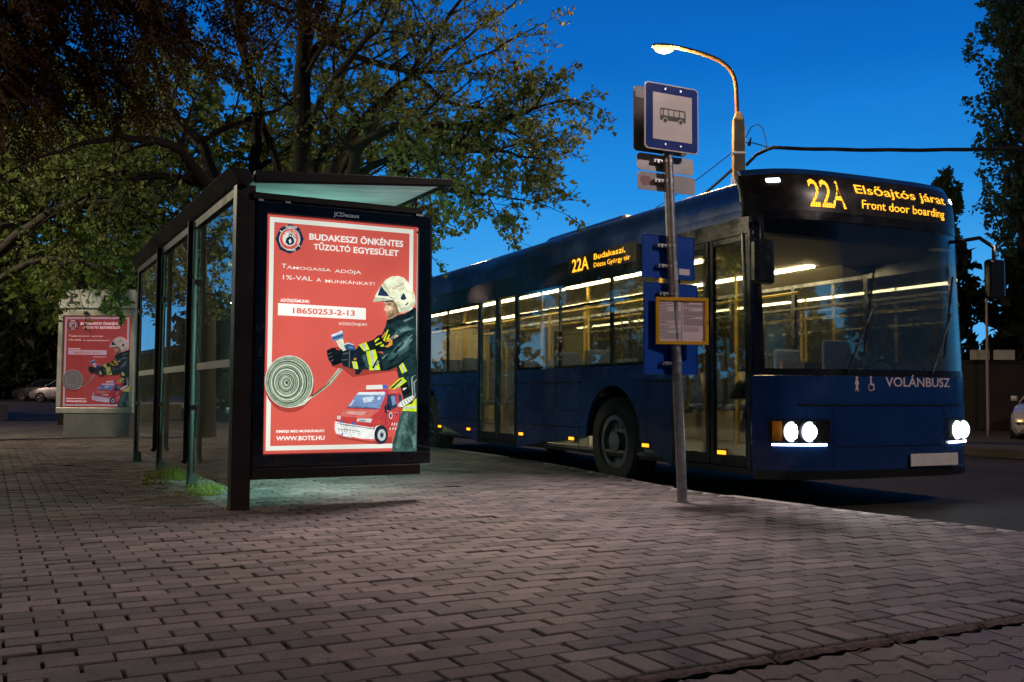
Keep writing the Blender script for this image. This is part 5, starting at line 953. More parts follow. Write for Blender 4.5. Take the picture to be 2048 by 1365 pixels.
for a in ((x0+.036, -.040, 1.590, 1.567, 9, .6), (x0+.036, -.040, 1.560, 1.547, 9, .45), (x0+.036, -.040, 1.540, 1.455, 10, .4), (x0+.038, -.040, 1.445, 1.420, 10, .35), (x0+.038, -.040, 1.405, 1.375, 9, .5), (x0+.038, -.040, 1.365, 1.305, 9, .35),
          (-.018, .155, 1.598, 1.560, 8, .3), (-.018, .155, 1.545, 1.490, 9, .45), (-.016, .155, 1.480, 1.415, 9, .6)): table(*a)
for k in range(5): ink(-.012, .10+.03*random.random(), 1.402-k*.008, .002, 2)
ink(-.06, -.045, 1.296, .002); ink(.07, .082, 1.300, .002); ink(.135, .155, 1.302, .002)
mb.build('timetable_sheet', [pmat('timetable_paper', (.90, .76, .82), .6, var=.04), pmat('print_ink', (.10, .09, .13), .7), pmat('print_grey', (.34, .28, .34), .7)], tfr, fix=False)
mb = MB(); mb.disc(TT(x1-.011, -.047, 1.44), 'y', .006, .006, 10); mb.build('lock', M_BLACK, tfr)
# ================================================================== BUS
BUS_LOC = (2.35, 8.68, ROAD_Z); BUS_YAW = .43; BUS_S = 1.06
bus = thing('city_bus', 'dark blue city bus with lit interior and amber destination signs pulling in at the kerb', 'bus', BUS_LOC, BUS_YAW, scale=BUS_S)
WID, LEN = 2.55, 12.0
def paint(name, col):
    m = pmat(name, col, .28, metal=.15, var=.12, scale=2.5, coat=.35, dirt=.12); return m
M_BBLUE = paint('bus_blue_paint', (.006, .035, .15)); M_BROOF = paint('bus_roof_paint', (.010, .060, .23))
M_BDARK = pmat('bus_black_trim', (.010, .011, .013), .22, var=.1)
M_BGLASS = gmat('bus_window_glass', (.80, .82, .78), .75, 0, .02)
M_WSCREEN = gmat('bus_windscreen_glass', (.86, .88, .86), .8, 0, .01)
M_RUB = pmat('tyre_rubber', (.014, .014, .014), .85, var=.2, scale=20)
M_RIM = pmat('wheel_rim', (.12, .13, .15), .4, metal=.7, var=.2, scale=8)
M_INT = pmat('interior_panel_beige', (.42, .37, .27), .6, var=.08, scale=2)
M_FLOORB = pmat('interior_floor', (.10, .10, .10), .7)
M_SEATF = pmat('seat_fabric', (.05, .08, .16), .85, var=.3, scale=30)
M_SEATB = pmat('seat_shell', (.16, .16, .17), .5)
M_RAIL = pmat('handrail_yellow', (.60, .42, .04), .35, var=.05)
M_AMB = emat('marker_amber_light', (1.0, .30, .012), 3.0)
M_WHT = emat('clearance_white_light', (.92, .96, 1.0), 18.0)
M_HEAD = emat('headlamp_white_light', (.93, .97, 1.0), 34.0)
M_DRL = emat('daytime_white_light', (.85, .95, 1.0), 7.0)
M_STRIP = emat('interior_light_strip', (1.0, .78, .42), 42.0)
def led_mat(name, col, strength, pitch):
    m, t, b = newmat(name); N = t.nodes; L = t.links
    co = N.new('ShaderNodeTexCoord'); sp = N.new('ShaderNodeSeparateXYZ'); L.new(co.outputs['Object'], sp.inputs[0])
    def grid(sock):
        a = N.new('ShaderNodeMath'); a.operation = 'MULTIPLY'; a.inputs[1].default_value = PI*2/pitch; L.new(sock, a.inputs[0])
        s = N.new('ShaderNodeMath'); s.operation = 'SINE'; L.new(a.outputs[0], s.inputs[0])
        r = N.new('ShaderNodeMapRange'); r.inputs[1].default_value = -.9; r.inputs[2].default_value = .1; r.inputs[3].default_value = .32; r.inputs[4].default_value = 1; L.new(s.outputs[0], r.inputs[0]); return r.outputs[0]
    h = N.new('ShaderNodeMath'); h.operation = 'ADD'; L.new(sp.outputs['X'], h.inputs[0]); L.new(sp.outputs['Y'], h.inputs[1])
    mu = N.new('ShaderNodeMath'); mu.operation = 'MULTIPLY'; L.new(grid(h.outputs[0]), mu.inputs[0]); L.new(grid(sp.outputs['Z']), mu.inputs[1])
    m2 = N.new('ShaderNodeMath'); m2.operation = 'MULTIPLY'; m2.inputs[1].default_value = strength; L.new(mu.outputs[0], m2.inputs[0])
    b.inputs['Base Color'].default_value = (.02, .012, .004, 1); b.inputs['Emission Color'].default_value = (*col, 1); L.new(m2.outputs[0], b.inputs['Emission Strength']); return m
M_LED = led_mat('amber_dot_display', (1.0, .44, .02), 3.4, .019)
M_LEDBG = pmat('display_black', (.012, .009, .006), .35)

# --- front mask, curved in plan and raked a little
def fy(x, z):
    u = abs(2*x/WID-1); y = .34*u**5.0 + .02*u**2
    return y + max(0, z-1.15)*.05 + max(0, z-2.75)**1.6*.9 + max(0, .55-z)*.05
XS = [WID*(.5-.5*math.cos(PI*k/30)) for k in range(31)]
def front_band(mb, z0, z1, nz, x0=0, x1=WID, off=0.0, m=0, th=.03):
    xs = [x for x in XS if x0+.01 < x < x1-.01]; xs = [x0]+xs+[x1]; zs = [z0+(z1-z0)*k/nz for k in range(nz+1)]
    o = len(xs); vs = []
    for d in (off, off+th):
        for z in zs:
            for x in xs: vs.append((x, fy(x, z)+d, z))
    fs = []; q = len(zs)*o
    for j in range(nz):
        for i in range(o-1):
            a = j*o+i; fs.append((a, a+1, a+o+1, a+o)); fs.append((q+a, q+a+o, q+a+o+1, q+a+1))
    for i in range(o-1): fs.append((i, q+i, q+i+1, i+1)); a = nz*o+i; fs.append((a, a+1, q+a+1, q+a))
    for j in range(nz): a = j*o; fs.append((a, a+o, q+a+o, q+a)); a = j*o+o-1; fs.append((a, q+a, q+a+o, a+o))
    mb.add(vs, fs, m)
SIDE_Y0 = fy(0, 1.0)     # where the flat side begins
# body shell: lower side panels with wheel arches, cove, roof, rear, floor
AXLES = (2.72, 8.62); WR = .48
def side_panel(x, th):
    """outline of the side below the windows in the y-z plane, wheel arches cut out; doors left open on the kerb side"""
    mb = MB()
    def seg(ya, yb, zt=1.30):
        pts = [(ya, .30)]
        for ax in AXLES:
            if ya < ax-.6 and yb > ax+.6:
                for k in range(15):
                    t = PI - PI*k/14; pts.append((ax+.57*math.cos(t), max(.30, .52+.57*math.sin(t))))
        pts += [(yb, .30), (yb, zt), (ya, zt)]
        mb.prism([(x, a, b) for a, b in pts], (th, 0, 0))
    return mb, seg
mb, seg = side_panel(0, .035)
DOORS = [(SIDE_Y0+.02, 1.52), (5.20, 6.45)]
seg(1.56, 5.16); seg(6.49, LEN-.02)
m2_, seg2 = side_panel(WID-.035, .035); seg2(SIDE_Y0, LEN-.02)
mb.add(m2_.v, m2_.f)
front_band(mb, .30, 1.16, 8)
mb.box(.0, WID, LEN-.06, LEN, .35, 1.5); 
for y in (2.02, 3.46, 4.30, 6.9, 7.7, 9.35, 10.2, 11.1): mb.box(-.0012, .001, y-.004, y+.004, .31, 1.12, 1)
for y0, y1, z in ((3.46, 5.15, .80), (6.5, 8.0, .80), (9.3, 11.9, .80), (9.3, 11.9, .42)): mb.box(-.0012, .001, y0, y1, z-.004, z+.004, 1)
for x in (.62, WID-.62): front_band(mb, .36, .90, 4, x-.004, x+.004, -.0015, 1, .004)
front_band(mb, .545, .553, 1, .64, WID-.64, -.0015, 1, .004)
body = mb.build('body', [M_BBLUE, M_BDARK], bus, smooth=True, angle=35)
# roof with a rounded cove
prof = [(0, 2.56), (-.002, 2.70), (.03, 2.82), (.10, 2.91), (.24, 2.965), (.55, 2.99), (WID/2, 3.0)]
prof = prof + [(WID-a, b) for a, b in prof[-2::-1]]
mb = MB(); n = len(prof); vs = []; fs = []
for y, s in ((.20, .97), (.55, 1.0), (LEN-.3, 1.0), (LEN, .985)):
    for a, b in prof:
        yy = max(y, fy(min(max(a, 0), WID), b)+.025) if y < .3 else y
        vs.append((WID/2+(a-WID/2)*(1 if y > .3 else 1), yy, 2.56+(b-2.56)*s))
for j in range(3):
    for i in range(n-1): a = j*n+i; fs.append((a, a+1, a+n+1, a+n))
fs.append(tuple(3*n+i for i in range(n)))
mb.add(vs, fs)
mb.add([(x, y, z-.07) for x, y, z in vs], [f for f in fs])
front_band(mb, 2.945, 2.995, 2, .02, WID-.02)
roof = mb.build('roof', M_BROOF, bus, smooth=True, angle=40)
# roof equipment
mb = MB(); mb.hexa([(.45, 3.2, 2.96), (2.1, 3.2, 2.96), (2.1, 5.6, 2.96), (.45, 5.6, 2.96), (.6, 3.5, 3.14), (1.95, 3.5, 3.14), (1.95, 5.4, 3.14), (.6, 5.4, 3.14)])
mb.build('roof_unit', M_BROOF, roof, bevel=.05)
# dark band above the windows (outer skin), kerb side holds the side display
mb = MB(); mb.box(-.001, .030, 1.56, LEN-.02, 2.30, 2.558); mb.box(-.001, .030, SIDE_Y0, 1.559, 2.42, 2.558); mb.box(WID-.03, WID+.001, SIDE_Y0, LEN-.02, 2.30, 2.558)
mb.build('window_header', M_BDARK, bus)
# window pillars and panes
def pane_row(x0, x1, spans, z0, z1):
    for a, b in spans:
        g = MB().box(x0, x1, a+.012, b-.012, z0, z1).build('window', M_BGLASS, bus)
        f = MB(); t = .028; xa, xb = (x0+.008, x0+.028) if x0 < 1 else (x0-.02, x0-.001)
        f.box(xa, xb, a-.01, a+t, z0-.01, z1+.01); f.box(xa, xb, b-t, b+.01, z0-.01, z1+.01); f.box(xa, xb, a+t, b-t, z1-.03, z1+.01); f.box(xa, xb, a+t, b-t, z0-.01, z0+.03)
        if b-a > 1.0: f.box(xa, xb, a+t, b-t, z1-.29, z1-.262)
        f.build('window_frame', M_BDARK, g)
KS = [(1.58, 2.74), (2.74, 3.96), (3.96, 5.16), (6.49, 7.75), (7.75, 9.05), (9.05, 10.4), (10.4, 11.9)]
pane_row(-.001, .006, KS, 1.302, 2.298)
pane_row(WID-.006, WID+.001, [(.45, 1.56), (1.56, 2.74), (2.74, 3.96), (3.96, 5.20), (5.20, 6.49), (6.49, 7.75), (7.75, 9.05), (9.05, 10.4), (10.4, 11.9)], 1.302, 2.298)
# doors: two glazed leaves each in dark frames
for a, b in DOORS:
    mid = (a+b)/2
    for q0, q1 in ((a, mid-.008), (mid+.008, b)):
        f = MB(); x0, x1 = .004, .04; t = .055
        f.box(x0, x1, q0, q0+t, .36, 2.41); f.box(x0, x1, q1-t, q1, .36, 2.41); f.box(x0, x1, q0+t, q1-t, 2.35, 2.41); f.box(x0, x1, q0+t, q1-t, .36, .46)
        d = f.build('door', M_BDARK, bus, bevel=.006)
        MB().box(.018, .024, q0+t-.004, q1-t+.004, .452, 2.358).build('door_glass', M_BGLASS, d)
        MB().tube([(.06, q1-t-.04, .85), (.085, q1-t-.06, .95), (.085, q1-t-.06, 1.6), (.06, q1-t-.04, 1.7)], .016, 8).build('door_handle', M_RAIL, d, smooth=True)
for a, b in DOORS: mb = MB(); mb.box(-.0005, .034, a-.03, a-.004, .32, 2.44); mb.box(-.0005, .034, b+.004, b+.038, .32, 2.44); mb.box(-.0005, .034, a-.004, b+.004, 2.412, 2.44); mb.box(-.0005, .034, a-.004, b+.004, .30, .355); mb.build('door_surround', M_BDARK, bus)
# windscreen, its pillars and the destination box above
ws = MB(); front_band(ws, 1.225, 2.52, 10, .085, WID-.085, .004, 0, .008); wsc = ws.build('windscreen', M_WSCREEN, bus, smooth=True)
mb = MB(); front_band(mb, 1.165, 2.60, 10, -.0005, .085, -.001, 0, .05); front_band(mb, 1.165, 2.60, 10, WID-.085, WID+.0005, -.001, 0, .05); front_band(mb, 1.165, 1.222, 2, .0855, WID-.0855, -.001, 0, .05); front_band(mb, 2.522, 2.60, 2, .0855, WID-.0855, -.001, 0, .05)
mb.build('windscreen_frame', M_BDARK, bus, smooth=True)
mb = MB(); front_band(mb, 2.602, 2.942, 5, 0, WID, -.001, 0, .05); dest = mb.build('destination_box', M_LEDBG, bus, smooth=True)
def ft(s, x0, x1, z0, z1, bold, off=-.006):
    mb = MB(); text_on(mb, s, lambda u, v: (x0+(x1-x0)*u, fy(x0+(x1-x0)*u, z0+(z1-z0)*v)+off, z0+(z1-z0)*v), 0, bold); mb.build('display_lettering', M_LED, dest, fix=False)
ft('22A', .47, .85, 2.645, 2.905, 1.2); ft('Elsőajtós járat', .97, 2.14, 2.80, 2.885, 1.2); ft('Front door boarding', 1.03, 2.09, 2.665, 2.745, .9)
# side display behind the first window by the front axle
mb = MB(); mb.box(-.0065, -.0015, 2.20, 3.72, 2.385, 2.600); sd = mb.build('side_display', M_LEDBG, bus)
def stx(s, y0, y1, z0, z1, bold): mb = MB(); text_on(mb, s, lambda u, v: (-.0075, y0+(y1-y0)*u, z0+(z1-z0)*v), 0, bold); mb.build('display_lettering', M_LED, sd, fix=False)
stx('22A', 3.62, 3.22, 2.42, 2.575, 1.6); stx('Budakeszi,', 3.10, 2.42, 2.510, 2.575, 1.2); stx('Dózsa György tér', 3.10, 2.32, 2.42, 2.475, .9)
# name under the windscreen and the two access symbols
mb = MB()
text_on(mb, 'VOLÁNBUSZ', lambda u, v: (1.20+.82*u, fy(1.2+.82*u, 1.1)-.004, 1.075+.085*v), 0, 1.6)
M_PINK = pmat('pale_pink_lettering', (.60, .50, .54), .5, var=.1); mb.build('lettering', M_PINK, body, fix=False); mb = MB()
fm = lambda x, z: (x, fy(x, z)-.004, z)
def fdisc(cx, cz, r, m=0, n=16): mb.flat([fm(cx+r*math.cos(2*PI*k/n), cz+r*math.sin(2*PI*k/n)) for k in range(n)], m)
def fpoly(pts, m=0): mb.flat([fm(*p) for p in pts], m)
fdisc(.87, 1.145, .014); fpoly([(.855, 1.128), (.885, 1.128), (.895, 1.09), (.882, 1.09), (.882, 1.055), (.892, 1.03), (.880, 1.03), (.870, 1.055), (.858, 1.03), (.846, 1.03), (.858, 1.06), (.858, 1.09), (.846, 1.09)])
mb.build('pedestrian_symbol', M_PINK, body, fix=False); mb = MB(); fdisc(1.03, 1.15, .012); fpoly([(1.02, 1.136), (1.036, 1.136), (1.04, 1.10), (1.066, 1.095), (1.07, 1.04), (1.056, 1.04), (1.052, 1.08), (1.02, 1.085)])
for k in range(14):
    t0, t1 = 2*PI*k/16+2.0, 2*PI*(k+1)/16+2.0
    fpoly([(1.03+.034*math.cos(t0), 1.065+.034*math.sin(t0)), (1.03+.034*math.cos(t1), 1.065+.034*math.sin(t1)), (1.03+.027*math.cos(t1), 1.065+.027*math.sin(t1)), (1.03+.027*math.cos(t0), 1.065+.027*math.sin(t0))])
mb.build('wheelchair_symbol', M_PINK, body, fix=False)
# front bumper trim, licence plate, lamps
mb = MB(); front_band(mb, .27, .345, 2, .03, WID-.03, -.012, 0, .04); front_band(mb, .90, .915, 1, .30, WID-.30, -.004, 0, .01); mb.build('bumper_trim', M_BDARK, bus, smooth=True)
yp = fy(1.75, .33)
mb = MB(); mb.box(1.47, 2.05, yp-.040, yp-.030, .365, .475); pl = mb.build('licence_plate', pmat('plate_white', (.6, .58, .56), .5), bus)
for side, xc in ((0, .34), (1, WID-.34)):
    mb = MB(); front_band(mb, .585, .785, 4, xc-.24, xc+.24, -.006, 0, .03); h = mb.build('headlight', M_BDARK, bus, smooth=True)
    L_ = MB()
    for dx in (-.09, .05): 
        x = xc+dx; L_.tube([(x, fy(x, .68)-.012, .68), (x, fy(x, .68)-.024, .68), (x, fy(x, .68)-.030, .68)], [.070, .064, .034], 20)
    L_.build('lamp_lens', M_HEAD, h, smooth=True)
    for dx in (-.09, .05):
        x = xc+dx; MB().tube([(x, fy(x, .68)-.008, .68), (x, fy(x, .68)-.014, .68)], [.088, .084], 24).build('reflector', emat('headlamp_reflector_glow', (.75, .85, 1.0), 2.2), h, smooth=True)
    d_ = MB(); front_band(d_, .560, .578, 1, xc-.22, xc+.20, -.016, 0, .02); d_.build('daytime_strip', M_DRL, h)
    t_ = MB(); x = xc+(.19 if side else -.19); front_band(t_, .60, .77, 2, x-.03, x+.03, -.012, 0, .012); t_.build('indicator', pmat('amber_lens', (.5, .16, .01), .2), h)
    c_ = MB(); x = .20 if side == 0 else WID-.17; front_band(c_, 2.862, 2.894, 1, x-.045, x+.045, -.012, 0, .012); c_.build('clearance_light', M_WHT, bus)
    lamp('headlight_beam', (xc, fy(xc, .7)-.06, .69), 90, (.95, .97, 1.0), .05, bus, spot=math.radians(80), rot=(math.radians(84), 0, math.radians(180)))
# amber side markers and a reflector line along the skirt
for y in (.75, 2.02, 3.62, 5.0, 6.8, 8.0, 9.4, 10.8):
    b_ = MB(); b_.box(-.010, -.0005, y-.075, y+.075, .445, .505); b = b_.build('marker_base', M_BDARK, bus)
    MB().box(-.017, -.0105, y-.060, y+.060, .458, .492).build('marker_light', M_AMB, b)
for y0, y1, z0, z1 in ((3.4, 5.14, .60, .615), (6.52, 8.0, .60, .615), (9.3, 11.8, .60, .615), (1.58, 2.1, 1.12, 1.14), (3.4, 5.14, 1.12, 1.14), (6.52, 11.9, 1.12, 1.14)): MB().box(-.006, -.0006, y0, y1, z0, z1).build('side_moulding', M_BDARK, bus)
# wheels
for ax in AXLES:
    for x in (.17, WID-.17):
        s = -1 if x < 1 else 1
        t = MB(); t.ring((x, ax, WR), 'x', WR, .29, .27, 40); t.ring((x+s*.02, ax, WR), 'x', WR-.02, .30, .275, 40); ty = t.build('wheel', M_RUB, bus, bevel=.02, smooth=True)
        r = MB(); r.ring((x+s*.07, ax, WR), 'x', .289, .235, .12, 32); r.disc((x+s*.05, ax, WR), 'x', .236, .02, 32); r.disc((x+s*.09, ax, WR), 'x', .11, .10, 24)
        for k in range(10): a = 2*PI*k/10; r.disc((x+s*.065, ax+.165*math.cos(a), WR+.165*math.sin(a)), 'x', .016, .03, 8)
        r.build('rim', M_RIM, ty, smooth=True)
mb = MB()
for ax in AXLES:
    for x in (.036, WID-.036):
        s = 1 if x < 1 else -1; n = 14; vs = []; 
        for d in (0, s*.36):
            for k in range(n+1): t = PI*k/n; vs.append((x+d, ax+.575*math.cos(t), .52+.575*math.sin(t)))
        mb.add(vs, [(k, k+1, n+2+k, n+1+k) for k in range(n)])
        mb.add([(x+s*.36, ax+.575*math.cos(PI*k/n), .52+.575*math.sin(PI*k/n)) for k in range(n+1)], [tuple(range(n+1))])
mb.box(.05, WID-.05, .5, LEN-.1, .32, .36)
mb.build('underbody', M_BDARK, bus)
# mirrors on arms from the top corners, wipers
for s, xr in ((-1, .06), (1, WID-.06)):
    y = fy(xr, 2.4); mb = MB(); mb.tube([(xr, y, 2.50), (xr+s*.10, y-.20, 2.52), (xr+s*.17, y-.30, 2.42), (xr+s*.17, y-.30, 2.30)], .020, 8)
    arm = mb.build('mirror_arm', M_BDARK, bus, smooth=True)
    MB().box(xr+s*.17-.10, xr+s*.17+.10, y-.355, y-.255, 1.92, 2.30).build('mirror', M_BDARK, arm, bevel=.03)
for x, d in ((.75, .55), (1.75, .55)):
    mb = MB(); p0 = (x, fy(x, 1.2)-.03, 1.2); p1 = (x+d*.55, fy(x+d*.5, 1.75)-.035, 1.75); mb.tube([p0, p1], .011, 6); mb.tube([(p1[0]-.10, p1[1], 1.35), (p1[0]+.04, p1[1]+.01, 2.1)], .010, 6); mb.build('wiper', M_BDARK, bus)
# interior: floor, ceiling with light strips, dash, seats, grab rails, engine bulkhead
mb = MB(); mb.box(.04, WID-.04, .45, LEN-.08, .3605, .39, 0); mb.box(.04, WID-.04, .36, LEN-.08, 2.40, 2.43, 1)

for xa in (.041, WID-.055):
    for ya, yb, za in ((1.60, 2.12, .40), (2.121, 3.319, 1.11), (3.32, 5.12, .40), (6.52, 8.02, .40), (8.021, 9.219, 1.11), (9.22, LEN-.1, .40)): mb.box(xa, xa+.014, ya, yb, za, 1.29, 1)
mb.box(.06, WID-.06, LEN-.14, LEN-.09, .40, 2.38, 1)
mb.hexa([(.031, 1.56, 2.31), (.36, 1.56, 2.395), (.36, LEN-.1, 2.395), (.031, LEN-.1, 2.31), (.031, 1.56, 2.38), (.36, 1.56, 2.399), (.36, LEN-.1, 2.399), (.031, LEN-.1, 2.38)], 1)
mb.hexa([(WID-.36, 1.56, 2.395), (WID-.031, 1.56, 2.31), (WID-.031, LEN-.1, 2.31), (WID-.36, LEN-.1, 2.395), (WID-.36, 1.56, 2.399), (WID-.031, 1.56, 2.38), (WID-.031, LEN-.1, 2.38), (WID-.36, LEN-.1, 2.399)], 1)
mb.build('interior_lining', [M_FLOORB, M_INT], bus)
for x in (.62, WID-.62):
    for y0, y1 in ((1.75, 4.9), (5.1, 8.2), (8.4, 11.7)): MB().box(x-.05, x+.05, y0, y1, 2.378, 2.3985).build('ceiling_light', M_STRIP, bus)
mb = MB(); mb.hexa([(.18, .42, .95), (WID-.18, .42, .95), (WID-.18, .95, .95), (.18, .95, .95), (.18, .40, 1.17), (WID-.18, .40, 1.17), (WID-.18, .80, 1.12), (.18, .80, 1.12)]); mb.build('dashboard', M_BDARK, bus, bevel=.03)
mb = MB(); mb.box(1.45, WID-.06, 1.66, 1.70, .40, 1.35); mb.build('driver_partition', M_SEATB, bus)
mb = MB(); r = [(1.95+.19*math.cos(2*PI*k/24), .80-.05*math.sin(2*PI*k/24), 1.22+.12*math.sin(2*PI*k/24)) for k in range(25)]; mb.tube(r, .016, 8); mb.build('steering_wheel', M_BDARK, bus)
def seat(x, y, z):
    mb = MB(); mb.box(x-.21, x+.21, y-.20, y+.22, z+.40, z+.48); mb.hexa([(x-.21, y+.16, z+.481), (x+.21, y+.16, z+.481), (x+.21, y+.24, z+.481), (x-.21, y+.24, z+.481), (x-.18, y+.24, z+1.12), (x+.18, y+.24, z+1.12), (x+.18, y+.29, z+1.12), (x-.18, y+.29, z+1.12)])
    s = mb.build('seat', M_SEATF, bus, bevel=.03); MB().box(x-.03, x+.03, y-.03, y+.03, z, z+.40).build('seat_post', M_SEATB, s)
seat(1.98, 1.18, .45)
for y in (2.2, 3.4, 4.2): seat(.36, y, .40); seat(WID-.36, y, .40)
for y in (4.9, 5.7, 6.5): seat(WID-.36, y, .40)
for y in (7.2, 8.1, 9.0, 9.9, 10.8):
    for x in (.32, .76, WID-.76, WID-.32): seat(x, y, .42)
for x, y in ((.45, 1.65), (.75, 2.9), (1.8, 2.9), (.75, 4.6), (1.8, 4.6), (.35, 5.15), (.35, 6.5), (1.8, 6.6), (.85, 7.6), (1.7, 7.6), (.95, 9.4), (1.6, 9.4)): MB().tube([(x, y, .39), (x, y, 2.40)], .017, 10).build('grab_pole', M_RAIL, bus, smooth=True)
for x in (.75, 1.8): MB().tube([(x, 1.8, 2.10), (x, 11.0, 2.10)], .016, 8).build('grab_rail', M_RAIL, bus, smooth=True)
# ================================================================== STREET LAMP, CABLES, SIGNS, CARS
lp = thing('street_lamp', 'lit street lamp on a curved arm above a concrete post across the road', 'street lamp', (4.42, 19.0, -.05))
M_CONC = pmat('lamp_concrete', (.36, .30, .22), .85, var=.25, scale=6, bump=.4, bscale=60)
mb = MB(); mb.hexa([(-.17, -.13, -.1), (.17, -.13, -.1), (.17, .13, -.1), (-.17, .13, -.1), (-.105, -.085, 6.30), (.105, -.085, 6.30), (.105, .085, 6.30), (-.105, .085, 6.30)])
mb.hexa([(-.105, -.085, 6.3003), (.105, -.085, 6.3003), (.105, .085, 6.3003), (-.105, .085, 6.3003), (-.05, -.05, 6.46), (.05, -.05, 6.46), (.05, .05, 6.46), (-.05, .05, 6.46)])
pt = mb.build('post', M_CONC, lp, bevel=.012)
mb = MB(); mb.box(.106, .135, -.05, .05, 5.75, 6.18); mb.box(-.125, .125, -.105, .105, 5.62, 5.66); mb.box(-.17, -.095, -.14, -.095, 4.85, 5.15); mb.box(-.09, .05, -.112, -.10, 4.55, 4.85); mb.build('post_fittings', M_STEEL, pt)
arm = [(-.02, 0, 6.40), (-.03, 0, 6.75), (-.045, 0, 7.02), (-.10, 0, 7.22), (-.22, 0, 7.38), (-.42, 0, 7.52), (-.80, 0, 7.66), (-1.25, 0, 7.77)]
arm = [tuple(p) for p in smooth_line([Vector(a) for a in arm], 4)]
mb = MB(); mb.tube(arm, .042, 12); mb.build('arm', pmat('rusty_arm', (.20, .11, .06), .6, metal=.4, var=.4, scale=20), lp, smooth=True)
hd = MB(); hv = [(-1.16, .05, .045), (-1.26, .085, .06), (-1.45, .115, .075), (-1.62, .10, .07), (-1.70, .05, .04)]
vs = []; fs = []; n = 14
for x, w, h in hv:
    for k in range(n): t = PI*k/(n-1); vs.append((x, w*math.cos(t), 7.745 + .03*(-1.16-x) + h*math.sin(t)))
for i in range(len(hv)-1):
    for k in range(n-1): a = i*n+k; fs.append((a, a+1, a+n+1, a+n))
    a = i*n; fs.append((a, a+n, a+n+n-1, a+n-1))
hd.add(vs, fs); hdo = hd.build('lamp_head', pmat('lamp_housing', (.25, .24, .22), .5), lp, smooth=True)
M_SOD = emat('sodium_lamp_light', (1.0, .56, .13), 5.0)
ln = MB(); vs = []; fs = []; N1, N2 = 10, 16
for i in range(N1+1):
    a = PI/2*i/N1
    for k in range(N2): t = 2*PI*k/N2; vs.append((-1.45+.20*math.cos(t)*math.cos(a), .11*math.sin(t)*math.cos(a), 7.738-.11*math.sin(a)))
for i in range(N1):
    for k in range(N2): fs.append((i*N2+k, i*N2+(k+1) % N2, (i+1)*N2+(k+1) % N2, (i+1)*N2+k))
ln.add(vs, fs); ln.build('lamp_bowl', M_SOD, hdo, smooth=True)
lamp('street_lamp_light', (-1.45, 0, 7.55), 900, (1.0, .60, .22), .12, lp)
# cables hung from the post
def sag(a, b, drop, n=24):
    a, b = Vector(a), Vector(b); return [a.lerp(b, k/n) + Vector((0, 0, -drop*4*(k/n)*(1-k/n))) for k in range(n+1)]
M_CAB = pmat('cable_black', (.010, .010, .011), .6)
M_WIRE = pmat('thin_wire', (.10, .10, .10), .5, metal=.5)
def bundle(name, pts, r, label, wob=.0):
    mb = MB()
    for q in range(3 if wob else 1):
        pp = [p + Vector((0, wob*math.cos(i*.55+q*2.1), wob*math.sin(i*.55+q*2.1))) for i, p in enumerate(pts)]
        mb.tube(pp, r, 7)
    return tag(mb.build(name, M_CAB, smooth=True), label, 'cable', 'cables on the lamp post')
bundle('overhead_cable', [Vector((4.56, 18.95, 5.35)), Vector((4.75, 18.9, 5.55)), Vector((4.95, 18.85, 5.64))] + sag((5.05, 18.8, 5.66), (21.0, 16.0, 6.6), .55, 60), .020, 'thickest black cable, running from the lamp post past the poplars', .020)
bundle('overhead_cable', sag((4.30, 19.05, 5.28), (.6, 46, 7.4), 1.2, 40), .020, 'twisted black cable dropping from the lamp post behind the bus stop sign', .014)
bundle('overhead_wire', sag((4.30, 19.05, 5.62), (.2, 46, 8.1), 1.0, 24), .010, 'thin wire strung just above the cable that drops behind the bus stop sign')
mb = MB(); mb.tube([(4.56, 18.98, 5.9), (4.66, 18.95, 6.10), (4.78, 18.93, 6.16), (4.88, 18.92, 6.08), (4.92, 18.9, 5.9), (4.94, 18.88, 5.72)], .009, 6)
mb.tube([(4.54, 18.98, 5.80), (4.70, 18.95, 5.79), (5.00, 18.85, 5.67)], .011, 6); mb.tube([(4.62, 18.96, 5.74), (4.66, 18.96, 5.90)], [.035, .012], 8)
tag(mb.build('wire_loop', M_WIRE, smooth=True), 'thin pale wire loop and insulator at the lamp post', 'wire')
# parking sign and lit direction sign beyond the road
M_SPOST = pmat('sign_post_grey', (.25, .25, .26), .5, metal=.6, var=.2)
ps = thing('parking_sign', 'blue parking sign with a white P seen through the bus', 'parking sign', (5.32, 22.0, -.05))
MB().tube([(0, 0, -.1), (0, 0, 3.15)], .03, 12).build('pole', M_SPOST, ps, smooth=True)
mb = MB(); plate(mb, -.21, .21, 2.44, 3.10, .03, -.05, .012, 0); plate(mb, -.195, .195, 2.455, 3.085, .025, -.0525, .0022, 1)
text_on(mb, 'P', lambda u, v: (-.09+.20*u, -.0535, 2.68+.33*v), 0, 2); mb.box(-.13, -.03, -.0540, -.0532, 2.555, 2.575, 0); mb.flat([(-.16, -.0536, 2.565), (-.12, -.0536, 2.595), (-.12, -.0536, 2.535)], 0); mb.box(.0, .06, -.0540, -.0532, 2.535, 2.60, 0); mb.box(.10, .15, -.0540, -.0532, 2.555, 2.575, 0)
mb.build('sign_plate', [M_WHITE, M_BLUE], ps, fix=False)
gs = thing('direction_sign', 'small lit green sign with a pale left arrow and a phone number', 'direction sign', (5.72, 22.4, -.05))
MB().tube([(.1, .06, -.1), (.1, .06, 3.9)], .03, 12).build('pole', M_SPOST, gs, smooth=True)
cb = MB().box(-.33, .33, -.03, .03, 3.32, 3.86).build('sign_case', M_SPOST, gs, bevel=.01)
mb = MB(); mb.box(-.315, .315, -.0325, -.0305, 3.335, 3.845, 0)
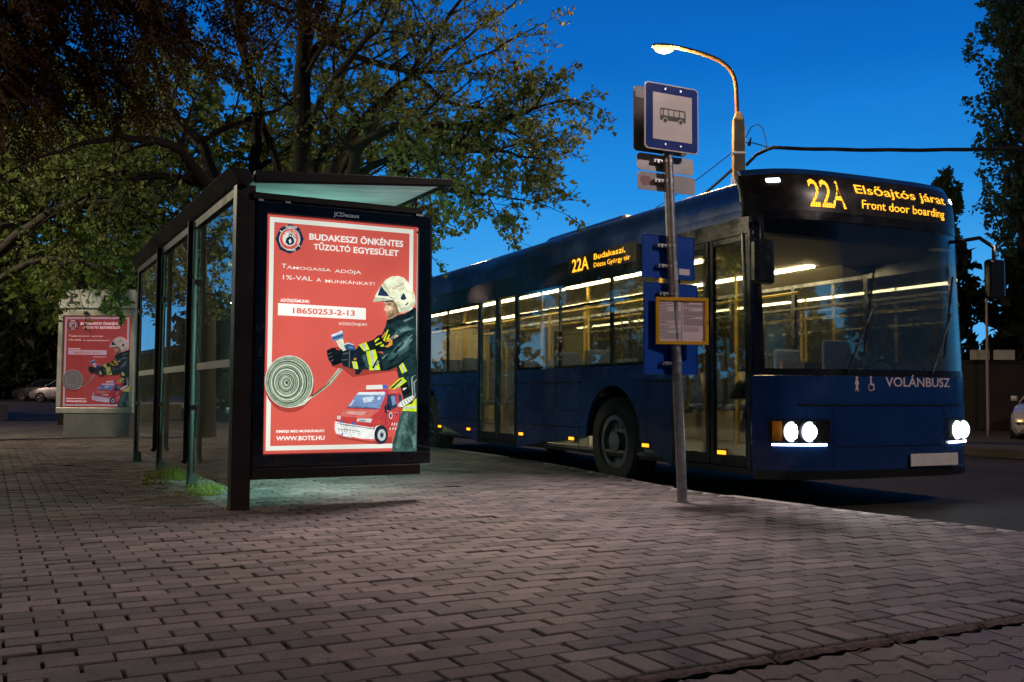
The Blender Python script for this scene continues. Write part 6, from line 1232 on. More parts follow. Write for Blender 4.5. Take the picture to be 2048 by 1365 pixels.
mb.flat([(-.27, -.034, 3.62), (-.12, -.034, 3.72), (-.12, -.034, 3.66), (.25, -.034, 3.66), (.25, -.034, 3.58), (-.12, -.034, 3.58), (-.12, -.034, 3.52)], 1); mb.box(-.05, .08, -.0345, -.0338, 3.80, 3.84, 1)
text_on(mb, '(23) 451-120', lambda u, v: (-.24+.52*u, -.034, 3.375+.085*v), 1, 1.2)
mb.build('sign_face', [emat('sign_green_light', lin(40, 120, 60), 1.6), emat('sign_pale_light', lin(210, 245, 170), 1.6)], cb, fix=False)
for (x, y, h, lab) in ((10.9, 22.5, 3.6, 'thin pale pole standing between the bus and the white car'), (11.7, 22.2, 3.2, 'thin grey pole behind the white car bonnet')):
    mb = MB(); mb.tube([(0, 0, -.2), (.03, 0, h)], [.035, .026], 10); mb.tube([(0, 0, -.06), (0, 0, .0)], .07, 10); mb.tube([(.03, 0, h), (.03, 0, h+.03)], [.03, .01], 10)
    tag(mb.build('thin_pole', pmat('pinkish_pole', (.30, .25, .26), .6, var=.2), loc=(x, y, -.04), smooth=True), lab, 'pole', 'thin poles by the white car')

def make_car(name, label, loc, rz, paint_col, glass):
    """saloon: nose at +x; body lofted along x, glasshouse, lamps, wheels"""
    t = thing(name, label, 'car', loc, rz, 'parked cars')
    mp = pmat('car_paint_'+'_'.join(str(int(c*1000)) for c in paint_col), paint_col, .3, metal=.4, var=.06, coat=.5)
    st_ = [(-2.22, .42, .78, .70), (-2.15, .30, .92, .80), (-1.75, .24, .97, .86), (-.9, .22, .96, .88), (.2, .22, .95, .88), (1.05, .22, .93, .88), (1.55, .23, .86, .86), (2.0, .25, .74, .80), (2.2, .30, .62, .70), (2.26, .38, .52, .60)]
    mb = MB(); vs = []; fs = []
    sec = lambda x, zl, zh, w: [(x, -w*.88, zl), (x, -w, zl+.14), (x, -w*1.0, zl+(zh-zl)*.62), (x, -w*.95, zh-.03), (x, -w*.8, zh), (x, 0, zh+.03), (x, w*.8, zh), (x, w*.95, zh-.03), (x, w, zl+(zh-zl)*.62), (x, w, zl+.14), (x, w*.88, zl)]
    n = 11
    for s in st_: vs += sec(*s)
    for i in range(len(st_)-1):
        for k in range(n): fs.append((i*n+k, i*n+(k+1) % n, (i+1)*n+(k+1) % n, (i+1)*n+k))
    fs.append(tuple(range(n))); fs.append(tuple((len(st_)-1)*n+k for k in range(n-1, -1, -1)))
    mb.add(vs, fs)
    rf = [(-1.55, .985, .74), (-1.05, 1.36, .60), (-.55, 1.43, .58), (.15, 1.43, .58), (.55, 1.36, .60)]
    vs = []; fs = []
    for x, z, w in rf[1:]:
        vs += [(x, -w, z-.02), (x, -w*.7, z+.015), (x, w*.7, z+.015), (x, w, z-.02), (x, w, z-.05), (x, -w, z-.05)]
    for i in range(3):
        for k in range(6): fs.append((i*6+k, i*6+(k+1) % 6, (i+1)*6+(k+1) % 6, (i+1)*6+k))
    fs += [tuple(range(6)), tuple(18+k for k in range(5, -1, -1))]
    mb.add(vs, fs)
    for s in (-1, 1):
        mb.tube([(-1.75, s*.74, .96), (-1.05, s*.595, 1.345)], .035, 6); mb.tube([(-.25, s*.80, .95), (-.25, s*.595, 1.40)], .03, 6); mb.tube([(1.15, s*.78, .93), (.55, s*.60, 1.345)], .028, 6)
    bd = mb.build('body', mp, t, smooth=True, angle=32)
    vs = []; fs = []
    gl = [(-1.80, .965, .74, .972, .74), (-1.05, .95, .80, 1.325, .595), (.55, .93, .79, 1.325, .595), (1.20, .915, .77, .925, .77)]
    mb = MB()
    for x, z0_, w0, z1_, w1 in gl: vs += [(x, -w0, z0_), (x, -w1, z1_), (x, w1, z1_), (x, w0, z0_)]
    for i in range(3):
        for k in range(4): fs.append((i*4+k, i*4+(k+1) % 4, (i+1)*4+(k+1) % 4, (i+1)*4+k))
    mb.add(vs, fs); mb.build('window', glass, t)
    for s in (-1, 1):
        mb = MB(); mb.hexa([(1.98, s*.80, .58), (2.22, s*.52, .56), (2.20, s*.50, .54), (1.96, s*.76, .54), (1.94, s*.80, .70), (2.12, s*.55, .66), (2.08, s*.52, .66), (1.90, s*.76, .69)]); mb.build('headlight', pmat('headlamp_glass', (.55, .58, .62), .12, spec=.8), t)
        mb = MB(); mb.box(-2.20, -2.13, s*.50, s*.76, .66, .80); mb.build('tail_light', pmat('tail_lens', (.30, .01, .01), .2), t)
        mb = MB(); mb.box(.88, 1.02, s*.88, s*1.0, .96, 1.07); mb.build('mirror', mp, t, bevel=.02)
        for x in (-1.32, 1.38):
            w = MB(); w.ring((x, s*.80, .31), 'y', .315, .20, .20, 28); wo_ = w.build('wheel', M_RUB, t, bevel=.015, smooth=True)
            r = MB(); r.ring((x, s*.88, .31), 'y', .20, .17, .05, 24); r.disc((x, s*.87, .31), 'y', .05, .05, 12)
            for k in range(5):
                a = 2*PI*k/5; r.tube([(x+.04*math.cos(a), s*.875, .31+.04*math.sin(a)), (x+.18*math.cos(a), s*.875, .31+.18*math.sin(a))], .022, 6)
            r.disc((x, s*.81, .31), 'y', .20, .02, 24); r.build('rim', M_RIM, wo_, smooth=True)
    mb = MB(); 
    for s in (-1, 1):
        for x in (-.75, .15): mb.box(x, x+.16, s*.875, s*.90, .80, .825)
    mb.build('door_handle', mp, t)
    return t
M_CARG = pmat('car_glass_dark', (.012, .016, .022), .06, spec=.9)
make_car('parked_car', 'silver saloon car parked across the side road from the planter', (-27.0, 60.0, .185), PI-.10, (.30, .31, .35), M_CARG)
make_car('parked_car', 'dark car parked behind the silver saloon', (-30.6, 65.0, .21), PI-.10, (.03, .035, .045), M_CARG)
make_car('parked_car', 'white car whose front corner shows beyond the bus', (12.35, 21.7, ROAD_Z), PI+.90, (.72, .72, .74), M_CARG)
# low boards and a dark wall behind the white car
mb = MB(); mb.box(0, 9, 0, .2, -.1, 1.75); mb.box(-.03, 9.03, -.04, .24, 1.751, 1.81); mb.build('wall', pmat('dark_wall', (.045, .04, .04), .9, var=.3, scale=2, bump=.3, bscale=30), loc=(11.9, 26, 0)); 
o = bpy.data.objects['wall']; tag(o, 'low dark wall behind the white car', 'wall')
for dx, w, c, lab in ((.10, .50, (.55, .54, .50), 'narrower pale board on the dark wall top, beside the pale pole'), (.72, .55, (.62, .60, .58), 'wider pale board on the dark wall top, further along the wall')):
    b_ = MB(); b_.box(0, w, -.05, -.02, 0, .26); b_.box(.05, w-.05, -.053, -.0505, .09, .12); 
    o = b_.build('small_board', pmat('board_'+str(int(c[0]*100)), c, .6)); o.location = (12.0+dx, 25.9, 1.83); tag(o, lab, 'sign', 'small boards on the dark wall')
# planter at the left edge
pl_ = thing('planter', 'grey concrete planter where the paving meets the side road', 'planter', (-15.3, 28.2, 0), .02)
mb = MB(); frame_ring(mb, -1.9, .62, -.5, .5, -1.78, .50, -.38, .38, 0, .46)
mb = MB(); mb.box(-1.9, .62, -.5, -.38, 0, .47); mb.box(-1.9, .62, .38, .5, 0, .47); mb.box(-1.9, -1.78, -.3795, .3795, 0, .47); mb.box(.50, .62, -.3795, .3795, 0, .47)
mb.build('box', pmat('planter_concrete', (.17, .15, .14), .85, var=.25, bump=.4), pl_, bevel=.015); MB().box(-1.775, .495, -.375, .375, .02, .40).build('soil', pmat('soil', (.03, .022, .016), .95), pl_)
# ================================================================== TREES AND PLANTS
M_BARK = pmat('dark_bark', (.028, .021, .017), .9, var=.4, scale=14, bump=.9, bscale=40)
M_BARK2 = pmat('grey_bark', (.05, .04, .032), .9, var=.4, scale=14, bump=.8, bscale=40)
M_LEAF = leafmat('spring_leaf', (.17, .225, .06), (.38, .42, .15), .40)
M_LEAFD = leafmat('deep_green_leaf', (.09, .16, .03), (.24, .31, .08), .38)  # deeper green leaf of the low tree and the farther ones
M_THUJA = leafmat('thuja_spray', (.045, .026, .008), (.13, .075, .018), .15, .7)
M_DARKF = leafmat('dark_evergreen', (.010, .018, .007), (.030, .042, .016), .2)
M_POP = leafmat('poplar_leaf', (.13, .20, .09), (.25, .32, .15), .5)
def quads(centers, size, up_bias=0.0, aspect=.75, flat=None):
    """leaf-shaped four-cornered faces, randomly turned"""
    c = np.asarray(centers, float); n = len(c); sz = size*(.45+1.15*RNG.random(n)**1.3)
    a = RNG.normal(size=(n, 3)); a /= np.linalg.norm(a, axis=1)[:, None]
    b = RNG.normal(size=(n, 3)); b -= a*(a*b).sum(1)[:, None]; b /= np.linalg.norm(b, axis=1)[:, None]
    a *= sz[:, None]; b *= (sz*aspect*.5)[:, None]; nn = np.cross(a, b); nn /= np.linalg.norm(nn, axis=1)[:, None]+1e-9
    cup = nn*(sz*.12)[:, None]
    V = np.stack([c-a*.1, c+a*.38+b+cup, c+a, c+a*.38-b+cup], 1).reshape(-1, 3)
    return V, np.arange(n*4).reshape(-1, 4)
class Tree:
    def __init__(s, seed): s.r = random.Random(seed); s.v = []; s.f = []; s.leaf = []
    def tube(s, pts, rad, n):
        mb = MB(); mb.tube(pts, rad, n, cap=False); o = len(s.v); s.v += mb.v; s.f += [tuple(i+o for i in f) for f in mb.f]
    def rv(s): 
        while True:
            v = Vector((s.r.uniform(-1, 1), s.r.uniform(-1, 1), s.r.uniform(-1, 1)))
            if .1 < v.length < 1: return v.normalized()
    def branch(s, p, d, L, r, lev, droop):
        r_ = s.r; n = 5 if lev < 2 else 3
        pts = [p]; dd = d.normalized(); q = p
        for k in range(n):
            dd = (dd + s.rv()*(.16 if lev < 2 else .25) + Vector((0, 0, droop*(.05+.05*k/n)))).normalized()
            q = q + dd*(L/n); pts.append(q)
        rad = [max(r*(1-.75*k/n), .004) for k in range(n+1)]
        s.tube(pts, rad, 6 if lev == 0 else 4 if lev == 1 else 3)
        if lev >= s.maxlev:
            for k in range(s.nleaf):
                t = r_.uniform(.25, 1.05); i = min(int(t*n), n-1); c = pts[i].lerp(pts[i+1], t*n-i)
                s.leaf.append(c + s.rv()*r_.uniform(.01, s.spread))
            return
        m = s.kids[lev]
        for k in range(m):
            t = (k+.5+r_.uniform(-.3, .3))/m*.85+.15; i = min(int(t*n), n-1); c = pts[i].lerp(pts[i+1], t*n-i)
            nd = (dd*.75 + s.rv()*.85).normalized()
            s.branch(c, nd, L*r_.uniform(.38, .62)*(1.15-.35*t), rad[i]*.55, lev+1, droop*.8+r_.uniform(-.6, .3))
        s.branch(pts[-1], dd, L*.42, rad[-1]*.9, lev+1, droop)
    def limb(s, pts, r0, r1, n_side, L, droop=0.0, start=.3):
        P_ = smooth_line([Vector(p) for p in pts], 5); n = len(P_)
        wob = [p + s.rv()*.018 for p in P_]; wob[0] = P_[0]
        rad = [r0+(r1-r0)*(k/(n-1))**.8 for k in range(n)]
        s.tube(wob, rad, 9)
        for k in range(n_side):
            t = start+(1-start)*(k+s.r.random())/n_side; i = min(int(t*(n-1)), n-2); c = wob[i]; d = (wob[i+1]-wob[i]).normalized()
            o = s.rv(); o = (o - d*o.dot(d)).normalized()
            s.branch(c, d*.55+o*.8+Vector((0, 0, .15)), L*s.r.uniform(.6, 1.15)*(1.1-.4*t), min(rad[i]*.5, .045), 0, droop)
        s.branch(wob[-1], (wob[-1]-wob[-2]), L*.8, r1, 0, droop)
    def finish(s, root, bark, leafm, size, wood='trunk'):
        mb = MB(); mb.v = s.v; mb.f = s.f; mb.m = [0]*len(s.f); t = mb.build(wood, bark, root, smooth=True, angle=60, fix=False)
        V, F = quads(np.array([tuple(x) for x in s.leaf]), size); npmesh('crown', V, F, leafm, root); return t
LIM = {'A':[(-3.29,15.2,0.85),(-3.31,15.2,2.62),(-3.31,15.2,4.31),(-3.31,15.1,5.57),(-3.25,15.0,6.38),(-3.2,14.8,7.46)],'B':[(-3.23,15.1,4.88),(-2.85,14.7,5.41),(-2.43,14.3,5.81),(-1.95,14.0,6.21),(-1.64,13.8,6.72)],'C':[(-3.23,15.0,5.87),(-3.08,15.2,6.3),(-2.89,15.5,6.5),(-2.66,15.6,6.33),(-2.13,15.8,6.23),(-1.65,16.0,6.18),(-1.07,16.3,6.32),(-0.32,16.6,6.78)],'C2':[(-2.89,15.5,6.5),(-2.82,15.4,6.74),(-2.62,15.2,7.39)],'C3':[(-1.65,16.0,6.18),(-1.22,16.2,5.83),(-0.74,16.5,5.74),(-0.14,16.7,5.8)],'D':[(-3.31,15.2,2.62),(-2.59,15.0,3.99),(-2.33,14.6,4.54),(-1.9,14.2,4.7),(-1.45,13.9,4.71),(-0.48,13.3,4.53),(0.04,13.0,4.61),(0.39,12.8,4.67)],'D2':[(-1.45,13.9,4.71),(-0.89,13.7,4.41),(-0.25,13.4,4.23),(0.23,13.1,4.05)],'E':[(-3.31,15.2,2.62),(-2.9,15.7,4.43),(-2.78,16.0,4.95),(-2.52,16.4,5.52),(-2.13,16.8,6.1),(-1.75,17.0,6.47),(-0.98,17.4,7.2),(-0.16,17.8,7.96)],'F':[(-3.32,15.2,2.3),(-4.08,15.7,3.97),(-4.22,15.9,4.55),(-4.23,16.0,5.46),(-4.36,16.1,5.97),(-4.64,16.3,6.99),(-4.77,16.4,7.9)],'G':[(-3.31,15.2,2.15),(-4.14,14.5,3.43),(-4.44,14.0,3.85),(-4.56,13.7,4.08),(-4.68,13.4,4.24),(-4.96,13.0,4.25),(-5.47,12.6,4.11),(-5.83,12.2,3.83)],'H':[(-3.32,15.2,2.3),(-4.1,15.2,3.48),(-4.76,15.5,4.25),(-5.12,15.8,4.95),(-5.5,16.0,5.27),(-5.88,16.3,5.78),(-6.26,16.6,6.75),(-6.61,17.0,7.7)],'I':[(-4.44,14.0,3.85),(-5.03,14.0,3.97),(-5.71,14.2,4.04),(-6.38,14.4,3.74),(-7.02,14.6,3.43)],'J':[(-5.12,15.8,4.95),(-4.52,16.0,5.32),(-3.91,16.2,5.63),(-3.65,16.5,6.03)],'K':[(-3.3,15.2,2.46),(-2.43,15.0,3.61),(-1.77,14.6,3.76),(-1.27,14.1,3.78),(-0.67,13.6,3.68),(-0.17,13.2,3.56)],'K2':[(-2.78,15.6,4.12),(-2.17,15.8,4.62),(-1.37,16.0,4.79),(-0.39,16.5,5.01),(0.29,16.8,5.22)]}
LIM2 = {'A':[(-9.38,17.0,0.82),(-9.45,17.0,2.79),(-9.24,17.0,4.38),(-8.73,16.8,5.21),(-8.14,16.6,6.3)],'B':[(-9.45,17.0,2.79),(-8.2,16.2,3.46),(-7.26,15.6,3.77),(-6.14,15.0,3.82),(-5.22,14.6,3.59),(-4.63,14.4,3.33)],'C':[(-9.43,17.0,2.44),(-8.16,16.0,2.85),(-7.35,15.5,2.95),(-6.42,15.0,2.81),(-5.76,14.7,2.54)],'D':[(-9.24,17.0,4.38),(-8.56,17.2,4.69),(-7.72,17.5,4.85),(-6.66,17.8,5.02)],'E':[(-8.16,16.0,2.85),(-7.7,15.6,2.32),(-7.12,15.4,2.14)],'F':[(-9.47,17.0,3.49),(-8.93,18.0,4.03),(-8.25,19.0,3.92),(-7.65,20.0,3.77)]}
def local(pts, o): return [tuple(Vector(p)-Vector(o)) for p in pts]
BASE = (-3.3, 15.2, 0)
t1 = thing('linden_tree', 'big spreading tree with fresh leaves rising behind the bus shelter', 'tree', BASE, group='leafy trees along the pavement')
T = Tree(5); T.kids = (5, 4, 3); T.maxlev = 2; T.nleaf = 5; T.spread = .07
T.tube([Vector((.05, 0, -.1)), Vector((.02, 0, .4)), Vector((0, 0, 1.2)), Vector((-.01, 0, 2.4))], [.34, .27, .25, .22], 12)
RAD = dict(A=(.19, .11), B=(.085, .02), C=(.10, .02), C2=(.07, .03), C3=(.05, .015), D=(.13, .015), D2=(.06, .012), E=(.12, .02), F=(.13, .05), G=(.15, .02), H=(.15, .04), I=(.07, .015), J=(.06, .015), K=(.10, .015), K2=(.08, .015))
NS = dict(A=5, B=6, C=9, C2=4, C3=6, D=15, D2=10, E=10, F=6, G=9, H=9, I=9, J=6, K=15, K2=13)
for k, pts in LIM.items(): T.limb(local(pts, BASE), RAD[k][0], RAD[k][1], NS[k], 1.3 if k not in ('D', 'K2', 'K', 'D2') else 1.1, -.5 if k in ('D2', 'K', 'K2', 'D', 'I', 'G') else .1, .28)
# fill on the far side and overhead so that the crown is whole from elsewhere too
for k in range(3):
    a = .55+k*.9; r = 3.2; T.limb([(0, 0, 3.0), (.8*math.cos(a), .8*math.sin(a), 4.6), (2.0*math.cos(a), 2.0*math.sin(a)+.3, 6.6), (r*math.cos(a), r*math.sin(a)+.6, 8.6)], .10, .02, 9, 1.5, .1, .4)
T.finish(t1, M_BARK, M_LEAF, .068)
BASE2 = (-9.5, 17.0, 0)
t2 = thing('linden_tree', 'low leafy tree whose boughs hang in front of the dim poster pillar', 'tree', BASE2, group='leafy trees along the pavement')
T = Tree(9); T.kids = (5, 4, 3); T.maxlev = 2; T.nleaf = 7; T.spread = .09
T.tube([Vector((.05, 0, -.1)), Vector((.02, 0, .8)), Vector((0, 0, 2.6))], [.30, .24, .20], 12)
for k, pts in LIM2.items():
    if k != 'E': T.limb(local(pts, BASE2), .12 if k in 'AB' else .08, .015, 15 if k in 'BD' else 9, 1.5 if k != 'C' else .8, -.3, .15)
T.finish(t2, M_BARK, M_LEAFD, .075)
def grown_tree(base, h, spread, seed, label, bark, leafm, leafs, kids=(5, 4, 3), nl=6, limbs=9, up=.5, name='tree', start=.3, L=1.6, group=None):
    t = thing(name, label, 'tree', base, group=group); T = Tree(seed); T.kids = kids; T.maxlev = 2; T.nleaf = nl; T.spread = leafs*1.2
    T.tube([Vector((0, 0, -.2)), Vector((.03, 0, h*.25)), Vector((.06, .05, h*.55)), Vector((0, .1, h*.9))], [h*.03, h*.024, h*.016, h*.004], 10)
    for k in range(limbs):
        a = k*2.4+seed; z0 = h*(start+(.85-start)*k/limbs); r = spread*(1-.55*abs(k/limbs-.35)); z1 = min(h, z0+r*up+h*.08)
        T.limb([(0, 0, z0), (r*.4*math.cos(a), r*.4*math.sin(a), z0+(z1-z0)*.55), (r*math.cos(a), r*math.sin(a), z1)], h*.012, .012, 8, L, .1 if up > 1 else -.2, .2)
    T.finish(t, bark, leafm, leafs); return t
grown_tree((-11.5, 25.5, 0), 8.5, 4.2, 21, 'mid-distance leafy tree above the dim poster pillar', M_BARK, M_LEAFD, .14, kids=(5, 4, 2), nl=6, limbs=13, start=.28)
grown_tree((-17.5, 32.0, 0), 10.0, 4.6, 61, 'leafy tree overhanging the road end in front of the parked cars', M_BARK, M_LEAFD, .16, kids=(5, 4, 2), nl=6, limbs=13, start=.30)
grown_tree((-19.0, 19.0, 0), 10.0, 4.6, 63, 'added off-frame leafy tree that screens the bus windows from the sky', M_BARK, M_LEAFD, .18, kids=(4, 4, 2), nl=6, limbs=12, start=.22)  # out of view, put in to cut the sky reflection on the bus side
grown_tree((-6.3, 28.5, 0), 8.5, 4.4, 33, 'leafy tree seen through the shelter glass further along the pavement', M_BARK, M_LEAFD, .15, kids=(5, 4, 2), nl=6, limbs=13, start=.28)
grown_tree((21.3, 40.0, 0), 17.6, 1.7, 44, 'tall narrow dark poplar rising beyond the front of the bus', M_BARK2, M_POP, .19, kids=(4, 3, 2), nl=5, limbs=20, up=3.2, name='poplar_tree', group='tall narrow poplars', start=.12, L=1.3)
grown_tree((24.6, 44.0, 0), 18.5, 1.9, 47, 'tallest poplar, set back beyond the one nearer the bus', M_BARK2, M_POP, .19, kids=(4, 4, 2), nl=6, limbs=20, up=3.2, name='poplar_tree', group='tall narrow poplars', start=.12, L=1.6)
grown_tree((20.5, 46.0, 0), 11.4, .4, 51, 'short slim dark tree between the bus roof and the tall poplar', M_BARK2, M_POP, .22, kids=(4, 4, 2), nl=6, limbs=13, up=3.2, name='poplar_tree', group='tall narrow poplars', start=.15, L=.5)
# mass of foliage shapes for far trees
def clump_tree(base, w, d, h, n, size, seed, label, leafm, z0=.08, taper=.5, name='evergreen_tree', group=None):
    t = thing(name, label, 'tree', base, group=group); rg = np.random.default_rng(seed)
    k = 46; u = rg.random(k)**.8; zc = h*(z0+(.97-z0)*u); rad = 1-taper*u**1.3; th = rg.random(k)*2*PI; rr = rg.random(k)**.5*.82
    cc = np.c_[w*.5*rad*rr*np.cos(th), d*.5*rad*rr*np.sin(th), zc]; cr_ = (.10+.13*rg.random(k))*min(w, h)*(.6+.4*rad)
    i = rg.integers(0, k, n); v = rg.normal(size=(n, 3)); v /= np.linalg.norm(v, axis=1)[:, None]
    c = cc[i] + v*(cr_[i]*(.55+.6*rg.random(n)))[:, None]*np.array([1, 1, .8]); c = c[c[:, 2] > .05]
    V, F = quads(c, size); npmesh('crown', V, F, leafm, t)
    mb = MB(); mb.tube([(0, 0, -.3), (.03, 0, h*.4), (0, 0, h*.9)], [h*.022+.04, h*.016+.02, .02], 8); mb.build('trunk', M_BARK2, t, smooth=True); return t
for (x, y, w, h, sd, lab) in ((-40, 74, 10, 11.5, 1, 'dark evergreen behind the tail of the dark parked car'), (-33.5, 72, 9, 10.5, 2, 'dark evergreen behind the silver saloon'), (-27, 74, 9, 12, 3, 'dark evergreen between the parked cars and the dim poster pillar'), (-20.5, 73, 9, 11, 4, 'dark evergreen behind the dim poster pillar'), (-13.5, 70, 9, 10, 5, 'dark evergreen seen through the far shelter pane')):
    clump_tree((x, y, .1), w, 6, h, 9000, .62, sd, lab, M_DARKF, .03, .35, group='evergreens behind the parked cars')
for (x, y, w, h, sd, lab) in ((-10.5, 48, 8, 7, 10, 'dark bush seen through the middle shelter pane'), (-4.5, 52, 9, 6.5, 11, 'dark bush behind the rear of the bus'), (3, 40, 8, 5.8, 12, 'dark leafy tree behind the middle of the bus'), (9, 36, 8, 5.6, 13, 'dark leafy tree behind the front door of the bus'), (14.2, 35, 7, 6.2, 14, 'dark leafy tree behind the front of the bus'), (18.6, 33, 6, 5.6, 15, 'dark bush behind the thin poles'), (23.5, 33, 7, 6.5, 16, 'dark bush behind the white car')):
    clump_tree((x, y, -.05), w, 5, h, 6500, .36, sd, lab, M_LEAFD if sd in (12, 13) else M_DARKF, .03, .45, 'bushy_tree', 'dark bushes beyond the road')
for (x, y, w, h, sd, lab) in ((-21, 13, 8, 5, 21, 'added off-frame bush that screens the bus windows from the sky, first in its row'), (-24, 22, 9, 5.5, 22, 'added off-frame bush that screens the bus windows from the sky, second in its row'), (-27, 31, 9, 5, 23, 'added off-frame bush that screens the bus windows from the sky, third in its row'), (-31, 42, 10, 6, 24, 'added off-frame bush that screens the bus windows from the sky, last in its row')):
    clump_tree((x, y, -.1), w, 6, h, 3500, .42, sd, lab, M_DARKF, .03, .3, 'bushy_tree', 'bushes added against the sky reflection')  # unseen row, put in to keep bright sky out of the bus window reflections
clump_tree((-15.6, 28.2, .40), 1.7, .7, 1.0, 900, .13, 77, 'clipped dark shrub growing in the concrete planter', M_DARKF, .05, .3, 'shrub')
# conifer overhead at the upper left, hanging sprays close to the camera
def spray(rg):
    """one flat fern-like spray of scale leaves about .26 m long in the x-y plane"""
    out = []
    def scale(p, a, l, w):
        d = np.array([math.cos(a), math.sin(a), 0]); q = np.array([-d[1], d[0], 0]); z = rg.normal(0, .004)
        out.append([p, p+d*l*.5+q*w+[0, 0, z], p+d*l, p+d*l*.5-q*w+[0, 0, -z]])
    for i in range(11):
        t = i/10; p = np.array([.25*t, .012*math.sin(t*3), -.05*t*t]); scale(p, .0, .034, .004)
        for s in (-1, 1):
            a = s*(.95-.25*t); L = .115*(1-t*.72)*rg.uniform(.75, 1.1); m = max(2, int(L/.017))
            for j in range(m):
                q = p + np.array([math.cos(a), math.sin(a), -.12])*(L*j/m); scale(q, a+rg.normal(0, .12), .024, .0042)
                if j % 2 == 0 and j > 0:
                    for s2 in (-1, 1): scale(q, a+s2*.7, .030*(1-.5*j/m), .0038)
    return np.array(out)
SPR = [spray(np.random.default_rng(k)) for k in range(4)]
BASE3 = (-4.6, 4.9, 0)
tj = thing('conifer_tree', 'dark brownish conifer hanging its sprays in front of the other trees', 'tree', BASE3)
T = Tree(71); T.kids = (3, 2, 0); T.maxlev = 1; T.nleaf = 0; T.spread = .05
T.tube([Vector((0, 0, -.2)), Vector((0, 0, 2)), Vector((.1, 0, 5)), Vector((.1, .1, 9))], [.24, .20, .15, .03], 12)
SV = []
rg = np.random.default_rng(5)
def bough(z0, tip, n, spread):
    a = np.array([.05, 0, z0]); tip = np.array(tip)-np.array(BASE3); mid = (a+tip)/2+np.array([0, 0, .38])
    P_ = [tuple((1-t)**2*a+2*t*(1-t)*mid+t*t*tip) for t in np.linspace(0, 1, 12)]
    T.tube([Vector(p) for p in P_], [.035*(1-.8*k/11)+.004 for k in range(12)], 6)
    P_ = np.array(P_)
    for k in range(n):
        t = .22+.78*rg.random()**.8; f = t*11; i = min(int(f), 10); c = P_[i]+(P_[i+1]-P_[i])*(f-i); dr = P_[i+1]-P_[i]; dr = dr/np.linalg.norm(dr)
        off = rg.normal(0, 1, 3); off *= spread*(.35+.65*rg.random())/np.linalg.norm(off); c = c+off*np.array([1, 1, .8])
        x = dr*.7+off/spread*.6+np.array([0, 0, -.75])+rg.normal(0, .25, 3); x /= np.linalg.norm(x)
        y = rg.normal(0, 1, 3); y -= x*(x@y); y /= np.linalg.norm(y); z = np.cross(x, y); R_ = np.stack([x, y, z]); s = rg.uniform(.65, 1.15)
        SV.append((SPR[rg.integers(4)].reshape(-1, 3)*s)@R_ + c)
for z0, tip, n, sp in ((3.2, (-2.9, 4.4, 2.02), 150, .28), (3.3, (-2.3, 4.6, 2.22), 190, .30), (3.4, (-1.95, 4.9, 2.40), 170, .28), (3.5, (-1.55, 4.8, 2.58), 150, .26), (3.6, (-1.15, 4.9, 2.80), 140, .24), (3.7, (-.85, 5.1, 3.02), 110, .22),
                       (3.4, (-2.9, 3.9, 2.25), 170, .30), (3.6, (-2.2, 4.0, 2.55), 170, .30), (3.8, (-1.5, 4.1, 2.78), 150, .28), (3.9, (-1.1, 4.4, 3.02), 110, .26), (3.5, (-2.6, 5.2, 2.55), 170, .34), (3.7, (-1.9, 5.5, 2.85), 150, .32), (3.1, (-3.1, 5.3, 2.10), 140, .30), (3.3, (-2.75, 4.9, 2.35), 160, .32), (4.0, (-1.9, 4.4, 3.0), 140, .32), (3.0, (-3.0, 5.0, 1.86), 60, .2),
                       (4.6, (-3.6, 3.2, 3.6), 90, .4), (4.8, (-6.5, 4.0, 3.6), 90, .4), (5.0, (-5.6, 6.6, 3.8), 90, .4), (5.6, (-3.2, 5.6, 4.4), 90, .4), (6.2, (-5.8, 4.4, 5.0), 80, .4)): bough(z0, tip, n, sp)
mb = MB(); mb.v = T.v; mb.f = T.f; mb.m = [0]*len(T.f); mb.build('trunk', pmat('conifer_bark', (.045, .022, .014), .9, var=.4, bump=.6), tj, smooth=True, fix=False)
V = np.concatenate(SV); npmesh('crown', V, np.arange(len(V)).reshape(-1, 4), M_THUJA, tj)
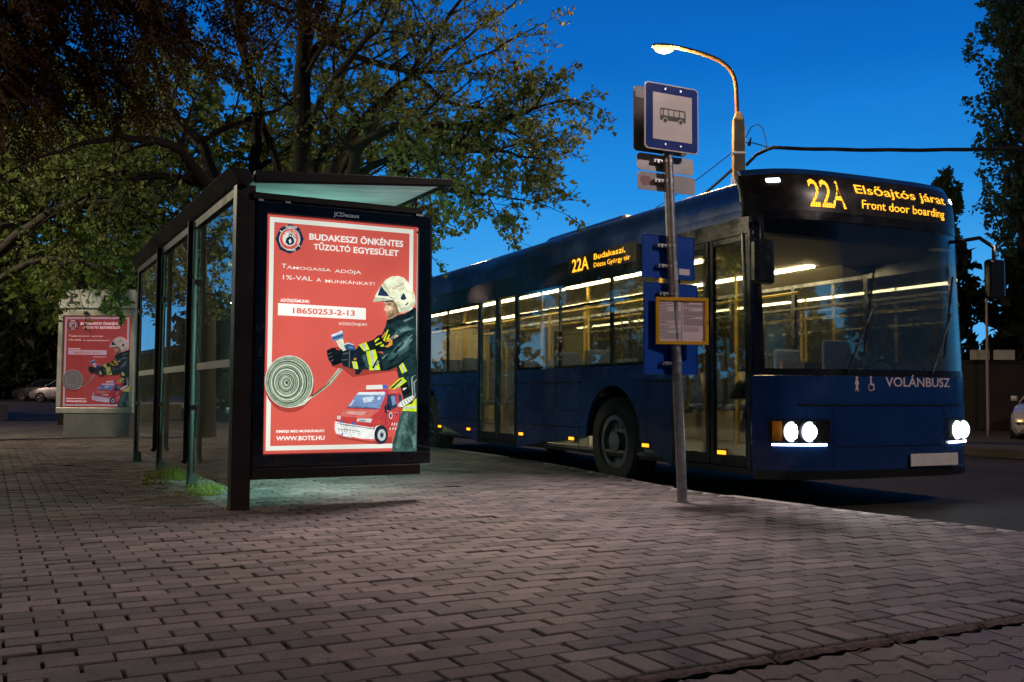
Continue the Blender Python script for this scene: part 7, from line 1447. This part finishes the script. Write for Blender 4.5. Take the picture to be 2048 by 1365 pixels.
# tufts of grass at the feet of the shelter
M_GRASS = leafmat('grass_blade', (.10, .16, .02), (.26, .27, .05), .35)
def tuft(x, y, r, n, h, label):
    o = thing('grass_tuft', label, 'grass tuft', sh2w(x, y), 0, 'grass tufts at the shelter posts'); V = []; rg = np.random.default_rng(int(abs(x*1000+y*77)))
    for k in range(n):
        a = rg.random()*2*PI; q = r*rg.random()**.6; px, py = q*math.cos(a)*1.5, q*math.sin(a); L = h*rg.uniform(.35, 1.1)*(1.1-.5*q/r); b = rg.random()*2*PI; ln = rg.uniform(.15, .9)*L; w = rg.uniform(.0018, .0045)
        dx, dy = math.cos(b), math.sin(b); pts = [(px, py, -.01), (px+dx*ln*.35, py+dy*ln*.35, L*.6), (px+dx*ln, py+dy*ln, L*.85)]
        for i in range(2):
            p, q2 = pts[i], pts[i+1]; w0 = w*(1-.4*i); w1 = w*(.6 if i == 0 else .05)
            V += [(p[0]-dy*w0, p[1]+dx*w0, p[2]), (p[0]+dy*w0, p[1]-dx*w0, p[2]), (q2[0]+dy*w1, q2[1]-dx*w1, q2[2]), (q2[0]-dy*w1, q2[1]+dx*w1, q2[2])]
    npmesh('blades', V, np.arange(len(V)).reshape(-1, 4), M_GRASS, o)
    # flat weed leaves around its foot
    c = np.c_[rg.normal(0, r*.8, 24)*1.3, rg.normal(0, r*.7, 24), rg.uniform(.002, .03, 24)]; V2, F2 = quads(c, .035); npmesh('weed_leaves', V2, F2, M_GRASS, o)
tuft(.02, 2.9, .20, 420, .20, 'largest grass tuft, between the second and third shelter posts'); tuft(.10, 1.62, .13, 240, .10, 'low grass tuft under the first glass pane by the poster case'); tuft(-.02, 1.15, .11, 170, .085, 'small grass tuft on the paving outside the front post'); tuft(-.22, 2.35, .09, 90, .05, 'tiny weed patch on the paving outside the shelter')
# a few dead leaves and twigs lying about
rg = np.random.default_rng(4)
mb = MB()
def twig(x, y, L, a, label):
    mb = MB(); p = sh2w(x, y, .004); d = Vector((math.cos(a), math.sin(a), 0)); s = Vector((-d.y, d.x, 0))
    mb.tube([p, p+d*L*.4+s*.006+Vector((0, 0, .008)), p+d*L+Vector((0, 0, .004))], [.0022, .002, .001], 5); mb.tube([p+d*L*.1, p+d*L*.55-s*.018+Vector((0, 0, .006))], [.0018, .001], 5)
    tag(mb.build('dry_twig', pmat('straw', (.26, .13, .045), .8)), label, 'twig', 'dry needles on the paving')
twig(.93, -4.965, .19, .55, 'orange dry pine needle lying on the wavy paving'); twig(.80, -4.88, .10, .75, 'short dry needle lodged in the gap of the edging strip')
